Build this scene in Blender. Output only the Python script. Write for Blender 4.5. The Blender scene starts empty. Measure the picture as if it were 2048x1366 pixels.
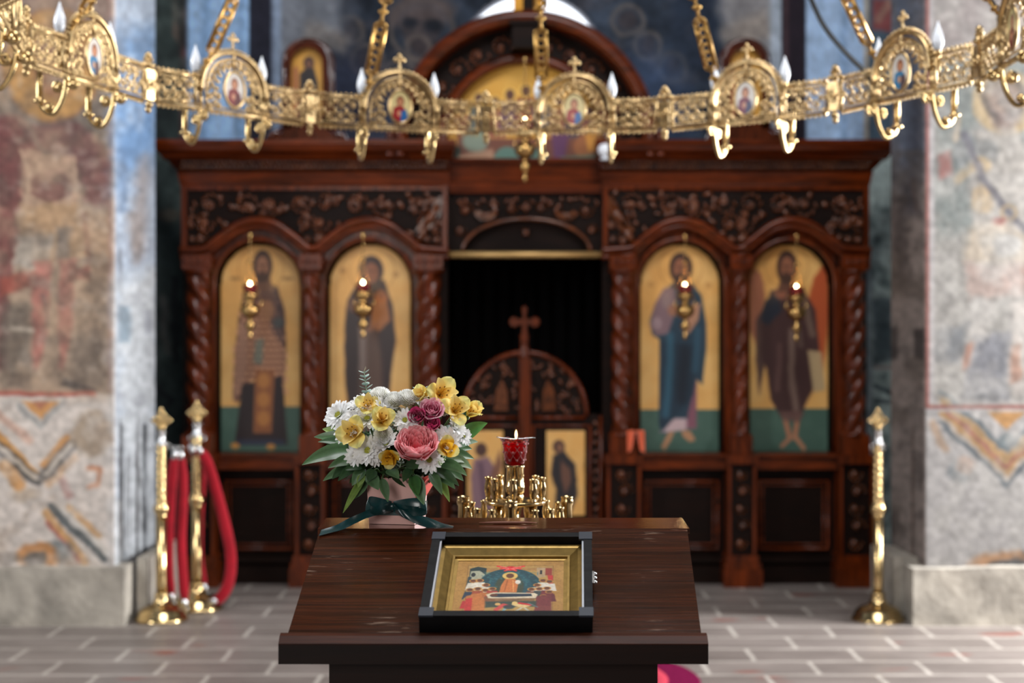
import bpy, math, random
import numpy as np
from mathutils import Vector, Matrix, Quaternion

random.seed(7)
rng = np.random.RandomState(11)
PI = math.pi
SC = bpy.context.scene
COL = SC.collection

# ------------------------------------------------------------------ camera, world, light, exposure
FPX = 2844.4            # focal length in pixels of the 2048 wide frame (50 mm on 36 mm)
EYE = 1.5
cam_d = bpy.data.cameras.new('camera')
cam_d.lens = 50.0
cam_d.sensor_width = 36.0
cam_d.clip_start = 0.05
cam_d.dof.use_dof = True
cam_d.dof.focus_distance = 2.12
cam_d.dof.aperture_fstop = 4.1
cam = bpy.data.objects.new('camera', cam_d)
cam.location = (0, 0, EYE)
cam.rotation_euler = (PI / 2, 0, 0)
COL.objects.link(cam)
SC.camera = cam

SC.view_settings.view_transform = 'Standard'
SC.view_settings.look = 'None'
SC.view_settings.gamma = 1.0
SC.view_settings.use_curve_mapping = False
SC.view_settings.exposure = 0.0
try:
    SC.cycles.use_denoising = True
    SC.cycles.max_bounces = 7
    SC.cycles.sample_clamp_indirect = 6.0
    SC.cycles.caustics_reflective = False
    SC.cycles.caustics_refractive = False
except Exception:
    pass

world = bpy.data.worlds.new('World')
SC.world = world
world.use_nodes = True
bg = world.node_tree.nodes['Background']
bg.inputs[0].default_value = (0.62, 0.72, 0.86, 1)
bg.inputs[1].default_value = 0.09


def area(name, loc, target, sx, sy, power, color):
    l = bpy.data.lights.new(name, 'AREA')
    l.shape = 'RECTANGLE'
    l.size, l.size_y = sx, sy
    l.energy = power
    l.color = color
    o = bpy.data.objects.new(name, l)
    o.location = loc
    d = Vector(target) - Vector(loc)
    o.rotation_euler = d.to_track_quat('-Z', 'Y').to_euler()
    COL.objects.link(o)
    return o


# daylight: the window of the south choir at the right, the windows of the dome above the nave, the west door
area('south_window_daylight', (5.3, 6.9, 2.3), (-2.0, 6.3, 1.6), 1.0, 1.9, 820, (0.96, 0.98, 1.0))
area('south_bouquet_fill', (5.3, 2.7, 3.0), (-0.4, 2.2, 1.25), 0.9, 1.7, 210, (0.98, 0.98, 1.0))  # added fill light, put in to brighten the bouquet and lectern
area('dome_daylight', (0.6, 2.6, 7.6), (0.2, 5.0, 1.2), 3.0, 3.0, 400, (0.98, 0.98, 1.0))
area('north_window_daylight', (-5.0, 3.2, 3.6), (1.5, 7.0, 1.6), 1.0, 1.8, 190, (0.9, 0.95, 1.0))
area('west_door_daylight', (-1.6, -4.3, 2.6), (0.2, 7.0, 1.4), 2.2, 2.6, 170, (1.0, 0.97, 0.93))


# ------------------------------------------------------------------ helpers
def P(px, py, D):
    """point of the place seen at a pixel of the 2048 x 1366 frame, D metres in front of the camera"""
    return Vector(((px - 1024.0) * D / FPX, D, EYE - (py - 683.0) * D / FPX))


def srgb(c):
    c = np.asarray(c, dtype=float) / 255.0
    return np.where(c <= 0.04045, c / 12.92, ((c + 0.055) / 1.055) ** 2.4)


def rgba(c):
    l = srgb(c)
    return (float(l[0]), float(l[1]), float(l[2]), 1.0)


ORG = {}


class MB:
    """collects verts and faces; build() links them as ONE mesh object"""

    def __init__(self):
        self.v, self.f, self.s, self.c = [], [], [], []
        self.curc = None

    def add(self, vs, fs, smooth=False):
        n = len(self.v)
        self.v.extend([tuple(p) for p in vs])
        if self.curc is not None or self.c:
            self.c.extend([self.curc or (1, 1, 1)] * (len(self.v) - len(self.c)))
        for f in fs:
            self.f.append(tuple(i + n for i in f))
            self.s.append(smooth)
        return n

    def box(self, a, b, M=None):
        x0, y0, z0 = a
        x1, y1, z1 = b
        vs = [Vector(p) for p in ((x0, y0, z0), (x1, y0, z0), (x1, y1, z0), (x0, y1, z0),
                                  (x0, y0, z1), (x1, y0, z1), (x1, y1, z1), (x0, y1, z1))]
        if M is not None:
            vs = [M @ p for p in vs]
        self.add(vs, [(0, 3, 2, 1), (4, 5, 6, 7), (0, 1, 5, 4), (1, 2, 6, 5), (2, 3, 7, 6), (3, 0, 4, 7)])

    def grid(self, rows, cu=False, cv=False, smooth=True):
        n, m = len(rows), len(rows[0])
        vs = [p for r in rows for p in r]
        fs = []
        for i in range(n if cv else n - 1):
            for j in range(m if cu else m - 1):
                i2, j2 = (i + 1) % n, (j + 1) % m
                fs.append((i * m + j, i * m + j2, i2 * m + j2, i2 * m + j))
        self.add(vs, fs, smooth)

    def lathe(self, prof, c=(0, 0, 0), seg=20, M=None, smooth=True, cap=True):
        """prof: (radius, z) from the bottom up"""
        rows = []
        c = Vector(c)
        for r, z in prof:
            row = []
            for k in range(seg):
                a = 2 * PI * k / seg
                p = Vector((r * math.cos(a), r * math.sin(a), z))
                row.append((M @ p if M is not None else p) + c)
            rows.append(row)
        self.grid(rows, cu=True, smooth=smooth)
        n = len(self.v) - seg * len(prof)
        if cap:
            if prof[0][0] > 1e-4:
                self.f.append(tuple(n + k for k in range(seg))[::-1]); self.s.append(False)
            if prof[-1][0] > 1e-4:
                self.f.append(tuple(n + seg * (len(prof) - 1) + k for k in range(seg))); self.s.append(False)

    def tube(self, pts, r, seg=8, closed=False, flat=None):
        """sweep; r a number or a list; flat=(axis Vector, factor) squashes the section along an axis"""
        pts = [Vector(p) for p in pts]
        n = len(pts)
        rr = r if isinstance(r, (list, tuple)) else [r] * n
        rows = []
        up = None
        for i, p in enumerate(pts):
            if closed:
                t = pts[(i + 1) % n] - pts[i - 1]
            else:
                t = pts[min(i + 1, n - 1)] - pts[max(i - 1, 0)]
            if t.length < 1e-9:
                t = Vector((0, 0, 1))
            t.normalize()
            if up is None:
                up = Vector((0, 1, 0)) if abs(t.y) < 0.9 else Vector((1, 0, 0))
            a = up - t * up.dot(t)
            if a.length < 1e-6:
                a = t.orthogonal()
            a.normalize()
            up = a
            b = t.cross(a)
            row = []
            for k in range(seg):
                w = 2 * PI * k / seg
                o = a * (math.cos(w) * rr[i]) + b * (math.sin(w) * rr[i])
                if flat is not None:
                    o = o - flat[0] * (o.dot(flat[0]) * (1 - flat[1]))
                row.append(p + o)
            rows.append(row)
        self.grid(rows, cu=True, cv=closed)
        if not closed:
            m = len(self.v) - seg * n
            self.f.append(tuple(m + k for k in range(seg))[::-1]); self.s.append(False)
            self.f.append(tuple(m + seg * (n - 1) + k for k in range(seg))); self.s.append(False)

    def prism(self, poly, d0, d1, fn):
        """poly: 2D outline; fn(u, v, d) -> point; d0 front, d1 back"""
        n = len(poly)
        vs = [fn(u, v, d0) for u, v in poly] + [fn(u, v, d1) for u, v in poly]
        fs = [tuple(range(n)), tuple(range(2 * n - 1, n - 1, -1))]
        for i in range(n):
            j = (i + 1) % n
            fs.append((i, i + n, j + n, j))
        self.add(vs, fs)

    def strip2(self, A, B, d0, d1, fn):
        """solid between two 2D polylines of equal length"""
        n = len(A)
        for i in range(n - 1):
            q = [A[i], A[i + 1], B[i + 1], B[i]]
            vs = [fn(u, v, d0) for u, v in q] + [fn(u, v, d1) for u, v in q]
            fs = [(0, 1, 2, 3), (7, 6, 5, 4), (0, 4, 5, 1), (3, 2, 6, 7)]
            if i == 0:
                fs.append((0, 3, 7, 4))
            if i == n - 2:
                fs.append((1, 5, 6, 2))
            self.add(vs, fs)

    def ball(self, c, r, sc=(1, 1, 1), M=None, seg=10, rings=6):
        c = Vector(c)
        rows = []
        for i in range(rings + 1):
            a = -PI / 2 + PI * i / rings
            row = []
            for k in range(seg):
                w = 2 * PI * k / seg
                p = Vector((math.cos(a) * math.cos(w) * r * sc[0], math.cos(a) * math.sin(w) * r * sc[1], math.sin(a) * r * sc[2]))
                row.append((M @ p if M is not None else p) + c)
            rows.append(row)
        self.grid(rows, cu=True)

    def mesh(self, name, mat, org=(0, 0, 0)):
        me = bpy.data.meshes.new(name)
        o = Vector(org)
        me.from_pydata([(p[0] - o.x, p[1] - o.y, p[2] - o.z) for p in self.v], [], self.f)
        me.polygons.foreach_set('use_smooth', self.s)
        if self.c:
            self.c.extend([(1, 1, 1)] * (len(self.v) - len(self.c)))
            at = me.color_attributes.new('Col', 'FLOAT_COLOR', 'POINT')
            arr = np.ones((len(self.v), 4), dtype=np.float32)
            arr[:, :3] = np.array(self.c, dtype=np.float32)
            at.data.foreach_set('color', arr.ravel())
        me.materials.append(mat)
        me.validate()
        me.update()
        return me

    def build(self, name, mat, parent=None, org=None):
        """world coordinates in; the object's origin is org, or its parent's origin"""
        if parent is not None:
            o = ORG[parent.name]
        else:
            o = Vector(org) if org is not None else Vector((0, 0, 0))
        me = self.mesh(name, mat, o)
        ob = bpy.data.objects.new(name, me)
        COL.objects.link(ob)
        if parent is not None:
            ob.parent = parent
        else:
            ob.location = o
        ORG[ob.name] = o
        return ob


def tag(o, label=None, cat=None, group=None, kind=None):
    if label: o['label'] = label
    if cat: o['category'] = cat
    if group: o['group'] = group
    if kind: o['kind'] = kind
    return o


def thing(name, loc, label, cat, group=None):
    o = bpy.data.objects.new(name, None)
    o.empty_display_size = 0.05
    o.location = loc
    COL.objects.link(o)
    ORG[o.name] = Vector(loc)
    return tag(o, label, cat, group)


def place(name, me, parent, M):
    """an object of a shared mesh under a parent, M in the parent's space"""
    o = bpy.data.objects.new(name, me)
    COL.objects.link(o)
    o.parent = parent
    o.matrix_local = M
    if parent is not None and parent.name in ORG:
        ORG[o.name] = ORG[parent.name] + M.translation
    return o


def dup(root, loc, label=None, group=None):
    r = root.copy()
    COL.objects.link(r)
    r.location = loc
    ORG[r.name] = Vector(loc)
    if label: r['label'] = label
    if group: r['group'] = group
    for ch in list(root.children):
        c = ch.copy(); COL.objects.link(c); c.parent = r
        for g in list(ch.children):
            d = g.copy(); COL.objects.link(d); d.parent = c
    return r


# ------------------------------------------------------------------ materials
def newmat(name):
    m = bpy.data.materials.new(name)
    m.use_nodes = True
    nt = m.node_tree
    b = nt.nodes['Principled BSDF']
    return m, nt, b


def mat(name, c, rough=0.5, metal=0.0, var=0.0, vscale=8.0, bump=0.0, bscale=40.0, coat=0.0, spec=0.5, sheen=0.0, trans=0.0, sss=0.0):
    m, nt, b = newmat(name)
    N, L = nt.nodes, nt.links
    b.inputs['Base Color'].default_value = rgba(c)
    b.inputs['Roughness'].default_value = rough
    b.inputs['Metallic'].default_value = metal
    b.inputs['Specular IOR Level'].default_value = spec
    b.inputs['Coat Weight'].default_value = coat
    b.inputs['Coat Roughness'].default_value = 0.15
    b.inputs['Sheen Weight'].default_value = sheen
    b.inputs['Transmission Weight'].default_value = trans
    if var or bump:
        tc = N.new('ShaderNodeTexCoord')
    if var:
        no = N.new('ShaderNodeTexNoise'); no.inputs['Scale'].default_value = vscale; no.inputs['Detail'].default_value = 5
        L.new(tc.outputs['Object'], no.inputs['Vector'])
        hs = N.new('ShaderNodeMixRGB'); hs.blend_type = 'MULTIPLY'; hs.inputs[0].default_value = 1.0
        hs.inputs[1].default_value = rgba(c)
        rp = N.new('ShaderNodeValToRGB')
        rp.color_ramp.elements[0].position = 0.3; rp.color_ramp.elements[1].position = 0.7
        rp.color_ramp.elements[0].color = (1 - var, 1 - var, 1 - var, 1); rp.color_ramp.elements[1].color = (1 + var * 0.6, 1 + var * 0.6, 1 + var * 0.6, 1)
        L.new(no.outputs['Fac'], rp.inputs['Fac']); L.new(rp.outputs['Color'], hs.inputs[2]); L.new(hs.outputs['Color'], b.inputs['Base Color'])
    if bump:
        n2 = N.new('ShaderNodeTexNoise'); n2.inputs['Scale'].default_value = bscale; n2.inputs['Detail'].default_value = 4
        L.new(tc.outputs['Object'], n2.inputs['Vector'])
        bp = N.new('ShaderNodeBump'); bp.inputs['Strength'].default_value = bump; bp.inputs['Distance'].default_value = 0.01
        L.new(n2.outputs['Fac'], bp.inputs['Height']); L.new(bp.outputs['Normal'], b.inputs['Normal'])
    return m


def wood(name, dark, light, rough=0.35, sc=(2, 30, 30), coat=0.0, scratch=False, spec=0.5):
    """grain runs along X (small first scale)"""
    m, nt, b = newmat(name)
    N, L = nt.nodes, nt.links
    tc = N.new('ShaderNodeTexCoord')
    mp = N.new('ShaderNodeMapping'); mp.inputs['Scale'].default_value = sc
    L.new(tc.outputs['Object'], mp.inputs['Vector'])
    no = N.new('ShaderNodeTexNoise'); no.inputs['Scale'].default_value = 1.0; no.inputs['Detail'].default_value = 8; no.inputs['Roughness'].default_value = 0.65
    no.inputs['Distortion'].default_value = 0.6
    L.new(mp.outputs['Vector'], no.inputs['Vector'])
    rp = N.new('ShaderNodeValToRGB')
    rp.color_ramp.elements[0].position = 0.28; rp.color_ramp.elements[1].position = 0.74
    rp.color_ramp.elements[0].color = rgba(dark); rp.color_ramp.elements[1].color = rgba(light)
    L.new(no.outputs['Fac'], rp.inputs['Fac'])
    out = rp.outputs['Color']
    b.inputs['Roughness'].default_value = rough
    b.inputs['Coat Weight'].default_value = coat
    b.inputs['Coat Roughness'].default_value = 0.12
    b.inputs['Specular IOR Level'].default_value = spec
    bp = N.new('ShaderNodeBump'); bp.inputs['Strength'].default_value = 0.12; bp.inputs['Distance'].default_value = 0.002
    L.new(no.outputs['Fac'], bp.inputs['Height']); L.new(bp.outputs['Normal'], b.inputs['Normal'])
    if scratch:
        # worn pale flecks and scratches along the grain
        mp2 = N.new('ShaderNodeMapping'); mp2.inputs['Scale'].default_value = (26, 210, 210)
        L.new(tc.outputs['Object'], mp2.inputs['Vector'])
        n2 = N.new('ShaderNodeTexNoise'); n2.inputs['Scale'].default_value = 1.0; n2.inputs['Detail'].default_value = 3
        L.new(mp2.outputs['Vector'], n2.inputs['Vector'])
        n3 = N.new('ShaderNodeTexNoise'); n3.inputs['Scale'].default_value = 9.0
        L.new(tc.outputs['Object'], n3.inputs['Vector'])
        mu = N.new('ShaderNodeMath'); mu.operation = 'MULTIPLY'
        L.new(n2.outputs['Fac'], mu.inputs[0]); L.new(n3.outputs['Fac'], mu.inputs[1])
        r2 = N.new('ShaderNodeValToRGB')
        r2.color_ramp.elements[0].position = 0.37; r2.color_ramp.elements[1].position = 0.50
        r2.color_ramp.elements[0].color = (0, 0, 0, 1); r2.color_ramp.elements[1].color = (0.5, 0.5, 0.5, 1)
        L.new(mu.outputs[0], r2.inputs['Fac'])
        mx = N.new('ShaderNodeMixRGB'); mx.inputs[2].default_value = rgba((176, 150, 130))
        L.new(r2.outputs['Color'], mx.inputs[0]); L.new(out, mx.inputs[1])
        out = mx.outputs['Color']
        r3 = N.new('ShaderNodeMapRange'); r3.inputs['To Min'].default_value = rough * 0.6; r3.inputs['To Max'].default_value = rough * 1.5
        L.new(n3.outputs['Fac'], r3.inputs['Value']); L.new(r3.outputs[0], b.inputs['Roughness'])
    L.new(out, b.inputs['Base Color'])
    return m


def attr_mat(name, rough=0.8, coat=0.0, spec=0.3, fine=0.0, fscale=60.0, bump=0.0, sheen=0.0, translucent=0.0, rscale=None):
    m, nt, b = newmat(name)
    N, L = nt.nodes, nt.links
    at = N.new('ShaderNodeAttribute'); at.attribute_name = 'Col'
    out = at.outputs['Color']
    b.inputs['Roughness'].default_value = rough
    b.inputs['Coat Weight'].default_value = coat
    b.inputs['Coat Roughness'].default_value = 0.2
    b.inputs['Specular IOR Level'].default_value = spec
    b.inputs['Sheen Weight'].default_value = sheen
    if fine or bump:
        tc = N.new('ShaderNodeTexCoord')
        no = N.new('ShaderNodeTexNoise'); no.inputs['Scale'].default_value = fscale; no.inputs['Detail'].default_value = 6
        L.new(tc.outputs['Object'], no.inputs['Vector'])
    if fine:
        rp = N.new('ShaderNodeValToRGB')
        rp.color_ramp.elements[0].position = 0.3; rp.color_ramp.elements[1].position = 0.7
        rp.color_ramp.elements[0].color = (1 - fine,) * 3 + (1,); rp.color_ramp.elements[1].color = (1 + fine * 0.5,) * 3 + (1,)
        L.new(no.outputs['Fac'], rp.inputs['Fac'])
        mx = N.new('ShaderNodeMixRGB'); mx.blend_type = 'MULTIPLY'; mx.inputs[0].default_value = 1
        L.new(out, mx.inputs[1]); L.new(rp.outputs['Color'], mx.inputs[2])
        out = mx.outputs['Color']
    if bump:
        bp = N.new('ShaderNodeBump'); bp.inputs['Strength'].default_value = bump; bp.inputs['Distance'].default_value = 0.01
        L.new(no.outputs['Fac'], bp.inputs['Height']); L.new(bp.outputs['Normal'], b.inputs['Normal'])
    L.new(out, b.inputs['Base Color'])
    if translucent:
        tr = N.new('ShaderNodeBsdfTranslucent')
        L.new(out, tr.inputs['Color'])
        ms = N.new('ShaderNodeMixShader'); ms.inputs[0].default_value = translucent
        o = N['Material Output']
        L.new(b.outputs[0], ms.inputs[1]); L.new(tr.outputs[0], ms.inputs[2]); L.new(ms.outputs[0], o.inputs['Surface'])
    return m


def emit(name, c, strength):
    m = bpy.data.materials.new(name)
    m.use_nodes = True
    nt = m.node_tree
    nt.nodes.clear()
    e = nt.nodes.new('ShaderNodeEmission')
    e.inputs['Color'].default_value = rgba(c); e.inputs['Strength'].default_value = strength
    o = nt.nodes.new('ShaderNodeOutputMaterial')
    nt.links.new(e.outputs[0], o.inputs['Surface'])
    return m


M_WOOD = wood('carved_walnut', (28, 8, 2), (112, 45, 12), 0.24, (3, 22, 22), spec=.28)
M_WOODV = wood('carved_walnut_upright', (28, 8, 2), (110, 44, 12), 0.24, (22, 22, 3), spec=.28)
M_WOODD = wood('dark_recess_walnut', (9, 3, 1), (26, 10, 4), 0.55, (4, 20, 20), coat=0.0, spec=.12)  # near-black walnut: shade of recesses and lower panels put into the colour
M_CARVE = wood('carved_relief_walnut', (30, 12, 5), (112, 57, 25), 0.2, (12, 18, 18), spec=.55)
M_LECT = wood('lectern_varnished_pine', (17, 8, 4), (72, 34, 16), 0.17, (5, 190, 190), scratch=True, spec=.3)
M_LEDGE = wood('polished_ledge', (20, 7, 3), (96, 44, 20), 0.1, (4.5, 90, 90), coat=.5, scratch=True, spec=.5)
M_LIP = wood('worn_lip', (26, 10, 5), (76, 36, 18), 0.5, (5, 150, 150), spec=.15)
M_LECTD = wood('lectern_dark_wood', (14, 6, 4), (34, 15, 8), 0.5, (3, 50, 50), coat=0.0, spec=.2)  # darker copy of the lectern wood for lip face, case and foot
M_BRASS = mat('polished_brass', (196, 158, 100), 0.2, 1.0, var=0.12, vscale=14)
M_BRASSB = mat('bright_lacquered_brass', (204, 176, 126), 0.2, 1.0, var=0.15, vscale=20)
M_GILT = mat('gilt_filigree_brass', (196, 168, 122), 0.3, 1.0, var=0.45, vscale=45)
M_STEEL = mat('silver_metal', (200, 200, 200), 0.25, 1.0)
M_BLACK = mat('black_lacquer', (7, 7, 9), 0.5, 0.0, spec=.15, var=0.4, vscale=60, bump=0.1)
M_CABLE = mat('black_cable_rubber', (24, 26, 28), 0.5)
M_DARK = mat('doorway_black', (5, 4, 4), 0.95, spec=0.05)  # black that stands for the unlit space inside the doorway
M_BULB = mat('opal_glass_bulb', (240, 244, 250), 0.12, coat=0.4)
M_FLAME = emit('candle_flame', (255, 226, 170), 46.0)
M_FLAME2 = emit('lamp_flame', (255, 236, 200), 30.0)


# ------------------------------------------------------------------ a small painter: pigment on a vertex grid
def vnoise(h, w, cell, seed):
    r = np.random.RandomState(seed)
    gh, gw = int(h / cell) + 3, int(w / cell) + 3
    g = r.rand(gh, gw)
    y = np.arange(h) / cell; x = np.arange(w) / cell
    yi = y.astype(int); xi = x.astype(int)
    fy = (y - yi)[:, None]; fx = (x - xi)[None, :]
    fy = fy * fy * (3 - 2 * fy); fx = fx * fx * (3 - 2 * fx)
    a = g[yi][:, xi]; b = g[yi][:, xi + 1]; c = g[yi + 1][:, xi]; d = g[yi + 1][:, xi + 1]
    return (a * (1 - fx) + b * fx) * (1 - fy) + (c * (1 - fx) + d * fx) * fy


def fbm(h, w, cell, seed, octs=4):
    s, a, t = 0, 1.0, 0
    for k in range(octs):
        if cell < 1.5:
            break
        s = s + a * vnoise(h, w, cell, seed + k * 17); t += a
        a *= 0.55; cell /= 2.0
    return s / t


class Paint:
    """canvas in its own pixel coordinates, one sample per step"""

    def __init__(self, x0, y0, x1, y1, step, col):
        self.x = np.arange(x0, x1 + step * 0.5, step); self.y = np.arange(y0, y1 + step * 0.5, step)
        self.w, self.h, self.step = len(self.x), len(self.y), step
        self.X, self.Y = np.meshgrid(self.x, self.y)
        self.img = np.empty((self.h, self.w, 3)); self.img[:] = np.array(col, float)
        self.seed = 1
        # hand wobble of the brush
        self.wx = (fbm(self.h, self.w, max(3, 26 / step), 91) - 0.5); self.wy = (fbm(self.h, self.w, max(3, 26 / step), 137) - 0.5)

    def _sl(self, x0, y0, x1, y1, pad):
        i0 = max(0, int((x0 - pad - self.x[0]) / self.step)); i1 = min(self.w, int((x1 + pad - self.x[0]) / self.step) + 2)
        j0 = max(0, int((y0 - pad - self.y[0]) / self.step)); j1 = min(self.h, int((y1 + pad - self.y[0]) / self.step) + 2)
        return (slice(j0, j1), slice(i0, i1)) if i1 > i0 and j1 > j0 else None

    def _mix(self, sl, a, col):
        a = a[..., None]
        self.img[sl] = self.img[sl] * (1 - a) + np.array(col, float) * a

    def poly(self, pts, col, a=1.0, soft=3, wob=0):
        xs = [p[0] for p in pts]; ys = [p[1] for p in pts]
        sl = self._sl(min(xs), min(ys), max(xs), max(ys), soft + wob)
        if sl is None: return self
        X = self.X[sl] + self.wx[sl] * wob * 2; Y = self.Y[sl] + self.wy[sl] * wob * 2
        ins = np.zeros(X.shape, bool); d = np.full(X.shape, 1e9)
        n = len(pts)
        for i in range(n):
            ax, ay = pts[i]; bx, by = pts[(i + 1) % n]
            dx, dy = bx - ax, by - ay
            l = dx * dx + dy * dy + 1e-9
            t = np.clip(((X - ax) * dx + (Y - ay) * dy) / l, 0, 1)
            d = np.minimum(d, np.hypot(X - ax - t * dx, Y - ay - t * dy))
            if abs(dy) > 1e-9:
                ins ^= ((ay > Y) != (by > Y)) & (X < dx * (Y - ay) / dy + ax)
        sd = np.where(ins, d, -d)
        self._mix(sl, np.clip(sd / max(soft, 0.01) + 0.5, 0, 1) * a, col)
        return self

    def ell(self, cx, cy, rx, ry, col, a=1.0, soft=3, wob=0):
        sl = self._sl(cx - rx, cy - ry, cx + rx, cy + ry, soft + wob)
        if sl is None: return self
        X = self.X[sl] + self.wx[sl] * wob * 2; Y = self.Y[sl] + self.wy[sl] * wob * 2
        q = np.hypot((X - cx) / rx, (Y - cy) / ry)
        sd = (1 - q) * min(rx, ry)
        self._mix(sl, np.clip(sd / max(soft, 0.01) + 0.5, 0, 1) * a, col)
        return self

    def ring(self, cx, cy, rx, ry, w, col, a=1.0, soft=2, wob=0):
        sl = self._sl(cx - rx, cy - ry, cx + rx, cy + ry, soft + w + wob)
        if sl is None: return self
        X = self.X[sl] + self.wx[sl] * wob * 2; Y = self.Y[sl] + self.wy[sl] * wob * 2
        q = np.hypot((X - cx) / rx, (Y - cy) / ry)
        sd = w / 2 - np.abs(1 - q) * min(rx, ry)
        self._mix(sl, np.clip(sd / max(soft, 0.01) + 0.5, 0, 1) * a, col)
        return self

    def line(self, pts, w, col, a=1.0, soft=2, wob=0):
        xs = [p[0] for p in pts]; ys = [p[1] for p in pts]
        sl = self._sl(min(xs), min(ys), max(xs), max(ys), w + soft + wob)
        if sl is None: return self
        X = self.X[sl] + self.wx[sl] * wob * 2; Y = self.Y[sl] + self.wy[sl] * wob * 2
        d = np.full(X.shape, 1e9)
        for i in range(len(pts) - 1):
            ax, ay = pts[i]; bx, by = pts[i + 1]
            dx, dy = bx - ax, by - ay
            t = np.clip(((X - ax) * dx + (Y - ay) * dy) / (dx * dx + dy * dy + 1e-9), 0, 1)
            d = np.minimum(d, np.hypot(X - ax - t * dx, Y - ay - t * dy))
        self._mix(sl, np.clip((w / 2 - d) / max(soft, 0.01) + 0.5, 0, 1) * a, col)
        return self

    def stain(self, col, cell, lo, hi, a, box=None, sx=1.0):
        """cloudy patches of a colour: worn plaster, lost paint, grime"""
        self.seed += 31
        n = fbm(self.h, self.w, max(2, cell / self.step), self.seed)
        if sx != 1.0:
            idx = np.clip((np.arange(self.w) * sx).astype(int), 0, self.w - 1)
            n = n[:, idx]
        m = np.clip((n - lo) / (hi - lo), 0, 1) * a
        if box:
            x0, y0, x1, y1, s = box
            m = m * np.clip((self.X - x0) / s + 0.5, 0, 1) * np.clip((x1 - self.X) / s + 0.5, 0, 1) * np.clip((self.Y - y0) / s + 0.5, 0, 1) * np.clip((y1 - self.Y) / s + 0.5, 0, 1)
        self._mix((slice(None), slice(None)), m, col)
        return self

    def grain(self, amp, cell, seed=5):
        n = fbm(self.h, self.w, max(1.6, cell / self.step), seed) - 0.5
        self.img *= (1 + amp * 2 * n)[..., None]
        return self

    def mesh(self, name, fn, mat, gain=1.0, keep=None, thick=None, parent=None, org=None):
        """fn(X, Y arrays) -> (x, y, z) arrays; keep: mask of grid points; thick: solid back at +y"""
        x, y, z = fn(self.X, self.Y)
        co = np.stack([x, y, z], -1).reshape(-1, 3).astype(np.float64)
        h, w = self.h, self.w
        idx = np.arange(h * w).reshape(h, w)
        q = np.stack([idx[:-1, :-1], idx[1:, :-1], idx[1:, 1:], idx[:-1, 1:]], -1).reshape(-1, 4)
        if keep is not None:
            k = keep.reshape(-1)
            q = q[k[q].all(1)]
        col = np.ones((h * w, 4), np.float32)
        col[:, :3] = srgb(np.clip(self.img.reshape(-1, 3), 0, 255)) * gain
        if thick:
            # solid panel: rim and back from the boundary edges
            e = np.concatenate([q[:, [0, 1]], q[:, [1, 2]], q[:, [2, 3]], q[:, [3, 0]]])
            key = np.sort(e, 1); _, inv, cnt = np.unique(key, axis=0, return_inverse=True, return_counts=True)
            be = e[cnt[inv.ravel()] == 1]
            n = len(co)
            co2 = co.copy(); co2[:, 1] += thick
            co = np.concatenate([co, co2]); col = np.concatenate([col, col * np.array([0.25, 0.25, 0.25, 1])])
            q = np.concatenate([q, q[:, ::-1] + n, np.stack([be[:, 1], be[:, 0], be[:, 0] + n, be[:, 1] + n], 1)])
        used = np.unique(q); rm = np.full(len(co), -1); rm[used] = np.arange(len(used))
        co = co[used]; col = col[used]; q = rm[q]
        if parent is not None:
            o = ORG[parent.name]
        else:
            o = Vector(org) if org is not None else Vector((0, 0, 0))
        co = co - np.array(o)
        me = bpy.data.meshes.new(name)
        me.vertices.add(len(co)); me.vertices.foreach_set('co', co.ravel())
        me.loops.add(len(q) * 4); me.loops.foreach_set('vertex_index', q.ravel().astype(np.int32))
        me.polygons.add(len(q)); me.polygons.foreach_set('loop_start', np.arange(0, len(q) * 4, 4, dtype=np.int32))
        me.update(calc_edges=True)
        at = me.color_attributes.new('Col', 'FLOAT_COLOR', 'POINT')
        at.data.foreach_set('color', col.ravel())
        me.materials.append(mat)
        me.validate()
        ob = bpy.data.objects.new(name, me)
        COL.objects.link(ob)
        if parent is not None: ob.parent = parent
        else: ob.location = o
        ORG[ob.name] = o
        return ob


def flatmap(D):
    def fn(X, Y):
        return (X - 1024) * D / FPX, np.full(X.shape, D), np.maximum(0.0, EYE - (Y - 683) * D / FPX)
    return fn


M_FRESCO = attr_mat('fresco_plaster', 0.85, fine=0.16, fscale=22, bump=0.25)
M_ICON = attr_mat('painted_panel', 0.42, coat=0.15, spec=0.4, fine=0.06, fscale=120)
M_ENAMEL = attr_mat('enamel_medallion', 0.25, coat=0.3)


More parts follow.
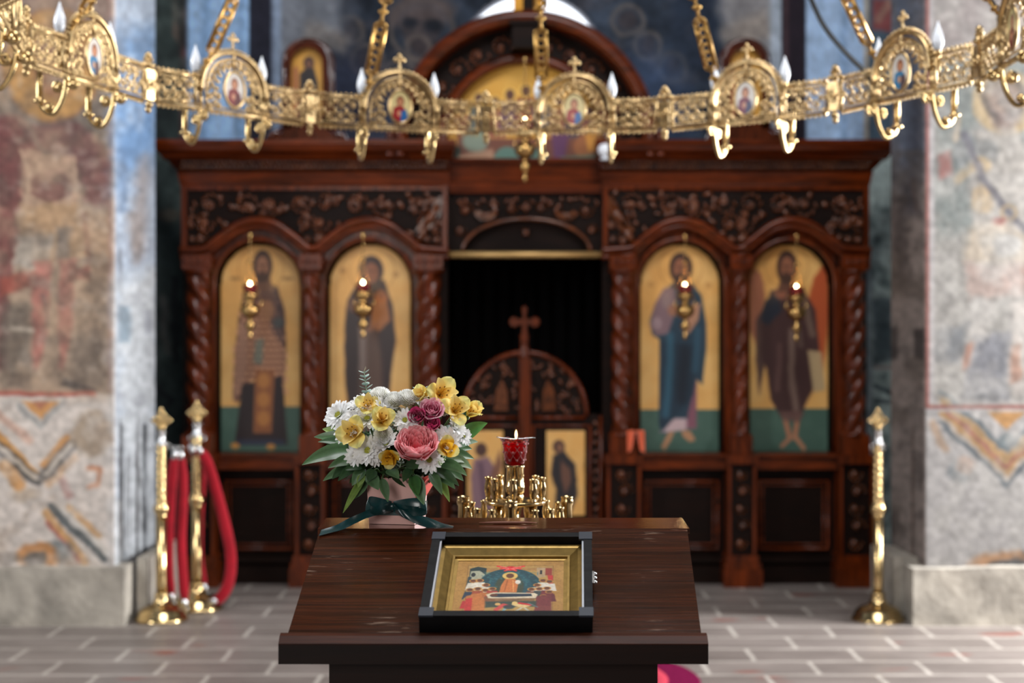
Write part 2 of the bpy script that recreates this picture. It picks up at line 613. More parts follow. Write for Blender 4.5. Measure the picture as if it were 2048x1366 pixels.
# ------------------------------------------------------------------ the setting
def floor_material():
    m, nt, b = newmat('stone_floor_slabs')
    N, L = nt.nodes, nt.links
    tc = N.new('ShaderNodeTexCoord')
    mp = N.new('ShaderNodeMapping'); mp.inputs['Location'].default_value = (0.11, -0.14, 0)
    L.new(tc.outputs['Object'], mp.inputs['Vector'])
    br = N.new('ShaderNodeTexBrick')
    br.inputs['Scale'].default_value = 1.0
    br.inputs['Brick Width'].default_value = 0.50; br.inputs['Row Height'].default_value = 0.272
    br.inputs['Mortar Size'].default_value = 0.013; br.inputs['Mortar Smooth'].default_value = 0.3
    br.inputs['Color1'].default_value = rgba((111, 102, 97)); br.inputs['Color2'].default_value = rgba((122, 113, 108))
    br.inputs['Mortar'].default_value = rgba((164, 157, 149))
    nd = N.new('ShaderNodeTexNoise'); nd.inputs['Scale'].default_value = 6
    L.new(tc.outputs['Object'], nd.inputs['Vector'])
    ad = N.new('ShaderNodeMixRGB'); ad.blend_type = 'LINEAR_LIGHT'; ad.inputs[0].default_value = 0.012
    L.new(mp.outputs['Vector'], ad.inputs[1]); L.new(nd.outputs['Color'], ad.inputs[2])
    L.new(ad.outputs['Color'], br.inputs['Vector'])
    # worn pale dust and a few slabs of redder stone
    no = N.new('ShaderNodeTexNoise'); no.inputs['Scale'].default_value = 3.4; no.inputs['Detail'].default_value = 7; no.inputs['Roughness'].default_value = 0.7
    mps = N.new('ShaderNodeMapping'); mps.inputs['Scale'].default_value = (0.55, 1.5, 1)
    L.new(tc.outputs['Object'], mps.inputs['Vector']); L.new(mps.outputs['Vector'], no.inputs['Vector'])
    rp = N.new('ShaderNodeValToRGB'); rp.color_ramp.elements[0].position = 0.35; rp.color_ramp.elements[1].position = 0.68
    rp.color_ramp.elements[0].color = (0.74, 0.72, 0.71, 1); rp.color_ramp.elements[1].color = (1.16, 1.15, 1.14, 1)
    L.new(no.outputs['Fac'], rp.inputs['Fac'])
    mx = N.new('ShaderNodeMixRGB'); mx.blend_type = 'MULTIPLY'; mx.inputs[0].default_value = 1
    L.new(br.outputs['Color'], mx.inputs[1]); L.new(rp.outputs['Color'], mx.inputs[2])
    n2 = N.new('ShaderNodeTexNoise'); n2.inputs['Scale'].default_value = 2.1; n2.inputs['Detail'].default_value = 2
    mp2 = N.new('ShaderNodeMapping'); mp2.inputs['Scale'].default_value = (0.9, 2.4, 1); mp2.inputs['Location'].default_value = (3.1, 0.4, 0)
    L.new(tc.outputs['Object'], mp2.inputs['Vector']); L.new(mp2.outputs['Vector'], n2.inputs['Vector'])
    r2 = N.new('ShaderNodeValToRGB'); r2.color_ramp.elements[0].position = 0.655; r2.color_ramp.elements[1].position = 0.71
    L.new(n2.outputs['Fac'], r2.inputs['Fac'])
    inv = N.new('ShaderNodeMath'); inv.operation = 'SUBTRACT'; inv.inputs[0].default_value = 1.0
    L.new(br.outputs['Fac'], inv.inputs[1])
    mu = N.new('ShaderNodeMath'); mu.operation = 'MULTIPLY'
    L.new(r2.outputs['Color'], mu.inputs[0]); L.new(inv.outputs[0], mu.inputs[1])
    m2 = N.new('ShaderNodeMixRGB'); m2.inputs[2].default_value = rgba((118, 74, 66))
    L.new(mu.outputs[0], m2.inputs[0]); L.new(mx.outputs['Color'], m2.inputs[1])
    L.new(m2.outputs['Color'], b.inputs['Base Color'])
    b.inputs['Roughness'].default_value = 0.42
    bp = N.new('ShaderNodeBump'); bp.inputs['Strength'].default_value = 0.25; bp.inputs['Distance'].default_value = 0.006
    L.new(no.outputs['Fac'], bp.inputs['Height']); L.new(bp.outputs['Normal'], b.inputs['Normal'])
    return m


b = MB()
b.add([(-7, -4.5, 0), (7, -4.5, 0), (7, 12, 0), (-7, 12, 0)], [(0, 1, 2, 3)])
tag(b.build('floor', floor_material()), 'floor of pinkish grey stone slabs with pale joints', kind='structure')

# ---- left pier: front face, then the reveal that turns back towards the altar
YP = 7.58
pt = Paint(-560, -320, 310, 1262, 3.4, (172, 148, 126))
GREY, BEI, MAU, RED = (128, 118, 110), (180, 154, 130), (116, 68, 66), (160, 84, 76)
for (x0, s) in ((-520, 0), (0, 0)):
    # a faded soldier in a mauve cloak: one in view, one further out along the wall
    o = x0
    pt.poly([(o - 10, -320), (o + 232, -320), (o + 232, 130), (o - 10, 130)], (146, 124, 112), 1, 30, 20)
    pt.poly([(o - 40, 190), (o + 210, 190), (o + 222, 330), (o - 40, 420)], (76, 74, 74), .55, 40, 20)
    pt.ell(o + 105, 130, 98, 112, (188, 142, 88), .95, 8, 6)
    pt.ring(o + 105, 130, 98, 112, 6, (150, 108, 78), .6, 4, 4)
    pt.ell(o + 112, 130, 46, 66, (146, 106, 82), .9, 14, 6)
    pt.ell(o + 112, 110, 58, 58, (120, 84, 68), .5, 20, 8)
    pt.poly([(o - 40, 230), (o + 40, 232), (o + 75, 300), (o + 40, 420), (o + 20, 560), (o + 14, 740), (o - 40, 740)], MAU, .85, 16, 12)
    pt.poly([(o + 60, 250), (o + 150, 245), (o + 215, 300), (o + 220, 420), (o + 170, 400), (o + 150, 330), (o + 80, 290)], (112, 74, 72), .8, 14, 10)
    pt.poly([(o + 45, 300), (o + 150, 310), (o + 160, 420), (o + 145, 520), (o + 50, 520), (o + 40, 420)], (184, 152, 128), .9, 12, 10)
    pt.ell(o + 102, 370, 40, 28, (120, 84, 78), .8, 10, 6)
    pt.ell(o + 104, 352, 24, 14, (180, 146, 126), .9, 8, 4)
    pt.line([(o + 62, 385), (o + 100, 404), (o + 140, 388)], 8, (112, 74, 70), .7, 5, 4)
    pt.line([(o + 40, 300), (o + 60, 350), (o + 52, 410)], 6, (196, 168, 140), .8, 4, 3)
    pt.line([(o + 150, 320), (o + 152, 380), (o + 160, 410)], 6, (190, 160, 134), .8, 4, 3)
    pt.poly([(o + 40, 410), (o + 160, 410), (o + 175, 520), (o + 30, 520)], (180, 146, 110), .75, 12, 10)
    pt.poly([(o + 30, 470), (o + 105, 470), (o + 100, 535), (o + 26, 535)], (170, 162, 152), .8, 12, 12)
    pt.poly([(o + 112, 455), (o + 145, 455), (o + 140, 520), (o + 114, 520)], (118, 112, 108), .8, 10, 8)
    pt.poly([(o + 175, 430), (o + 230, 420), (o + 225, 560), (o + 170, 560)], (176, 142, 112), .6, 20, 10)
    pt.line([(o + 170, 430), (o + 178, 560)], 10, (140, 90, 74), .6, 8, 5)
    pt.poly([(o + 66, 520), (o + 104, 520), (o + 96, 660), (o + 74, 740), (o + 66, 740)], (180, 116, 104), .85, 8, 6)
    pt.poly([(o + 118, 520), (o + 152, 520), (o + 146, 660), (o + 130, 740), (o + 118, 740)], (182, 122, 108), .85, 8, 6)
    pt.poly([(o + 0, 555), (o + 66, 540), (o + 66, 572), (o + 0, 592)], (164, 88, 74), .8, 8, 6)
    pt.poly([(o + 148, 540), (o + 180, 536), (o + 180, 556), (o + 148, 562)], (140, 84, 78), .7, 6, 4)
    pt.poly([(o + 0, 610), (o + 64, 600), (o + 64, 770), (o + 0, 780)], (112, 102, 92), .75, 18, 14)
    pt.poly([(o + 148, 610), (o + 220, 600), (o + 210, 780), (o + 146, 770)], (124, 110, 98), .75, 18, 14)
    pt.line([(o + 24, 655), (o + 66, 662)], 8, (196, 180, 162), .8, 4, 3)
    pt.line([(o + 88, 590), (o + 96, 650)], 12, (110, 96, 90), .6, 6, 4)
    pt.poly([(o + 130, 755), (o + 195, 780), (o + 190, 788), (o + 120, 770)], (84, 76, 72), .8, 8, 4)
    pt.poly([(o + 20, 745), (o + 60, 745), (o + 66, 778), (o + 10, 778)], (96, 84, 78), .6, 10, 6)
    # plaster of the dado with chevrons and a diamond net
    pt.poly([(o - 300, 786), (o + 232, 786), (o + 232, 1262), (o - 300, 1262)], (212, 200, 190), 1, 6, 5)
    pt.line([(o - 40, 788), (o + 188, 788)], 9, (176, 96, 82), .95, 4, 4)
    pt.poly([(o + 40, 802), (o + 120, 802), (o + 82, 838)], (198, 140, 82), .9, 5, 4)
    pt.poly([(o + 62, 802), (o + 98, 802), (o + 80, 820)], (168, 110, 92), .8, 4, 3)
    pt.line([(o + 36, 812), (o + 80, 852), (o + 124, 806)], 12, (136, 138, 136), .6, 6, 5)
    pt.line([(o - 40, 800), (o + 60, 880)], 18, (196, 150, 128), .6, 8, 5)
    pt.line([(o - 30, 846), (o + 84, 958)], 14, (200, 142, 78), .9, 5, 5)
    pt.line([(o - 40, 864), (o + 74, 960)], 24, (66, 64, 62), .85, 4, 6)
    pt.line([(o - 40, 862), (o + 72, 956)], 10, (206, 190, 172), .95, 4, 5)
    pt.line([(o + 90, 952), (o + 142, 890)], 26, (72, 70, 68), .85, 4, 6)
    pt.line([(o + 92, 948), (o + 142, 888)], 10, (200, 186, 170), .95, 4, 5)
    pt.line([(o + 84, 930), (o + 134, 872)], 12, (198, 136, 76), .8, 5, 5)
    pt.line([(o + 8, 930), (o + 40, 970)], 26, (196, 138, 80), .8, 8, 6)
    pt.line([(o + 96, 970), (o + 150, 915)], 14, (204, 156, 112), .7, 8, 6)
    pt.line([(o + 176, 936), (o + 200, 940), (o + 196, 970), (o + 178, 974)], 10, (190, 120, 82), .7, 5, 4)
    pt.line([(o + 124, 962), (o + 140, 990)], 20, (170, 120, 112), .6, 8, 6)
    pt.line([(o + 100, 1012), (o + 210, 1120)], 16, (72, 78, 80), .8, 4, 7)
    pt.line([(o + 110, 1006), (o + 214, 1106)], 10, (208, 200, 190), .9, 4, 5)
    pt.line([(o + 92, 1026), (o + 170, 1122)], 16, (204, 150, 92), .8, 5, 5)
    pt.line([(o + 96, 1044), (o + 156, 1120)], 9, (168, 92, 80), .7, 4, 5)
    pt.line([(o + 140, 1016), (o + 196, 1070)], 14, (204, 152, 96), .7, 5, 5)
    pt.ell(o + 118, 1104, 34, 22, (112, 118, 118), .7, 10, 10)
    pt.ell(o + 74, 1114, 44, 26, (198, 132, 76), .8, 8, 8)
    pt.ell(o + 72, 1120, 24, 16, (96, 98, 98), .8, 6, 8)
    pt.ell(o + 14, 1116, 30, 14, (92, 92, 90), .6, 8, 8)
    pt.ell(o + 185, 870, 46, 44, (166, 146, 124), .85, 14, 12)
    pt.ell(o + 50, 990, 26, 12, (180, 158, 134), .6, 10, 10)
pt.stain((178, 150, 124), 60, .46, .7, .55, (-600, -300, 232, 800, 20))
pt.stain((92, 80, 72), 40, .52, .76, .45, (-600, -300, 232, 800, 20))
pt.stain((196, 180, 164), 24, .58, .76, .35, (-600, -300, 232, 790, 20))
pt.stain((222, 212, 204), 44, .5, .7, .45, (-600, 830, 232, 1262, 16))
pt.stain((168, 148, 130), 70, .54, .74, .6, (-600, 800, 232, 1262, 20))
pt.line([(222, -320), (222, 780)], 10, (150, 110, 104), .45, 8, 3)
pt.line([(227, -320), (227, 1262)], 10, (196, 182, 172), .6, 6, 3)
# the reveal: faded blue-white over a whitewashed lower half, black creases near the foot
pt.poly([(231, -320), (320, -320), (320, 1262), (231, 1262)], (168, 178, 192), 1, 2)
pt.poly([(231, 60), (320, 60), (320, 330), (231, 380)], (112, 142, 178), .85, 60, 20)
pt.line([(262, 120), (262, 240)], 16, (186, 200, 216), .8, 12, 6)
pt.line([(284, 130), (280, 260)], 12, (176, 192, 212), .7, 8, 6)
pt.line([(250, 300), (244, 420)], 16, (98, 120, 150), .6, 14, 8)
pt.line([(290, 320), (276, 500)], 26, (150, 134, 126), .6, 20, 8)
pt.line([(266, 430), (272, 520)], 22, (140, 126, 118), .6, 14, 8)
pt.line([(240, 500), (242, 590)], 6, (110, 112, 118), .8, 4, 2)
pt.poly([(231, 560), (320, 540), (320, 1262), (231, 1262)], (190, 192, 194), .9, 40, 16)
pt.poly([(238, 612), (262, 612), (262, 684), (238, 684)], (120, 136, 148), .8, 8, 5)
pt.poly([(286, 620), (304, 620), (302, 670), (288, 670)], (150, 152, 160), .7, 8, 5)
pt.line([(244, 850), (246, 1130)], 5, (44, 46, 48), .9, 3, 2)
pt.line([(289, 850), (290, 1110)], 7, (40, 42, 46), .9, 3, 2)
pt.poly([(231, 1000), (246, 1000), (246, 1140), (231, 1140)], (206, 206, 204), .6, 8, 2)
pt.stain((206, 210, 214), 50, .5, .7, .5, (231, 560, 330, 1262, 4))
pt.poly([(231, 150), (322, 150), (322, 300), (231, 330)], (92, 134, 186), .28, 50, 16)
pt.stain((120, 120, 126), 40, .56, .8, .35, (231, -300, 330, 1262, 4))
pt.grain(.10, 10)
XL = (230 - 1024) * YP / FPX


def left_map(X, Y):
    D = np.where(X <= 230, YP, XL * FPX / np.minimum(X - 1024.0, -1))
    return np.where(X <= 230, (X - 1024) * YP / FPX, XL), D, np.maximum(0.0, EYE - (Y - 683) * D / FPX)


tag(pt.mesh('wall_left', left_map, M_FRESCO, gain=.80), 'left pier with a faded soldier fresco over a chevron dado', kind='structure')

# ---- right pier
pt = Paint(1782, -320, 2640, 1262, 3.4, (200, 192, 184))
XR = (1850 - 1024) * YP / FPX
pt.poly([(1770, -320), (1851, -320), (1851, 1262), (1770, 1262)], (212, 194, 184), 1, 1)
pt.poly([(1770, -320), (1851, -320), (1851, 330), (1770, 380)], (160, 174, 200), .95, 70, 20)
pt.line([(1832, 180), (1822, 420)], 26, (88, 92, 110), .7, 24, 10)
pt.line([(1828, 360), (1832, 420)], 12, (134, 112, 104), .7, 10, 5)
pt.line([(1800, 400), (1802, 560)], 30, (92, 82, 82), .6, 20, 10)
pt.poly([(1775, 660), (1795, 650), (1795, 720), (1775, 720)], (62, 58, 60), .7, 8, 4)
pt.poly([(1828, 660), (1850, 655), (1850, 720), (1828, 720)], (70, 64, 64), .7, 8, 4)
pt.stain((140, 126, 116), 50, .46, .7, .6, (1760, 300, 1851, 1262, 4))
pt.stain((86, 78, 76), 30, .56, .78, .4, (1760, -300, 1851, 1262, 4))
for o in (0, 470):
    # a pale warrior with a lance
    pt.poly([(1862 + o, -320), (2330 + o, -320), (2330 + o, 800), (1862 + o, 800)], (186, 180, 172), 1, 4)
    pt.poly([(1866 + o, 110), (2060 + o, 110), (2060 + o, 470), (1866 + o, 470)], (146, 152, 148), .85, 40, 26)
    pt.poly([(1866 + o, -320), (2060 + o, -320), (2060 + o, 100), (1866 + o, 100)], (184, 172, 168), .9, 30, 20)
    pt.poly([(1960 + o, 110), (1995 + o, 20), (2050 + o, -60), (2070 + o, -60), (2070 + o, 110)], (212, 190, 172), .7, 14, 8)
    pt.ell(2010 + o, 205, 66, 66, (216, 188, 146), .9, 8, 5)
    pt.ell(2010 + o, 212, 36, 50, (172, 152, 140), .95, 10, 5)
    pt.ring(2008 + o, 196, 38, 40, 14, (120, 110, 106), .75, 8, 5)
    pt.line([(1996 + o, 204), (2006 + o, 204)], 5, (110, 96, 90), .8, 4); pt.line([(2016 + o, 204), (2026 + o, 204)], 5, (110, 96, 90), .8, 4)
    pt.ell(2010 + o, 240, 18, 18, (146, 124, 116), .6, 8, 4)
    pt.poly([(1900 + o, 270), (2030 + o, 250), (2070 + o, 330), (2050 + o, 460), (1950 + o, 470), (1940 + o, 360)], (202, 192, 182), .85, 18, 12)
    pt.poly([(1905 + o, 355), (1950 + o, 310), (1960 + o, 330), (1912 + o, 372)], (220, 192, 150), .85, 6, 5)
    pt.poly([(1876 + o, 310), (1902 + o, 300), (1904 + o, 350), (1880 + o, 360)], (176, 120, 112), .9, 8, 5)
    pt.ell(1930 + o, 300, 22, 40, (110, 118, 122), .7, 14, 8); pt.ell(1976 + o, 300, 26, 20, (120, 122, 122), .6, 12, 8)
    pt.ell(1962 + o, 330, 20, 18, (222, 192, 148), .8, 8, 5); pt.ell(1966 + o, 400, 22, 30, (216, 182, 136), .8, 8, 6)
    pt.line([(1928 + o, 270), (1968 + o, 360), (2020 + o, 430), (2070 + o, 480)], 15, (120, 116, 124), .85, 6, 4)
    pt.line([(1910 + o, 280), (1918 + o, 230), (1902 + o, 240)], 10, (214, 190, 160), .7, 6, 4)
    pt.ring(2018 + o, 425, 14, 14, 7, (196, 168, 130), .8, 4)
    pt.poly([(1936 + o, 460), (2000 + o, 436), (2060 + o, 470), (2070 + o, 530), (1930 + o, 530)], (218, 200, 178), .9, 14, 10)
    pt.ell(2014 + o, 490, 28, 24, (222, 218, 212), .9, 10, 6)
    pt.poly([(1930 + o, 528), (2070 + o, 524), (2064 + o, 590), (1936 + o, 600)], (204, 178, 166), .85, 12, 10)
    pt.ell(2030 + o, 555, 26, 20, (190, 140, 124), .6, 12, 8); pt.ell(1998 + o, 442, 14, 8, (168, 96, 90), .7, 6, 4)
    pt.poly([(1940 + o, 600), (1985 + o, 600), (1964 + o, 770), (1930 + o, 780)], (214, 206, 198), .8, 14, 8)
    pt.poly([(2020 + o, 600), (2060 + o, 600), (2050 + o, 790), (2026 + o, 790)], (216, 204, 194), .8, 14, 8)
    pt.poly([(1868 + o, 660), (1940 + o, 650), (1920 + o, 720), (1868 + o, 724)], (140, 142, 146), .8, 18, 12)
    pt.poly([(1952 + o, 680), (2020 + o, 660), (2016 + o, 800), (1920 + o, 800)], (138, 138, 146), .8, 16, 10)
    pt.poly([(1930 + o, 690), (1946 + o, 684), (1940 + o, 730), (1926 + o, 740)], (196, 140, 118), .8, 8, 5)
    pt.poly([(2022 + o, 690), (2042 + o, 684), (2044 + o, 760), (2022 + o, 770)], (196, 150, 128), .8, 8, 5)
    pt.line([(1922 + o, 794), (2000 + o, 792)], 9, (92, 92, 96), .6, 6, 4)
    # dado
    pt.poly([(1851 + o, 812), (2330 + o, 812), (2330 + o, 1262), (1851 + o, 1262)], (206, 200, 196), 1, 3)
    c = 2012 + o
    for wdt, off, cl in ((13, 0, (206, 150, 88)), (8, 13, (176, 96, 82)), (12, -22, (90, 100, 108)), (9, -12, (214, 196, 178)), (14, 26, (206, 156, 96)), (9, 42, (104, 116, 122))):
        pt.line([(c - 130, 824 - off), (c, 944 - off), (c + 130, 824 - off)], wdt, cl, .75, 4, 9)
    pt.poly([(c - 46, 818), (c + 50, 818), (c, 858)], (210, 150, 84), .85, 5, 4); pt.ell(c, 880, 18, 15, (120, 132, 136), .8, 6, 4)
    pt.line([(1866 + o, 850), (1892 + o, 900)], 16, (202, 160, 124), .6, 8, 6); pt.ell(1916 + o, 944, 22, 22, (112, 122, 128), .7, 12, 10)
    pt.ell(1930 + o, 930, 18, 16, (206, 150, 118), .5, 8, 8)
    pt.ell(2020 + o, 1128, 74, 26, (204, 140, 88), .7, 10, 12); pt.ell(2024 + o, 1136, 54, 18, (84, 92, 100), .8, 8, 12)
    pt.ell(2062 + o, 1104, 18, 10, (98, 106, 114), .6, 8, 6)
    pt.poly([(1851 + o, 810), (2330 + o, 810), (2330 + o, 817), (1851 + o, 817)], (172, 104, 94), 1, 3)
    pt.poly([(1851 + o, 817), (2330 + o, 817), (2330 + o, 824), (1851 + o, 824)], (208, 202, 200), .8, 3)
pt.poly([(1851, -320), (1859, -320), (1859, 812), (1851, 812)], (176, 110, 100), 1, 2, 1)
pt.poly([(1859, -320), (1869, -320), (1869, 806), (1859, 806)], (214, 206, 204), .9, 3, 1)
pt.stain((222, 216, 208), 50, .46, .7, .6, (1866, -320, 2700, 1262, 10))
pt.stain((150, 144, 140), 34, .56, .8, .35, (1866, -320, 2700, 800, 10))
pt.grain(.09, 10)


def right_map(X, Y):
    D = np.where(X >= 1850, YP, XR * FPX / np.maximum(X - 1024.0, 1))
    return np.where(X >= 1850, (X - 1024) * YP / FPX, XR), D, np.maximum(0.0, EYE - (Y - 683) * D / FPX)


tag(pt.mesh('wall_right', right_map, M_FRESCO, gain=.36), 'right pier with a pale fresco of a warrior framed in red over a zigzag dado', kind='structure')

# ---- stone plinths of the piers
M_PLINTH = mat('rough_limestone', (158, 150, 138), 0.9, var=0.35, vscale=7, bump=0.7, bscale=14)


def plinth(name, boxes, label):
    mb = MB()
    for a, c in boxes:
        x0, y0, z0 = a; x1, y1, z1 = c
        ny = 1
        nx = max(2, int(abs(x1 - x0) / 0.12)); nz = 5
        r = np.random.RandomState(3)
        # worn front and top: a wavy block
        def pnt(u, w):
            return (x0 + (x1 - x0) * u, y0 + (0.012 * (r.rand() - .5)), z0 + (z1 - z0) * w - (0.02 * r.rand() if w == 1 else 0))
        rows = [[pnt(i / nx, k / nz) for i in range(nx + 1)] for k in range(nz + 1)]
        mb.grid(rows, smooth=True)
        top = rows[-1]
        mb.grid([top, [(p[0], y1, p[2]) for p in top]], smooth=False)
        for side in (0, -1):
            mb.grid([[rw[side] for rw in rows], [(rw[side][0], y1, rw[side][2]) for rw in rows]], smooth=False)
    return tag(mb.build(name, M_PLINTH), label, kind='structure')


plinth('trim_1', [((-7.0, 7.50, 0), (-2.045, 7.7, .318)), ((-2.02, 7.66, 0), (-1.965, 8.42, .335))], 'rough stone plinth along the foot of the left pier')
plinth('trim_2', [((2.115, 7.50, 0), (7.0, 7.7, .312)), ((2.07, 7.72, 0), (2.2, 8.2, .33))], 'rough stone plinth along the foot of the right pier')

# ---- apse behind the screen, curved, with dark blue frescoes and pale blue pilasters
pt = Paint(120, -420, 1985, 1200, 5.0, (44, 52, 64))
pt.stain((74, 84, 100), 90, .45, .7, .7)
pt.stain((24, 28, 36), 60, .5, .74, .8)
pt.stain((96, 88, 92), 36, .56, .76, .45)
for (cx, cy, r) in ((845, 60, 62), (800, 150, 30), (838, 95, 24), (735, 120, 30), (1297, 92, 26), (1345, 135, 28), (1255, 40, 30), (700, 60, 26)):
    pt.ring(cx, cy, r, r, 9, (112, 100, 92), .7, 6, 4)
    pt.ell(cx, cy, r * .62, r * .72, (66, 58, 60), .8, 10, 4)
pt.ell(842, 26, 66, 36, (96, 84, 82), .8, 14, 8)
pt.ell(822, 45, 16, 12, (24, 30, 40), .8, 8, 4); pt.ell(866, 52, 20, 12, (22, 28, 38), .8, 8, 4)
for (x, y, w, h, cl) in ((700, 220, 60, 120, (58, 62, 84)), (770, 250, 50, 110, (70, 74, 92)), (1330, 230, 60, 120, (56, 74, 104)), (1290, 170, 40, 80, (64, 78, 104)), (690, 20, 30, 90, (84, 88, 98)), (1400, 40, 60, 110, (34, 44, 60))):
    pt.ell(x, y, w, h, cl, .6, 30, 14)
# grey plaster beside the small round-headed icons
pt.poly([(545, -420), (690, -420), (680, 60), (560, 150), (560, 300), (545, 300)], (134, 138, 146), .9, 26, 10)
pt.poly([(620, 40), (700, 70), (690, 110), (600, 90)], (150, 138, 128), .6, 20, 8)
pt.poly([(1420, -420), (1562, -420), (1562, 300), (1500, 300), (1500, 110), (1440, 40)], (150, 146, 146), .9, 26, 10)
pt.poly([(1440, 60), (1530, 20), (1540, 70), (1450, 110)], (172, 156, 142), .6, 20, 8)
pt.poly([(1540, -420), (1563, -420), (1563, 300), (1540, 300)], (168, 178, 190), .9, 5)
pt.poly([(543, -420), (562, -420), (562, 300), (543, 300)], (146, 162, 186), .9, 5)
# dark strips
pt.poly([(497, -420), (544, -420), (544, 420), (497, 420)], (40, 40, 52), 1, 5)
pt.poly([(1563, -420), (1613, -420), (1613, 420), (1563, 420)], (36, 28, 36), 1, 5)
pt.poly([(1568, -420), (1576, -420), (1576, 420), (1568, 420)], (84, 60, 62), .7, 4)
# pale blue pilasters
pt.poly([(372, -420), (497, -420), (497, 520), (372, 520)], (158, 194, 234), 1, 4)
pt.poly([(1613, -420), (1736, -420), (1736, 520), (1613, 520)], (166, 190, 220), 1, 4)
for x in (392, 430, 468, 1640, 1672, 1712):
    pt.line([(x, -420), (x + 4, 520)], 14, (158, 184, 214), .55, 12, 8)
for x in (412, 482, 1690):
    pt.line([(x, -420), (x - 4, 520)], 12, (108, 138, 176), .5, 10, 8)
# dark green field with a figure between the piers and the screen
pt.poly([(100, -420), (374, -420), (374, 1200), (100, 1200)], (50, 60, 58), 1, 4)
pt.poly([(360, -420), (374, -420), (374, 320), (360, 320)], (96, 62, 62), .9, 4)
pt.poly([(346, 0), (358, 0), (358, 90), (346, 70)], (140, 110, 96), .7, 8)
pt.stain((84, 96, 92), 40, .5, .72, .6, (100, -420, 374, 1200, 6))
pt.stain((26, 32, 32), 50, .5, .74, .7, (100, -420, 374, 1200, 6))
pt.ell(338, 430, 22, 14, (116, 100, 84), .6, 8, 5)
pt.line([(326, 600), (334, 700)], 16, (104, 98, 94), .6, 10, 6); pt.line([(350, 560), (352, 720)], 14, (30, 32, 34), .8, 8, 4)
pt.line([(318, 780), (346, 800), (320, 820)], 9, (28, 30, 34), .8, 5, 4)
pt.poly([(1730, -420), (2000, -420), (2000, 1200), (1730, 1200)], (186, 200, 194), 1, 4)
pt.poly([(1736, -420), (1800, -420), (1800, 300), (1736, 300)], (58, 76, 92), .9, 8)
pt.poly([(1728, -100), (1738, -100), (1738, 300), (1728, 300)], (168, 150, 132), .7, 3)
pt.poly([(1745, 0), (1795, 0), (1785, 66), (1745, 60)], (128, 64, 62), .9, 8, 4)
pt.line([(1756, 40), (1780, 4)], 14, (158, 128, 110), .7, 8)
pt.stain((70, 84, 84), 30, .5, .72, .7, (1738, 300, 2000, 1200, 6))
pt.poly([(1744, 600), (1790, 590), (1790, 720), (1748, 730)], (66, 78, 84), .8, 14, 8)
pt.poly([(1728, 540), (1744, 540), (1744, 1200), (1728, 1200)], (170, 178, 182), .7, 8, 3)
pt.line([(1750, 772), (1790, 790)], 8, (44, 54, 62), .8, 4); pt.line([(1750, 735), (1790, 735)], 8, (140, 104, 98), .6, 4)
pt.line([(1748, 800), (1790, 806)], 7, (48, 56, 64), .8, 4)
pt.grain(.14, 16)


def apse_depth(X):
    u = np.abs(X - 1050.0) / 740.0
    return 11.0 - 1.75 * u ** 2.6


WX, WY, WR = 1062.0, 132.0, 146.0


def apse_map(X, Y):
    D = apse_depth(X)
    return (X - 1024) * D / FPX, D, np.maximum(0.0, EYE - (Y - 683) * D / FPX)


hole = ~(((np.hypot(pt.X - WX, pt.Y - WY) < WR) & (pt.Y < WY)) | ((np.abs(pt.X - WX) < WR) & (pt.Y >= WY) & (pt.Y < 330)))
tag(pt.mesh('wall_back', apse_map, M_FRESCO, keep=hole, gain=1.3), 'curved apse wall behind the screen painted with dark blue frescoes and pale blue pilasters', kind='structure')

# the arched apse window, blown out by daylight
dw = 11.12


def wp(u, v, d):
    k = 11.0 / FPX
    return Vector(((u - 1024) * k, 11.0 + d, EYE - (v - 683) * k))


arc = [(WX + WR * 1.02 * math.cos(a), WY - WR * 1.02 * math.sin(a)) for a in np.linspace(0, PI, 33)]
mb = MB()
mb.prism([(WX + WR * 1.02, 335)] + arc + [(WX - WR * 1.02, 335)], .1, .12, wp)
win = tag(mb.build('window_1', emit('overcast_daylight', (242, 247, 255), 2.2)), 'arched apse window full of white daylight above the screen', kind='structure')
mb = MB()
inner = [(WX + WR * math.cos(a), WY - WR * math.sin(a)) for a in np.linspace(0, PI, 33)]
outer = [(WX + WR * 1.04 * math.cos(a), WY - WR * 1.04 * math.sin(a)) for a in np.linspace(0, PI, 33)]
mb.strip2([(WX + WR, 335)] + inner + [(WX - WR, 335)], [(WX + WR * 1.04, 335)] + outer + [(WX - WR * 1.04, 335)], .0, .1, wp)
fr = mb.build('window_frame', mat('grey_plaster_reveal', (138, 140, 150), 0.85, var=.2))
fr.parent = win

# ---- the nave walls to the sides, behind the viewer and the altar vault: outside the photograph, they shape the light
M_NAVE = mat('dim_painted_plaster', (112, 100, 92), 0.9, var=0.4, vscale=1.6)
mb = MB()
for (y0, y1, z0, z1) in ((-4.5, 2.2, 0, 5.5), (3.2, 6.38, 0, 5.5), (2.2, 3.2, 0, 2.1), (2.2, 3.2, 3.9, 5.5), (7.42, 7.62, 0, 5.5), (6.38, 7.42, 0, 1.3), (6.38, 7.42, 3.3, 5.5)):
    mb.box((5.42, y0, z0), (5.62, y1, z1))
tag(mb.build('wall_south', M_NAVE), 'south nave wall pierced by a window and an added opening for the bouquet fill light', kind='structure')
mb = MB()
for (y0, y1, z0, z1) in ((-4.5, 2.65, 0, 5.5), (3.75, 7.62, 0, 5.5), (2.65, 3.75, 0, 2.7), (2.65, 3.75, 4.5, 5.5)):
    mb.box((-5.32, y0, z0), (-5.12, y1, z1))
tag(mb.build('wall_north', M_NAVE), 'north nave wall with a high window', kind='structure')
mb = MB()
mb.box((-5.3, -4.6, 0), (5.6, -4.4, 5.5))
tag(mb.build('wall_west', M_NAVE), 'west nave wall behind the viewer', kind='structure')
mb = MB()
rows = []
